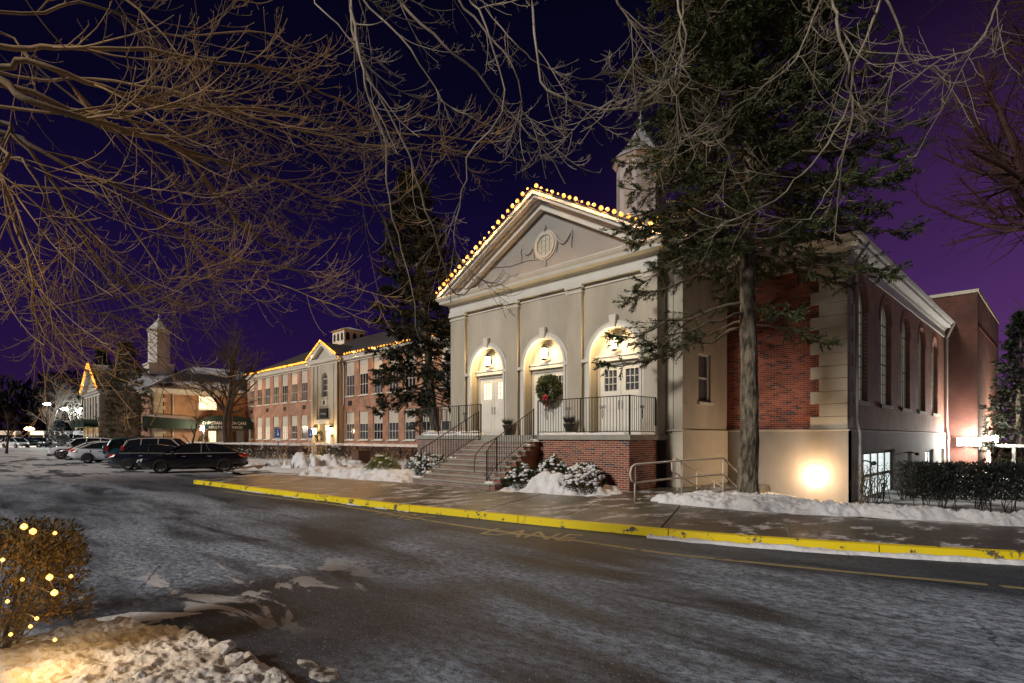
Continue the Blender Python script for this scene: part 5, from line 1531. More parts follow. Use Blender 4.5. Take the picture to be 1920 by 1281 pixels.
# entrance glazing beneath the canopy
FC2 = side(AX + 0.02)
for a, b, mm in ((20.0, 20.9, E_winwarm), (21.0, 21.8, M_door), (23.0, 23.8, M_door)):
    rect_window(annex, FC2, a, b, 0.2, 2.5, 1, 2, mm, w=0.1, fw=0.07, mw=0.05, sill=False)
MB(FC2).box(21.9, 22.9, 0.1, 2.4, 0.0, 0.08).build('door', M_brown, annex)
lantern(AX + 2.9, 18.6, 2.7, 'glaring lantern under the green canopy of the annex', s=1.5, watts=380, glass=E_flood, back=False, loff=(0.3, -0.3, 0.35), color=(1.0, 0.75, 0.42))
wreath(AX + 0.2, 19.6, 1.35, 0.45, 0.17, 'green wreath on the lit wall beneath the annex canopy', bow=True, nrm=(1, 0), n=400)

# ================================================================ vegetation
def tubes_np(PL, RD, n=4):
    K, m, _ = PL.shape
    t = np.gradient(PL, axis=1)
    t /= np.linalg.norm(t, axis=2, keepdims=True) + 1e-9
    ref = np.array([0.31, -0.52, 0.79])
    a = np.cross(t, ref); a /= np.linalg.norm(a, axis=2, keepdims=True) + 1e-9
    b = np.cross(t, a)
    an = np.arange(n) * 2 * PI / n
    V = PL[:, :, None, :] + (a[:, :, None, :] * np.cos(an)[:, None] + b[:, :, None, :] * np.sin(an)[:, None]) * RD[:, :, None, None]
    idx = np.arange(K * m * n).reshape(K, m, n)
    nx_ = np.roll(idx, -1, axis=2)
    F = np.stack([idx[:, :-1], nx_[:, :-1], nx_[:, 1:], idx[:, 1:]], -1).reshape(-1, 4)
    return V.reshape(-1, 3), F
def merge(parts):
    Vs, Fs, o = [], [], 0
    for V, F in parts:
        Vs.append(V); Fs.append(F + o); o += len(V)
    return np.concatenate(Vs), np.concatenate(Fs)
def grow(PL, RD, c, length, ang=50, m=8, wig=0.25, bias=(0, 0, 0), bias2=(0, 0, 0), tmin=0.15, tmax=1.0, rk=0.6, taper=0.25, scale_len=True, rmin=0.0015, rg=None):
    g = rg or rng
    K, M, _ = PL.shape
    t = g.uniform(tmin, tmax, (K, c))
    f = t * (M - 1); i = np.minimum(f.astype(int), M - 2); u = (f - i)[..., None]
    k = np.arange(K)[:, None]
    p = PL[k, i] * (1 - u) + PL[k, i + 1] * u
    tan = unit(PL[k, i + 1] - PL[k, i])
    r = (RD[k, i] * (1 - u[..., 0]) + RD[k, i + 1] * u[..., 0]) * rk
    q = unit(np.cross(tan, g.normal(0, 1, tan.shape)))
    A = np.radians(ang * g.uniform(0.6, 1.3, (K, c)))[..., None]
    d = unit(tan * np.cos(A) + q * np.sin(A))
    L = length * g.uniform(0.45, 1.25, (K, c))
    if scale_len: L = L * (1.15 - 0.75 * t)
    p = p.reshape(-1, 3); d = d.reshape(-1, 3); L = L.reshape(-1); r = r.reshape(-1)
    out = np.zeros((len(p), m, 3)); out[:, 0] = p
    b1 = np.array(bias, float); b2 = np.array(bias2, float)
    drift = g.normal(0, 1, d.shape)
    for s in range(1, m):
        f_ = s / (m - 1)
        d = unit(d + g.normal(0, wig, d.shape) * 0.6 + drift * wig * 0.25 + b1 * (1 - f_) + b2 * f_)
        out[:, s] = out[:, s - 1] + d * (L / (m - 1))[:, None]
    rad = np.maximum(r[:, None] * (1 - (1 - taper) * np.linspace(0, 1, m)), rmin)
    return out, rad

def bare_tree(name, base, h, r0, label, spread=0.5, stems=1, c=(9, 8, 6), m_=None, seed=1, lean=(0, 0), low=0.25, group=None, up=0.06, lev3=True, rm=0.004):
    g = np.random.default_rng(seed)
    t = empty(name, base, label, 'tree', group)
    b = np.array(base, float)
    trunk = []
    for k in range(stems):
        az = g.uniform(0, 2 * PI); m = 12
        d = unit(np.array([math.cos(az) * 0.25 * (stems > 1) + lean[0], math.sin(az) * 0.25 * (stems > 1) + lean[1], 1.0]))
        p = [b - np.array([0, 0, 0.2])]
        for s in range(m - 1):
            d = unit(d + g.normal(0, 0.06, 3) + np.array([0, 0, 0.03])); p.append(p[-1] + d * h * 0.8 / (m - 1))
        trunk.append(p)
    PL = np.array(trunk); RD = np.tile(r0 * (1 - 0.8 * np.linspace(0, 1, 12)), (stems, 1)); RD[:, 0] *= 1.3
    V, F = tubes_np(PL, RD, 8); mesh_np('trunk', V, F, m_ or M_twigdark, t, smooth=True)
    L1 = grow(PL, RD, c[0], h * spread, 50, 10, 0.16, (0, 0, 0.12), (0, 0, up), low, 1.0, 0.6, 0.3, rg=g)
    L2 = grow(*L1, c[1], h * spread * 0.42, 45, 7, 0.2, (0, 0, 0.05), (0, 0, 0.03), 0.15, 1, 0.55, 0.3, rmin=rm, rg=g)
    V, F = tubes_np(*L1, 6); mesh_np('limbs', V, F, m_ or M_twigdark, t, smooth=True)
    parts = [tubes_np(*L2, 4)]
    if lev3:
        L3 = grow(*L2, c[2], h * spread * 0.18, 45, 5, 0.25, (0, 0, 0), (0, 0, 0.03), 0.15, 1, 0.55, 0.3, rmin=rm, rg=g)
        parts.append(tubes_np(*L3, 3))
    V, F = merge(parts)
    o = mesh_np('twigs', V, F, m_ or M_twigdark, t); o['kind'] = 'stuff'
    return t

def conifer(name, base, h, zlow, rmax, r0, label, nb=120, nbl=14, nl=20, lsize=0.14, lwid=0.04, m_=None, bark=None, seed=3, lean=(0, 0), prof=None, droop=0.15, bare=0.0, group=None, extra=()):
    g = np.random.default_rng(seed)
    t = empty(name, base, label, 'tree', group)
    b = np.array(base, float)
    m = 16
    zz = np.linspace(-0.3, h, m)
    cx = b[0] + lean[0] * zz / h + 0.04 * np.sin(zz * 0.9 + seed); cy = b[1] + lean[1] * zz / h + 0.04 * np.cos(zz * 0.8)
    PL = np.stack([cx, cy, b[2] + zz], 1)[None]
    RD = (r0 * np.clip(1 - zz / h, 0.03, 1) ** 0.75)[None]; RD[0, 0] *= 1.35
    mt = 90; zt = np.linspace(-0.3, h, mt); ns_ = 22
    rt = r0 * np.clip(1 - zt / h, 0.02, 1) ** 0.75 * (1 + 0.35 * np.exp(-(zt + 0.3) * 2.2))
    tx = np.interp(zt, zz, cx); ty = np.interp(zt, zz, cy); an = np.arange(ns_) * 2 * PI / ns_
    A_, Z_ = np.meshgrid(an, zt)
    kx = np.cos(A_) * 2.4 + 9; ky = np.sin(A_) * 2.4 + Z_ * 1.3
    rr_ = rt[:, None] * (0.90 + 0.16 * vnoise(kx, ky) + 0.12 * vnoise(kx * 3.1, ky * 3.3) + 0.06 * vnoise(kx * 7, ky * 9))
    V = np.stack([tx[:, None] + rr_ * np.cos(A_), ty[:, None] + rr_ * np.sin(A_), b[2] + Z_], -1).reshape(-1, 3)
    idx = np.arange(mt * ns_).reshape(mt, ns_); nx_ = np.roll(idx, -1, 1)
    F = np.stack([idx[:-1], nx_[:-1], nx_[1:], idx[1:]], -1).reshape(-1, 4)
    mesh_np('trunk', V, F, bark or M_sprucebark, t, smooth=True)
    prof = prof or (lambda q: (1 - q) ** 0.8 * (0.75 + 0.25 * min(1, q / 0.12)))
    q = (np.arange(nb) + g.uniform(0, 1, nb)) / nb
    q = q ** 0.92
    z = zlow + (h - zlow) * q
    az = np.arange(nb) * 2.39996 + g.normal(0, 0.3, nb)
    L = rmax * np.array([prof(x) for x in q]) * g.uniform(0.66, 1.14, nb) + 0.12
    if len(extra):
        ex = np.array(extra); z = np.concatenate([z, ex[:, 0]]); az = np.concatenate([az, ex[:, 1]]); L = np.concatenate([L, ex[:, 2]])
        q = np.concatenate([q, np.full(len(ex), 0.02)]); nb = nb + len(ex)
    mm = 9; s = np.linspace(0, 1, mm)
    ax = np.interp(z, zz, cx); ay = np.interp(z, zz, cy)
    elev = 0.45 * q - 0.12 + g.normal(0, 0.06, nb)
    P_ = np.zeros((nb, mm, 3))
    P_[:, :, 0] = ax[:, None] + np.cos(az)[:, None] * L[:, None] * s
    P_[:, :, 1] = ay[:, None] + np.sin(az)[:, None] * L[:, None] * s
    P_[:, :, 2] = b[2] + z[:, None] + L[:, None] * (elev[:, None] * s - (droop + 0.25) * s * s * (1 - q[:, None]) + 0.22 * s ** 4)
    P_[:, 1:] += g.normal(0, 0.03, (nb, mm - 1, 3)) * L[:, None, None] * 0.6
    RB = (0.012 * L + 0.006)[:, None] * (1 - 0.8 * s)
    parts = [tubes_np(P_, RB, 5)]
    BL_, BR = grow(P_, RB, nbl, 0.30 * rmax, 55, 5, 0.12, (0, 0, -0.10), (0, 0, 0.02), 0.28 + bare, 1.0, 0.5, 0.3, rmin=0.003, rg=g)
    # keep side shoots fairly flat
    mid = BL_[:, :1]
    BL_[:, :, 2] = mid[:, :, 2] + (BL_[:, :, 2] - mid[:, :, 2]) * 0.55
    sc_ = np.repeat(0.35 + 0.65 * L / L.max(), nbl)[:, None, None]
    BL_ = mid + (BL_ - mid) * sc_
    parts.append(tubes_np(BL_, BR, 3))
    V, F = merge(parts)
    mesh_np('branches', V, F, M_bough, t)['kind'] = 'stuff'
    K = len(BL_)
    f = g.uniform(0, 3.999, (K, nl)); i = f.astype(int); u = (f - i)[..., None]; k = np.arange(K)[:, None]
    c = BL_[k, i] * (1 - u) + BL_[k, i + 1] * u
    d = unit(BL_[k, i + 1] - BL_[k, i]) * 1.0
    c = c.reshape(-1, 3); d = d.reshape(-1, 3)
    c = c + g.normal(0, 0.02, c.shape)
    keep = g.uniform(0, 1, len(c)) < 0.95
    leaf_cloud(c[keep], d[keep] + np.array([0, 0, -0.12]), lsize, lwid, 'foliage', m_ or M_needle, t, jitter=0.42)
    return t

# ---- the big spruce in front of the hall and the one before the wing
M_needlefront = M_needle
def prof_front(q):
    return (1 - q) ** 0.62 * (0.72 + 0.28 * min(1, q / 0.15))
conifer('spruce_tree', (-6.46, 15.88, -0.05), 19.0, 6.9, 4.3, 0.25, 'big spruce with tall bare lower trunk in the snow bank before the hall', nb=310, nbl=25, nl=48, lsize=0.12, lwid=0.026, seed=5, prof=prof_front, droop=0.14,
        extra=[(4.9, 3.75, 3.9), (5.3, 4.25, 3.6), (5.1, 3.3, 3.0), (5.6, 3.95, 4.2), (5.0, 0.6, 2.4), (5.4, 5.6, 2.2)])
conifer('spruce_tree', (-23.6, 18.2, 0.1), 15.6, 3.4, 3.7, 0.26, 'dark spruce standing left of the portico before the brick wing', nb=190, nbl=18, nl=34, lsize=0.19, lwid=0.045, seed=8, lean=(-1.3, -1.0), prof=lambda q: (1 - q) ** 0.7 * (0.8 + 0.2 * min(1, q / 0.1)), m_=M_needledk)
# a few low dead boughs on the near spruce
# ---- overhead branches of two big street trees beside the camera
def limb_set(name, base, top, guides, label, mat_, seed=2, c=(13, 7, 4), l1=1.1, l2=0.42, l3=0.13, trunk_r=0.3, rsc=1.0):
    g = np.random.default_rng(seed)
    t = empty(name, base, label, 'tree')
    b = Vector(base); tp = Vector(top)
    m = 10
    PLt = np.array([[b.lerp(tp, k / 9) + Vector((0.06 * math.sin(k * 1.7), 0.06 * math.cos(k), 0)) for k in range(10)]])
    V, F = tubes_np(PLt, np.array([trunk_r * (1 - 0.35 * np.linspace(0, 1, 10))]), 16)
    mesh_np('trunk', V, F, M_bark, t, smooth=True)
    M = 30
    allL, allR = [], []
    for pts, r0, r1 in guides:
        w_ = [Vector(P(*p)) if isinstance(p, tuple) else Vector(p) for p in pts]
        rs = resample(w_, M)
        a = np.array([tuple(q) for q in rs])
        seg = np.linalg.norm(a[-1] - a[0])
        wob = g.normal(0, 1, (M, 3)); wob = np.cumsum(wob, 0); wob -= np.linspace(0, 1, M)[:, None] * wob[-1]
        a = a + wob * 0.0026 * seg
        rad = rsc * (r0 + (r1 - r0) * np.linspace(0, 1, M) ** 0.8)
        V, F = tubes_np(a[None], rad[None], 8)
        mesh_np('limb', V, F, mat_, t, smooth=True)
        allL.append(a); allR.append(rad)
    PL = np.array(allL); RD = np.array(allR)
    L1 = grow(PL, RD, c[0], l1, 34, 12, 0.07, (0, 0, -0.04), (0, 0, 0.10), 0.25, 1.0, 0.5, 0.3, rmin=0.0032, rg=g)
    L2 = grow(*L1, c[1], l2, 42, 9, 0.08, (0, 0, -0.03), (0, 0, 0.20), 0.1, 1.0, 0.6, 0.5, rmin=0.0026, rg=g)
    L3 = grow(*L2, c[2], l3, 55, 4, 0.15, (0, 0, 0), (0, 0, 0.15), 0.1, 1.0, 0.8, 0.6, scale_len=False, rmin=0.0019, rg=g)
    V, F = merge([tubes_np(*L1, 5), tubes_np(*L2, 4), tubes_np(*L3, 3)])
    mesh_np('twigs', V, F, mat_, t)['kind'] = 'stuff'
    return t
T1 = [-7.6, -2.4, 3.2]; T1b = [-7.6, -2.4, 4.4]; T1c = [-7.6, -2.4, 5.4]
GL = [
    ([T1c, (-60, 78, 5.2), (120, 84, 5.4), (300, 95, 5.8), (480, 130, 6.2), (640, 190, 6.8), (760, 260, 7.4)], 0.026, 0.006),
    ([T1c, (-60, 108, 5.0), (60, 120, 5.1), (200, 165, 5.4), (330, 198, 5.8), (520, 212, 6.3), (700, 240, 7.0), (930, 265, 7.6)], 0.028, 0.006),
    ([T1b, (-60, 150, 4.8), (60, 190, 4.9), (200, 240, 5.2), (340, 290, 5.6), (420, 370, 6.0), (480, 440, 6.2), (560, 480, 6.6)], 0.034, 0.008),
    ([T1b, (-30, 160, 4.8), (180, 235, 5.2), (345, 292, 5.7), (520, 345, 6.2), (620, 375, 6.6), (740, 382, 6.9)], 0.028, 0.005),
    ([T1b, (-60, 235, 4.7), (60, 275, 4.8), (160, 330, 5.0), (290, 400, 5.4), (400, 480, 5.8), (520, 510, 6.1), (690, 548, 6.4)], 0.022, 0.004),
    ([T1, (-60, 240, 4.5), (40, 260, 4.6), (120, 350, 4.8), (160, 440, 4.9), (240, 540, 5.1), (380, 575, 5.3)], 0.020, 0.004),
    ([T1, (-80, 280, 4.3), (-10, 330, 4.3), (20, 400, 4.4), (60, 500, 4.4), (58, 580, 4.5), (92, 640, 4.6)], 0.016, 0.006),
    ([T1, (-60, 300, 4.6), (60, 320, 4.6), (110, 420, 4.7), (135, 500, 4.8), (160, 605, 4.9)], 0.012, 0.003),
    ([T1b, (-60, 60, 5.6), (90, 150, 5.8), (330, 350, 6.2), (350, 480, 6.4), (400, 560, 6.5)], 0.014, 0.003),
    ([T1b, (-80, 190, 5.4), (150, 205, 5.6), (380, 190, 6.0), (560, 250, 6.3), (640, 330, 6.6), (700, 400, 6.8), (640, 458, 6.9)], 0.016, 0.003),
    ([T1c, (-40, 20, 5.4), (160, 10, 5.8), (330, 70, 6.2), (500, 60, 6.5), (560, 100, 6.6)], 0.016, 0.004),
    ([T1c, (-60, -60, 5.8), (150, -40, 5.8), (300, 60, 5.9), (380, 170, 6.0), (430, 300, 6.2), (560, 430, 6.4)], 0.016, 0.003),
    ([T1b, (-80, 340, 5.2), (40, 350, 5.2), (200, 380, 5.4), (300, 520, 5.6), (370, 520, 5.7), (480, 520, 5.9), (590, 560, 6.1)], 0.012, 0.003),
    ([T1, (-90, 380, 4.5), (0, 460, 4.5), (80, 560, 4.6), (200, 590, 4.8), (330, 640, 5.0)], 0.010, 0.003),
    ([T1c, (-60, 140, 6.2), (200, 160, 6.6), (420, 215, 7.0), (620, 270, 7.6), (800, 290, 8.2), (960, 305, 8.8)], 0.018, 0.004),
]
limb_set('street_tree', (-7.6, -2.4, 0), (-7.6, -2.4, 5.6), GL, 'bare street tree whose limbs reach in from the upper left', M_twig, seed=12, c=(13, 7, 3), l1=1.9, l2=0.62, l3=0.09, rsc=1.25)
T2 = [1.6, -3.6, 5.8]; T2b = [1.6, -3.6, 6.6]; T2m = [-1.2, 0.4, 6.9]
GT = [
    ([T2, [-1.8, 0.6, 6.7], (640, -90, 6.0), (668, 60, 6.0), (685, 180, 6.1), (715, 290, 6.3), (742, 420, 6.5), (765, 520, 6.7), (788, 640, 6.9)], 0.020, 0.004),
    ([T2, [-1.8, 0.6, 6.8], (655, -90, 6.2), (680, 100, 6.3), (740, 250, 6.6), (780, 350, 6.9), (815, 450, 7.2), (845, 545, 7.5), (890, 548, 7.8), (925, 515, 8.1), (1012, 487, 8.6)], 0.016, 0.004),
    ([T2b, [-1.5, 0.8, 7.2], (720, -90, 6.4), (820, 50, 6.5), (910, 150, 6.8), (990, 250, 7.1), (1060, 345, 7.5)], 0.022, 0.004),
    ([T2b, T2m, (790, -100, 6.0), (880, 40, 6.1), (960, 130, 6.2), (1000, 230, 6.4), (1100, 330, 6.7)], 0.016, 0.003),
    ([T2, T2m, (850, -90, 5.6), (900, 60, 5.7), (940, 200, 5.9), (880, 300, 6.1), (860, 400, 6.3), (880, 500, 6.6), (960, 545, 7.0)], 0.012, 0.003),
    ([T2, T2m, (1130, -90, 5.2), (1150, 0, 5.2), (1175, 60, 5.3), (1200, 110, 5.4), (1160, 190, 5.6), (1100, 215, 5.7)], 0.014, 0.003),
    ([T2, T2m, (1300, -90, 5.0), (1285, 10, 5.0), (1288, 100, 5.1), (1262, 190, 5.2), (1272, 280, 5.3)], 0.011, 0.003),
    ([T2, T2m, (1250, -100, 5.4), (1265, 40, 5.4), (1275, 150, 5.5), (1268, 200, 5.6), (1300, 300, 5.8)], 0.014, 0.003),
    ([T2, [-0.6, 0.8, 6.4], (1630, -90, 4.9), (1600, 60, 4.9), (1560, 215, 5.1), (1490, 310, 5.3), (1430, 380, 5.5), (1345, 428, 5.8)], 0.014, 0.004),
    ([T2, [-0.6, 0.8, 6.4], (1590, -90, 4.7), (1612, 60, 4.8), (1618, 170, 4.9), (1600, 290, 5.1), (1550, 370, 5.3), (1510, 412, 5.5)], 0.016, 0.003),
    ([T2b, [-0.8, 0.7, 6.8], (1540, -90, 5.2), (1480, 80, 5.3), (1430, 170, 5.4), (1350, 230, 5.6), (1270, 268, 5.8)], 0.012, 0.003),
    ([T2, [-0.9, 0.9, 6.5], (1000, -90, 5.4), (1010, 100, 5.5), (1060, 190, 5.6), (1150, 204, 5.7), (1250, 194, 5.8), (1340, 235, 6.0), (1380, 300, 6.1), (1405, 378, 6.2)], 0.013, 0.003),
    ([T2, [0.3, 0.6, 5.6], (1905, -90, 4.3), (1895, 20, 4.3), (1860, 100, 4.4), (1780, 135, 4.6), (1700, 170, 4.8), (1645, 200, 5.0)], 0.010, 0.003),
    ([T2, [-0.2, 0.7, 5.8], (1590, -110, 4.5), (1660, 20, 4.6), (1720, 110, 4.7), (1768, 160, 4.8), (1766, 200, 4.8)], 0.011, 0.004),
    ([T2b, T2m, (620, -100, 7.2), (760, 100, 7.4), (820, 210, 7.6), (940, 260, 7.9), (1010, 300, 8.2)], 0.016, 0.003),
    ([T2b, T2m, (900, -100, 7.0), (980, 60, 7.1), (1050, 120, 7.2), (1130, 150, 7.3)], 0.012, 0.003),
    ([T2, T2m, (560, -90, 6.8), (640, 60, 6.9), (700, 180, 7.0), (690, 330, 7.2), (740, 470, 7.4)], 0.010, 0.003),
]
limb_set('street_tree', (1.6, -3.6, 0), (1.6, -3.6, 6.6), GT, 'bare street tree whose long twigs droop from the top centre and right', M_twiggrey, seed=14, c=(8, 6, 3), l1=1.15, l2=0.42, l3=0.07, rsc=1.3)

# ---- other bare trees
bx_, by_ = PD(430, 46)
bare_tree('bare_tree', (bx_, by_, 0.0), 12.2, 0.30, 'dark spreading bare tree before the annex canopy', spread=0.46, stems=3, c=(8, 7, 6), seed=22, low=0.3)
bx_, by_ = PD(352, 47)
bare_tree('bare_tree', (bx_ - 0.5, by_, 0.0), 5.0, 0.13, 'small leaning bare tree left of the annex wreath', spread=0.5, stems=1, c=(9, 6, 4), seed=23, lean=(0.35, 0.3))
bx_, by_ = PD(84, 112)
bare_tree('bare_tree', (bx_, by_, 0.0), 15, 0.3, 'pale bare tree lit behind the tallest lamp post of the car park', spread=0.5, stems=2, c=(12, 8, 5), seed=24, m_=M_twigpale)
bx_, by_ = PD(140, 118)
bare_tree('bare_tree', (bx_, by_, 0.0), 14.5, 0.3, 'pale bare tree beside the annex gable, behind the double lamp', spread=0.45, stems=2, c=(12, 8, 5), seed=25, m_=M_twigpale)
bx_, by_ = PD(12, 60)
bare_tree('bare_tree', (bx_, by_, 0.0), 6.0, 0.14, 'small bare tree on the snowy island at the far left edge', spread=0.42, stems=1, c=(10, 7, 4), seed=26)
bare_tree('bare_tree', (0.15, 19.9, 0.0), 17, 0.32, 'dark bare tree reaching in from the right edge above the brick block', spread=0.44, stems=1, c=(46, 14, 9), seed=27, lean=(-0.04, -0.02), m_=mat('russet_twigs', (0.030, 0.014, 0.013), (0.085, 0.035, 0.028), rough=0.9, scale=3), low=0.38, rm=0.007)
bx_, by_ = PD(1950, 60)
bare_tree('bare_tree', (bx_, by_, 0.0), 24, 0.4, 'far dark bare tree at the right edge behind the brick block', spread=0.35, stems=2, c=(12, 8, 6), seed=28)
# ---- other conifers
bx_, by_ = PD(237, 57)
conifer('pine_tree', (bx_, by_, 0), 11.3, 1.6, 2.7, 0.2, 'thin grey green pine in front of the annex gable', nb=110, nbl=10, nl=12, lsize=0.30, lwid=0.06, seed=31, m_=mat('thin_pine_needles', (0.05, 0.05, 0.022), (0.11, 0.10, 0.05), rough=0.8, scale=1), prof=lambda q: (1 - q) ** 0.55, bare=0.05)
bx_, by_ = PD(190, 105)
conifer('spruce_tree', (bx_, by_, 0), 18.0, 2, 5.0, 0.3, 'dark spruce behind the annex roof at far left', nb=90, nbl=10, nl=12, lsize=0.5, lwid=0.16, seed=32, m_=M_needledk)
bx_, by_ = PD(1912, 30)
conifer('spruce_tree', (bx_, by_, -0.3), 8.6, 0.5, 2.2, 0.16, 'dark green spruce half hidden at the right edge by the brick block', nb=110, nbl=12, nl=12, lsize=0.2, lwid=0.06, seed=33, m_=M_needledk)
bx_, by_ = PD(110, 92)
conifer('snowy_evergreen', (bx_, by_, 0), 4.4, 0.2, 2.0, 0.1, 'small pale snow-dusted evergreen behind the shuttle buses', nb=60, nbl=8, nl=10, lsize=0.3, lwid=0.12, seed=34, m_=mat('snowy_needles', (0.12, 0.16, 0.14), (0.6, 0.6, 0.6), rough=0.8, scale=2, contrast=0.3))
# far woods on the left and right
def woods(px0, px1, d, h, n, seed, name='distant_woods'):
    g = np.random.default_rng(seed)
    V = []; F = []
    px = g.uniform(px0, px1, n); dd = d * g.uniform(0.92, 1.12, n)
    cs = []
    for a, q in zip(px, dd):
        x, y = PD(a, q); hh = h * g.uniform(0.6, 1.1)
        k = 70
        u = g.uniform(0, 1, k) ** 0.7; th = g.uniform(0, 2 * PI, k); rr = hh * 0.32 * np.sqrt(g.uniform(0, 1, k)) * np.sin(np.clip(u, 0.08, 0.97) * PI) ** 0.6
        cs.append(np.stack([x + rr * np.cos(th), y + rr * np.sin(th), hh * u], 1))
    c = np.concatenate(cs)
    d_ = np.tile([0, 0, 1.0], (len(c), 1))
    o = leaf_cloud(c, d_, h * 0.17, h * 0.045, name, M_hill, jitter=0.5)
    return o
woods(-350, 420, 150, 16, 170, 41)
woods(1500, 2500, 120, 12, 120, 42)

# ---------------------------------------------------------------- shrubs
def blobs(c, r, name, m, parent, flat=0.6):
    bm = bmesh.new(); bmesh.ops.create_icosphere(bm, subdivisions=2, radius=1)
    v0 = np.array([tuple(v.co) for v in bm.verts]); f0 = np.array([[v.index for v in f.verts] for f in bm.faces]); bm.free()
    n = len(c); c = np.asarray(c); r = np.asarray(r)
    s = v0[None] * r[:, None, None] * np.array([1, 1, flat])
    s = s * (1 + 0.35 * (vnoise(v0[:, 0] * 2.2 + 5, v0[:, 1] * 2.2 + v0[:, 2] * 1.7)[None, :, None] - 0.5))
    s = s * (1 + rng.normal(0, 0.10, (n, len(v0), 1)))
    V = (c[:, None] + s).reshape(-1, 3); F = (f0[None] + (np.arange(n) * len(v0))[:, None, None]).reshape(-1, 3)
    o = mesh_np(name, V, F, m, parent, smooth=True); o['kind'] = 'stuff'
    return o
def shrub(x, y, z, rx, ry, h, label, m=None, n=3500, snow=0.5, size=0.07, wid=0.03, seed=1, name='shrub', group=None, flatdir=False):
    g = np.random.default_rng(seed)
    t = empty(name, (x, y, z), label, 'shrub', group)
    def surf(k):
        v = unit(g.normal(0, 1, (k, 3))); v[:, 2] = np.abs(v[:, 2])
        bump = 0.78 + 0.5 * fbm(v[:, 0] * 2.2 + seed * 3, v[:, 1] * 2.2 + v[:, 2] * 2.0, 3)
        return v, bump
    v, bmp = surf(n)
    rad = g.uniform(0.55, 1.0, n) ** 0.5
    c = np.array([x, y, z]) + v * np.array([rx, ry, h]) * (bmp * rad)[:, None]
    leaf_cloud(c, v + np.array([0, 0, 0.3]), size, wid, 'foliage', m or M_leaf, t, jitter=0.5)
    # stems
    k = 26; a = g.uniform(0, 2 * PI, k)
    tip = np.stack([x + np.cos(a) * rx * 0.7, y + np.sin(a) * ry * 0.7, np.full(k, z) + h * g.uniform(0.5, 0.9, k)], 1)
    s_ = np.linspace(0, 1, 4)[None, :, None]
    base = np.stack([x + np.cos(a) * rx * 0.1, y + np.sin(a) * ry * 0.1, np.full(k, z)], 1)
    PL = base[:, None] * (1 - s_) + tip[:, None] * s_
    V, F = tubes_np(PL, np.full((k, 4), 0.008), 4); mesh_np('stems', V, F, M_bark, t)['kind'] = 'stuff'
    if snow > 0:
        k = int(170 * snow); v, bmp = surf(k * 3)
        msk = (v[:, 2] > 0.45) & (vnoise(v[:, 0] * 3 + seed, v[:, 1] * 3 + 2) > 0.62 - 0.45 * snow)
        v = v[msk][:k]; bmp = bmp[msk][:k]
        c = np.array([x, y, z]) + v * np.array([rx, ry, h]) * (bmp * 0.97)[:, None]
        blobs(c, g.uniform(0.03, 0.085, len(c)), 'snow_cap', M_snow, t, 0.55)
    return t
shrub(-19.8, 12.4, 0.12, 0.72, 0.72, 0.92, 'round yellow green shrub with a light snow cap left of the steps', m=M_leafy, n=6500, snow=0.25, size=0.07, wid=0.022, seed=2)
shrub(-18.9, 13.7, 0.12, 0.8, 0.65, 0.95, 'snow-covered shrub directly behind and right of the yellow green one', snow=1.0, seed=3, n=4000)
shrub(-17.55, 13.3, 0.12, 0.85, 0.7, 0.95, 'snowy shrub against the left railing of the porch steps', snow=1.0, seed=4, n=4000)
shrub(-12.2, 12.75, 0.12, 0.62, 0.55, 0.72, 'dark shrub with snowy tips at the foot of the steps, right side', snow=0.6, seed=5, n=4500, m=mat('dark_juniper', (0.02, 0.035, 0.012), (0.06, 0.075, 0.02), rough=0.6, scale=5))
shrub(-11.9, 13.8, 0.12, 0.8, 0.5, 0.95, 'snowy shrub against the porch brick, nearest the steps', snow=0.8, seed=6, n=4500)
shrub(-10.7, 13.9, 0.12, 0.75, 0.45, 0.85, 'snow-laden shrub in the middle of the porch brick wall', snow=1.0, seed=7, n=4500)
shrub(-10.15, 13.0, 0.12, 0.65, 0.5, 0.62, 'low dark shrub capped with snow near the porch corner', snow=0.9, seed=9, n=4500, m=M_leafwarm)
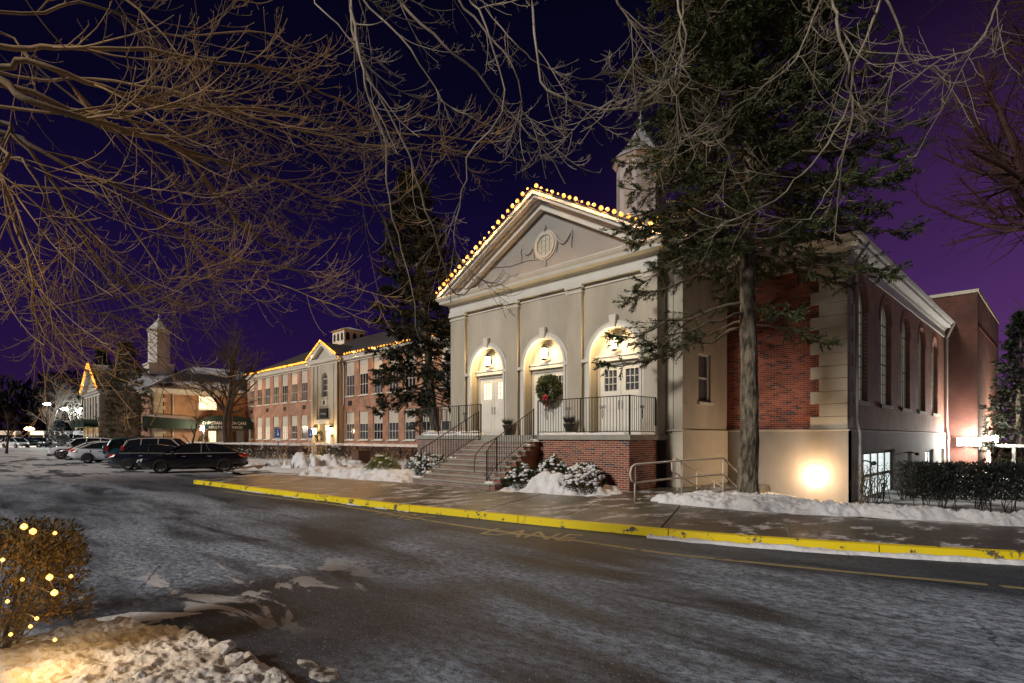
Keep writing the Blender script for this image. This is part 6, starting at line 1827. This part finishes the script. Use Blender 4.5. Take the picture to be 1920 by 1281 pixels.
def hedge(p0, p1, wid, h, label, n=9000, m=None, snow=True, seed=1, z=0.1, twiggy=True, size=0.09, lw_=0.025, cat='hedge', cover=0.9):
    g = np.random.default_rng(seed)
    p0 = np.array(p0, float); p1 = np.array(p1, float); d = p1 - p0; L = np.linalg.norm(d); d /= L; nrm = np.array([-d[1], d[0]])
    t = empty('hedge', (p0[0], p0[1], z), label, cat)
    u = g.uniform(0, L, n); v = g.uniform(-0.5, 0.5, n) * wid; w_ = g.uniform(0.12, 1, n) ** 0.7 * h
    hh = 1 + 0.14 * (fbm(u * 0.8, u * 0.1 + seed) - 0.5)
    c = np.stack([p0[0] + d[0] * u + nrm[0] * v, p0[1] + d[1] * u + nrm[1] * v, z + w_ * hh], 1)
    leaf_cloud(c, np.tile([0, 0, 1.0], (n, 1)) + np.stack([nrm[0] * v, nrm[1] * v, 0 * v], 1), size, lw_, 'foliage', m or M_hedge, t, jitter=0.7)
    k = int(L * 14)
    u = g.uniform(0, L, k); v0 = g.uniform(-0.2, 0.2, k) * wid; v1 = g.uniform(-0.5, 0.5, k) * wid
    A = np.stack([p0[0] + d[0] * u + nrm[0] * v0, p0[1] + d[1] * u + nrm[1] * v0, np.full(k, z - 0.05)], 1)
    u2 = u + g.normal(0, 0.15, k)
    B = np.stack([p0[0] + d[0] * u2 + nrm[0] * v1, p0[1] + d[1] * u2 + nrm[1] * v1, z + h * g.uniform(0.6, 1.0, k)], 1)
    s_ = np.linspace(0, 1, 5)[None, :, None]
    PL = A[:, None] * (1 - s_) + B[:, None] * s_; PL[:, 1:-1] += g.normal(0, 0.03, (k, 3, 3))
    L2 = grow(PL, np.full((k, 5), 0.010), 4, h * 0.4, 40, 4, 0.2, (0, 0, 0.1), (0, 0, 0.1), 0.2, 1, 0.7, 0.4, rg=g)
    V, F = merge([tubes_np(PL, np.full((k, 5), 0.011), 4), tubes_np(*L2, 3)])
    mesh_np('stems', V, F, m or M_hedge, t)['kind'] = 'stuff'
    if snow:
        q = [tuple(p0 + nrm * wid * 0.5), tuple(p1 + nrm * wid * 0.5), tuple(p1 - nrm * wid * 0.5), tuple(p0 - nrm * wid * 0.5)]
        o = snow_patch(q, 0.10, res=0.11, base=z + h * 0.98, rough=0.08, edge=0.28, seed=seed, name='snow_cap')
        o.parent = t; o.location = (-p0[0], -p0[1], -z)
    return t
hedge((-56, 15.4), (-36.5, 17.0), 1.4, 1.15, 'long clipped dark hedge topped with snow between the two parking signs and the wing', n=14000, seed=3)
hedge((-42.5, 20.9), (-24.2, 20.6), 1.3, 1.1, 'dark snow-topped hedge under the windows between wing entrance and porch', n=14000, seed=4)
hedge((-4.55, 19.3), (-3.1, 25.8), 0.5, 1.15, 'thin leafless bush before the lit basement windows', n=900, snow=False, seed=5, z=-0.25, size=0.06)
hedge((-3.25, 18.2), (3.5, 21.5), 1.3, 1.22, 'tall dark hedge below the floodlights at right', n=26000, snow=False, seed=6, z=-0.15, size=0.10, lw_=0.035, m=mat('backlit_dark_hedge', (0.006, 0.008, 0.006), (0.018, 0.022, 0.016), rough=0.7, scale=3))  # leaf colour taken near black for the shade of a backlit hedge
for i, (px, d) in enumerate([(455, 42), (495, 40), (560, 40), (630, 38)]):
    x, y = PD(px, d)
    shrub(x, y, 0.1, 1.1, 0.8, 1.05, ['leafless shrub just behind the black saloon', 'leafless shrub behind the left parking sign', 'leafless shrub between the two parking signs', 'leafless shrub behind the tallest snow mound'][i], m=M_hedge, n=1600, snow=0.15, size=0.13, wid=0.012, seed=60 + i)

# near bush wound with warm lights
bxx, byy = PD(-30, 4.35)
bush = empty('lit_bush', (bxx, byy, 0.0), 'clipped evergreen bush wound with warm lights in the near left corner', 'bush')
g = np.random.default_rng(77)
def bush_pts(k, inner=0.35):
    v = unit(g.normal(0, 1, (k, 3)))
    p = np.sign(v) * np.abs(v) ** 0.62; p = p / np.maximum(1e-6, np.max(np.abs(p), 1, keepdims=True)) * (np.max(np.abs(v), 1, keepdims=True) ** 0.35)
    s_ = g.uniform(inner, 1, (k, 1)) ** 0.5
    b = 0.86 + 0.28 * fbm(v[:, :1] * 2.6 + 3, v[:, 1:2] * 2.6 + v[:, 2:3] * 2.2, 3)
    return v, np.array([bxx, byy, 0.56]) + p * s_ * b * np.array([0.62, 0.62, 0.50])
v, c = bush_pts(19000)
low = c[:, 2] > 0.28 + 0.15 * g.uniform(0, 1, len(c))
leaf_cloud(c[low], v[low] * 0.7 + np.array([0, 0, 0.6]), 0.042, 0.014, 'foliage', M_leafwarm, bush, jitter=0.5)
k = 34; a = g.uniform(0, 2 * PI, k)
A = np.stack([bxx + 0.1 * np.cos(a), byy + 0.1 * np.sin(a), np.full(k, -0.02)], 1); B = np.stack([bxx + 0.5 * np.cos(a), byy + 0.5 * np.sin(a), g.uniform(0.6, 1.0, k)], 1)
s_ = np.linspace(0, 1, 7)[None, :, None]
PL = A[:, None] * (1 - s_) + B[:, None] * s_; PL[:, 1:-1] += g.normal(0, 0.02, (k, 5, 3))
RDs = np.full((k, 7), 0.010) * np.linspace(1.2, 0.5, 7)
L2 = grow(PL, RDs, 8, 0.25, 40, 5, 0.2, (0, 0, 0.1), (0, 0, 0.1), 0.2, 1, 0.6, 0.4, rg=g)
V, F = merge([tubes_np(PL, RDs, 5), tubes_np(*L2, 4)]); mesh_np('stems', V, F, M_bark, bush)['kind'] = 'stuff'
bl = empty('string_lights', (bxx, byy, 0.6), 'warm bulbs wound through the near bush at bottom left', 'string lights')
bp_ = [(45, 988), (62, 997), (103, 1000), (5, 1050), (42, 1087), (93, 1083), (102, 1112), (133, 1081), (14, 1128), (69, 1160), (57, 1175), (103, 1200), (20, 1190)]
wpts = []
for i, (px, py) in enumerate(bp_):
    q = Vector(P(px, py, 3.86 if px > 40 else 3.8)); wpts.append(q)
    r = 0.022 if i in (0, 1, 5, 6) else 0.013
    MB().lathe([(0, -r), (r * 0.8, -r * 0.5), (r, 0), (r * 0.8, r * 0.6), (0, r * 1.2)], tuple(q), 8).build('bulb', E_bushbulb, bl, smooth=True)
    if i in (0, 3, 5, 6, 9, 11):
        q2 = q + Vector((0.05, -0.04, 0.0)) * 0
        point('bush_glow', tuple(q + Vector((0.035, -0.035, 0.0))), 3.0, (1.0, 0.6, 0.22), radius=0.02)
MB().tube([tuple(q) for q in resample([wpts[i] for i in (0, 1, 2, 7, 5, 6, 4, 3, 8, 9, 10, 12, 11)], 60)], 0.002, 4).build('cable', M_black, bl)

# ================================================================ vehicles
def wheel(parent, x, y, r, w_=0.22, spokes=5, out=1):
    t = bpy.data.objects.new('wheel', None); col.objects.link(t); t.parent = parent; t.location = (x, y, r); t.empty_display_size = 0.2
    ORG[t.name] = (0, 0, 0)
    MB().lathe([(r * 0.66, -w_ / 2), (r * 0.93, -w_ / 2), (r, -w_ / 2 + 0.03), (r, w_ / 2 - 0.03), (r * 0.93, w_ / 2), (r * 0.66, w_ / 2), (r * 0.62, 0)], (0, 0, 0), 24, 'y').build('tyre', M_tyre, t, smooth=True)
    mb = MB(); yo = out * w_ / 2 * 0.8
    mb.lathe([(r * 0.68, yo), (r * 0.60, yo + out * 0.005), (r * 0.58, yo - out * 0.05)], (0, 0, 0), 24, 'y')
    mb.lathe([(0, yo + out * 0.005), (r * 0.16, yo), (r * 0.16, yo - out * 0.05)], (0, 0, 0), 12, 'y')
    for k in range(spokes):
        a = 2 * PI * k / spokes + 0.3
        ca, sa = math.cos(a), math.sin(a); h = r * 0.13
        pts = [(ca * r * 0.12 - sa * h, ca * 0 + 0, 0)]
        p = []
        for rr_, hh in ((0.12, h), (0.62, h * 0.75)):
            p += [(ca * r * rr_ - sa * hh, sa * r * rr_ + ca * hh), (ca * r * rr_ + sa * hh, sa * r * rr_ - ca * hh)]
        y0_, y1_ = yo - out * 0.03, yo - out * 0.003
        mb.add([(a_, y0_, b__) for a_, b__ in p] + [(a_, y1_, b__) for a_, b__ in p], [(4, 5, 7, 6), (0, 1, 5, 4), (1, 3, 7, 5), (3, 2, 6, 7), (2, 0, 4, 6)])
    mb.build('rim', M_rim, t)
    MB().lathe([(0, yo - out * 0.06), (r * 0.62, yo - out * 0.06)], (0, 0, 0), 20, 'y').build('brake_disc', M_plastic, t)
    return t
def car(name, label, loc, yaw, paint, kind='sedan', cat='car', tail=True, spare=False, snow=False, s=1.0):
    t = bpy.data.objects.new(name, None); col.objects.link(t); t.empty_display_size = 0.5
    tag(t, label, cat); ORG[t.name] = (0, 0, 0)
    K = {
        'sedan': dict(L=4.8, W=0.91, wb=(1.38, -1.36), r=0.33,
                      body=[(-2.40, .38, .78, .66), (-2.33, .27, .94, .80), (-1.95, .22, .98, .88), (-1.36, .20, .98, .91), (0, .19, .96, .92), (0.9, .19, .95, .915), (1.38, .20, .92, .90), (1.95, .22, .82, .86), (2.28, .26, .70, .76), (2.40, .36, .58, .60)],
                      cab=[(-1.98, .97, .99, .70, .62), (-1.25, .97, 1.36, .84, .60), (-0.75, .97, 1.44, .86, .62), (0.05, .96, 1.45, .86, .63), (0.55, .96, 1.38, .86, .62), (1.28, .94, .96, .80, .72)], pillars=(-0.35,)),
        'suv': dict(L=4.7, W=0.95, wb=(1.40, -1.33), r=0.37,
                    body=[(-2.30, .45, .95, .76), (-2.27, .33, 1.08, .86), (-1.9, .28, 1.08, .92), (-1.33, .27, 1.06, .94), (0, .26, 1.05, .95), (0.9, .26, 1.05, .945), (1.40, .27, 1.03, .93), (1.95, .29, .96, .88), (2.25, .33, .84, .78), (2.36, .42, .70, .62)],
                    cab=[(-2.26, 1.07, 1.09, .82, .74), (-2.02, 1.07, 1.60, .86, .68), (-1.4, 1.06, 1.70, .88, .70), (0.0, 1.05, 1.72, .88, .70), (0.45, 1.05, 1.66, .88, .69), (1.12, 1.04, 1.07, .84, .76)], pillars=(-1.25, -0.3)),
        'van': dict(L=4.9, W=0.97, wb=(1.55, -1.5), r=0.34,
                    body=[(-2.45, .40, .95, .80), (-2.4, .28, 1.05, .90), (-1.9, .24, 1.05, .95), (-1.5, .22, 1.04, .96), (0, .21, 1.02, .97), (0.9, .21, 1.0, .965), (1.55, .22, .96, .94), (2.0, .24, .90, .90), (2.35, .28, .76, .80), (2.48, .36, .60, .62)],
                    cab=[(-2.42, 1.04, 1.06, .84, .76), (-2.2, 1.04, 1.62, .88, .72), (-1.5, 1.04, 1.72, .90, .74), (0.0, 1.02, 1.74, .90, .74), (0.7, 1.0, 1.62, .90, .72), (1.85, .94, .98, .84, .76)], pillars=(-1.3, -0.1)),
    }[kind]
    mb = MB(); st = K['body']; k = 12
    for x, zl, zh, w_ in st:
        mid = (zl + zh) / 2
        half = [(w_ * .78, zl), (w_ * .97, zl + .07), (w_ * 1.0, mid), (w_ * .985, zh - .10), (w_ * .93, zh - .02), (w_ * .55, zh + .012)]
        for y, z in half: mb.v.append((x, y, z))
        for y, z in reversed(half): mb.v.append((x, -y, z))
    n = len(st)
    for i in range(n - 1):
        for j in range(k): mb.q.append((i * k + j, i * k + (j + 1) % k, (i + 1) * k + (j + 1) % k, (i + 1) * k + j))
    mb.q += [tuple(range(k)), tuple(range(n * k - 1, (n - 1) * k - 1, -1))]
    body = mb.build('body', paint, t, smooth=True)
    m_ = body.modifiers.new('smooth', 'SUBSURF'); m_.levels = 1; m_.render_levels = 1
    cb = K['cab']; gl_, rf = MB(), MB()
    rings = []
    for x, zb, zr, wb, wr in cb:
        rings.append([(x, wb, zb - 0.03), (x, wr + (wb - wr) * .12, zr - .05), (x, wr * .86, zr), (x, 0, zr + .015), (x, -wr * .86, zr), (x, -wr - (wb - wr) * .12, zr - .05), (x, -wb, zb - 0.03)])
    for i in range(len(rings) - 1):
        A, B = rings[i], rings[i + 1]
        ends = i == 0 or i == len(rings) - 2
        for j in range(6):
            q = [A[j], A[j + 1], B[j + 1], B[j]]
            tgt = gl_ if (j in (0, 5) or (ends and j in (2, 3)) or (ends and j in (1, 4))) else rf
            tgt.add(q, [(0, 1, 2, 3)])
    gl_.build('windows', M_carglass, t)
    rf.build('roof', paint, t, smooth=True)
    for s_ in (-1, 1):
        for i in (0, len(cb) - 2):
            A, B = rings[i][1 if s_ > 0 else 5], rings[i + 1][1 if s_ > 0 else 5]
            A2, B2 = rings[i][0 if s_ > 0 else 6], rings[i + 1][0 if s_ > 0 else 6]
            lo, hi = (A2, B) if i == 0 else (B2, A)
            mid_ = [(lo[q] + hi[q]) / 2 for q in range(3)]
            MB().tube([lo, tuple(mid_), hi], 0.045 if i else 0.06, 5).build('pillar', paint, t)
        for px_ in K['pillars']:
            for i in range(len(cb) - 1):
                if cb[i][0] <= px_ <= cb[i + 1][0]:
                    u = (px_ - cb[i][0]) / (cb[i + 1][0] - cb[i][0])
                    q = [[rings[i][j][a] * (1 - u) + rings[i + 1][j][a] * u for a in range(3)] for j in ((0, 1) if s_ > 0 else (6, 5))]
                    MB().tube([tuple(q[0]), tuple(q[1])], 0.035, 5).build('pillar', M_plastic if kind == 'sedan' else paint, t)
        # sill of the glass and door shut lines
        MB().tube([(c_[0], s_ * (c_[3] + .01), c_[1] + .0) for c_ in cb], 0.014, 4).build('trim_strip', M_rim if kind == 'sedan' else M_plastic, t)
        for x in (0.75, -0.35, -1.2)[:3]:
            wl = np.interp(x, [q[0] for q in st], [q[3] for q in st])
            MB().box(x - .006, x + .006, s_ * (wl * .995 - .02), s_ * (wl * 1.0 + .002), .34, .90).build('door_seam', M_plastic, t)
        for x in (0.42, -0.70):
            wl = np.interp(x, [q[0] for q in st], [q[3] for q in st])
            MB().box(x - .10, x + .08, s_ * (wl - .01), s_ * (wl + .025), .80, .83).build('door_handle', M_rim if kind == 'sedan' else paint, t)
        wl = K['W']
        MB().lathe([(0, -.09), (.07, -.07), (.09, .0), (.05, .06), (0, .07)], (cb[-1][0] - .42, s_ * (wl + .09), cb[-1][1] + .09), 8, 'y').build('mirror', paint, t, smooth=True)
        # lights
        xf = st[-1][0]; xb = st[0][0]
        zf = st[-2][2]; w2 = st[-2][3]
        MB().add([(xf - .30, s_ * (w2 + .055), zf + .03), (xf - .02, s_ * w2 * .70, zf - .04), (xf + .012, s_ * w2 * .66, zf - .17), (xf - .22, s_ * (w2 + .045), zf - .14),
                  (xf - .34, s_ * (w2 - .1), zf + .02), (xf - .16, s_ * w2 * .6, zf - .03)], [(0, 1, 2, 3), (0, 4, 5, 1)]).build('headlight', M_head, t)
        zb = st[1][2]; w3 = st[1][3]
        if kind == 'sedan':
            MB().add([(xb + .42, s_ * (w3 + .075), zb - .02), (xb + .03, s_ * (w3 - .02), zb - .03), (xb - .012, s_ * (w3 * .55), zb - .05), (xb - .015, s_ * (w3 * .55), zb - .22), (xb + .02, s_ * (w3 - .015), zb - .22), (xb + .32, s_ * (w3 + .085), zb - .17)],
                     [(0, 1, 4, 5), (1, 2, 3, 4)]).build('tail_light', M_tail, t)
        else:
            MB().box(xb - .01, xb + .16, s_ * (w3 - .12), s_ * (w3 + .055), zb - .25, zb + .12).build('tail_light', M_tail, t, bevel=0.02)
        for x in K['wb']:
            wheel(t, x, s_ * (K['W'] - .10), K['r'], spokes=7 if kind == 'sedan' else 5, out=s_)
            wl = np.interp(x, [q[0] for q in st], [q[3] for q in st])
            r = K['r'] * 1.17
            a = MB(); n_ = 20; zc_ = K['r']
            pts = [(x + r * math.cos(PI * q / n_ * 1.16 - .25), zc_ + r * math.sin(PI * q / n_ * 1.16 - .25)) for q in range(n_ + 1)]
            for y0_, y1_ in (((wl - .30), (wl + .006)),):
                a.prism([], 0, 0) if False else None
            v = [(p_[0], s_ * (wl + .004), p_[1]) for p_ in pts] + [(p_[0], s_ * (wl - .05), p_[1]) for p_ in pts]
            a.add(v, [tuple(range(n_ + 1))]); a.build('wheel_arch', M_plastic, t)
    MB().box(xb - .035, xb + .25, -st[1][3] * .86, st[1][3] * .86, .36, .52).build('rear_bumper', paint, t, bevel=0.03)
    MB().box(xb - .03, xb - .012, -.26, .26, .60, .74).build('number_plate', M_signwhite, t)
    MB().box(xf - .2, xf + .035, -.62, .62, .24, .40).build('front_bumper', M_plastic, t, bevel=0.03)
    MB().box(xf - .1, xf + .02, -.36, .36, .46, .60).build('grille', M_plastic, t, bevel=0.02)
    if kind == 'suv':
        for s_ in (-1, 1):
            MB().tube([(-1.7, s_ * .62, 1.72), (-1.6, s_ * .62, 1.77), (0.1, s_ * .62, 1.79), (0.25, s_ * .62, 1.72)], .016, 5).build('roof_rail', M_plastic, t)
    if spare:
        MB().lathe([(0, -.12), (.30, -.12), (.35, -.07), (.35, .08), (.2, .1)], (xb - .14, 0, .95), 20, 'x').build('spare_wheel_cover', paint, t, smooth=True)
    if snow:
        pass
    t.location = loc; t.rotation_euler = (0, 0, yaw); t.scale = (s, s, s)
    return t
P_black = carpaint('black_paint', (0.008, 0.006, 0.007))
P_navy = carpaint('dark_blue_paint', (0.012, 0.017, 0.03), 0.3)
P_silver = carpaint('silver_paint', (0.62, 0.64, 0.68), 0.05, 0.3)
P_taupe = carpaint('taupe_silver_paint', (0.46, 0.40, 0.39), 0.05, 0.3)
P_teal = carpaint('teal_paint', (0.02, 0.09, 0.11), 0.1)
P_white = carpaint('white_paint', (0.82, 0.82, 0.84))
P_red = carpaint('maroon_paint', (0.12, 0.012, 0.012))
# directions: camera right is 45 deg in plan
def yaw_of(deg_from_right):
    return R(45 + deg_from_right)
def place(px, d): 
    x, y = PD(px, d); return (x, y, 0)
car('parked_car', 'black saloon nearest the camera, at the right end of the parked row', place(366, 28.3), yaw_of(180 + 24), P_black)
car('parked_car', 'dark blue saloon with its tail out, tucked behind the black saloon', place(300, 31.0), yaw_of(16), P_navy, s=0.93)
car('parked_suv', 'taupe silver estate-like four by four behind the dark saloons', place(316, 35.5), yaw_of(12), P_taupe, 'suv', 'SUV')
car('parked_suv', 'dark teal four by four with a covered spare wheel on its tailgate', place(278, 38.8), yaw_of(28), P_teal, 'suv', 'SUV', spare=True)
car('parked_car', 'silver saloon parked tail outward, its red tail lights toward the road', place(218, 39.0), yaw_of(16), P_silver)
car('parked_car', 'white saloon mostly hidden behind the silver saloon', place(205, 42.5), yaw_of(14), P_white)
car('parked_car', 'black car squeezed between the white four by four and the white saloon', place(178, 43.6), yaw_of(180 + 10), P_black)
car('parked_suv', 'white four by four at the left end of the near row of parked cars', place(160, 46.5), yaw_of(180 + 22), P_white, 'suv', 'SUV')
# far row in front of the shuttle buses
far = [(30, 94, 'van', P_white, -20, 'white minivan at the far left in front of the buses'), (72, 96, 'suv', P_navy, -14, 'dark car parked between the white minivan and the lamp post'),
       (100, 99, 'sedan', P_white, -12, 'white car parked just right of the lamp post, far row'), (133, 96, 'sedan', P_silver, -20, 'silver car at the right end of the far row by the annex'),
       (150, 108, 'suv', P_red, -20, 'maroon four by four beyond the silver car of the far row')]
for px, d, k, p, a, lab in far:
    car('parked_car', lab, place(px, d), yaw_of(a), p, k, 'car')
def bus(loc, yaw, label):
    t = bpy.data.objects.new('shuttle_bus', None); col.objects.link(t); tag(t, label, 'bus', None); ORG[t.name] = (0, 0, 0)
    b = MB().box(-3.6, 2.1, -1.15, 1.15, 0.45, 2.85).build('body', P_white, t, bevel=0.12)
    MB().add([(2.1, -1.0, .45), (3.6, -.95, .45), (3.6, -.9, 1.05), (2.9, -.95, 1.25), (2.1, -1.05, 2.2), (2.1, 1.0, .45), (3.6, .95, .45), (3.6, .9, 1.05), (2.9, .95, 1.25), (2.1, 1.05, 2.2)],
             [(0, 1, 2, 3, 4), (9, 8, 7, 6, 5), (1, 6, 7, 2), (2, 7, 8, 3), (0, 5, 6, 1)]).build('bonnet', P_white, t)
    MB().add([(2.92, -.93, 1.27), (2.12, -1.03, 2.18), (2.12, 1.03, 2.18), (2.92, .93, 1.27)], [(0, 1, 2, 3)]).build('windscreen', M_carglass, t)
    for s_ in (-1, 1):
        for k in range(4):
            MB().box(-3.3 + k * 1.3, -2.2 + k * 1.3, s_ * 1.14, s_ * 1.17, 1.5, 2.3).build('window', M_carglass, t)
        MB().add([(2.2, s_ * 1.03, 1.3), (2.85, s_ * .97, 1.28), (2.2, s_ * 1.05, 1.95)], [(0, 1, 2)]).build('window', M_carglass, t)
        for x in (2.7, -2.2):
            wheel(t, x, s_ * .95, .38, out=s_)
        MB().box(3.58, 3.63, s_ * .55 - .15, s_ * .55 + .15, .7, .95).build('headlight', M_head, t)
    MB().box(-3.63, -3.61, -.8, .8, 1.4, 2.3).build('rear_window', M_carglass, t)
    MB().box(3.6, 3.63, -.35, .35, .62, .95).build('grille', M_plastic, t)
    MB().box(-3.5, 2.0, -1.05, 1.05, 2.86, 2.96).build('snow_cover', M_snow, t, bevel=0.04)
    t.location = loc; t.rotation_euler = (0, 0, yaw)
for i, (px, d) in enumerate([(-35, 104), (18, 106), (72, 108), (118, 108), (153, 110)]):
    bus(place(px, d), yaw_of(-58), ['white shuttle bus cut by the left edge of the picture', 'white shuttle bus behind the white minivan', 'white shuttle bus behind the orange lamp and dark car', 'white shuttle bus behind the silver car', 'white shuttle bus partly hidden by the annex corner'][i])

# ================================================================ lamps, signs, small things
def lamp_post(px, d, h, label, heads=1, mglass=None, watts=0, color=(0.95, 1, 0.96), rad=0.45, dark=True):
    x, y = PD(px, d)
    t = empty('lamp_post', (x, y, 0), label, 'street lamp')
    MB().lathe([(0.35, 0), (0.35, 0.5), (0.12, 0.52), (0.09, h), (0, h)], (x, y, 0), 8).build('pole', M_plastic, t)
    offs = [(0, 0)] if heads == 1 else [(-1.2, -1.2), (1.3, 1.3), (0.8, 0.8)]
    for i, (a, b) in enumerate(offs):
        if heads > 1: MB().tube([(x, y, h - .1), (x + a, y + b, h - .05 - .4 * (i == 2))], .05, 5).build('arm', M_plastic, t)
        rr_ = rad * (1 if i == 0 else 0.6)
        MB().lathe([(0, -rr_ * .5), (rr_ * .8, -rr_ * .3), (rr_, 0), (rr_ * .6, rr_ * .4), (0, rr_ * .45)], (x + a, y + b, h - .4 * (i == 2)), 12).build('lamp_globe', mglass or E_street, t, smooth=True)
    if watts: point('street_light', (x, y, h - 0.7), watts, color, radius=0.3)
    return t
lamp_post(88, 100, 7.7, 'tall dark lamp post with a single glaring head over the far car park', watts=2600, rad=0.55)
lamp_post(136, 116, 7.6, 'lamp post with several heads near the annex gable', heads=3, watts=800, rad=0.7)
lamp_post(55, 103, 3.3, 'low orange lamp glowing in front of the shuttle buses', mglass=E_sodium, watts=1200, color=(1, 0.5, 0.18), rad=0.75)
def parking_sign(px, d, label):
    x, y = PD(px, d)
    t = empty('parking_sign', (x, y, 0), label, 'sign')
    MB().box(x - .03, x + .03, y - .03, y + .03, 0, 2.35).build('post', M_steel, t)
    f = lambda u, v, w_: (x + u * C45 + w_ * C45, y + u * C45 - w_ * C45, v)
    MB(f).box(-.17, .17, 1.72, 2.32, .04, .05).build('plate', M_signblue, t)
    MB(f).box(-.15, .15, 1.50, 1.69, .04, .05).build('plate', M_signwhite, t)
    # white wheelchair mark
    mb = MB(f)
    mb.prism([(.07 * math.cos(2 * PI * k / 12) + .01, 1.93 + .07 * math.sin(2 * PI * k / 12)) for k in range(12)], .051, .054)
    mb.box(-.03, .01, 1.93, 2.12, .051, .055); mb.box(-.045, .025, 2.16, 2.23, .051, .055); mb.box(.01, .08, 2.02, 2.05, .051, .055)
    mb.build('symbol', M_signwhite, t)
parking_sign(521.5, 38, 'left of the two blue parking signs, before the wing')
parking_sign(582.5, 40, 'right of the two blue parking signs, beside the tall snow mound')
x, y = PD(677, 33)
t = empty('litter_bin', (x, y, 0.1), 'squat brown litter bin standing right of the snow mounds', 'bin')
MB().box(x - .4, x + .4, y - .4, y + .4, 0.1, 0.9).build('body', M_brown, t, bevel=0.02)
MB().box(x - .44, x + .44, y - .44, y + .44, 0.9, 1.0).build('lid', M_brown, t, bevel=0.03)
# small swivel spotlights on the base wall of the hall
for i, (yy, zz) in enumerate([(21.0, 0.95), (28.2, 1.1)]):
    t = empty('swivel_light', (-4.98, yy, zz), ['unlit swivel light at the left end of the lit basement window', 'unlit swivel light right of the lit basement window'][i], 'light fitting')
    MB().tube([(-4.98, yy, zz), (-4.75, yy, zz + .04), (-4.6, yy + .02, zz - .02)], .025, 6).build('arm', M_plastic, t)
    MB().lathe([(0, -.12), (.06, -.1), (.075, .1), (0, .1)], (-4.55, yy + .03, zz - .04), 8, 'y').build('lamp_head', M_plastic, t)
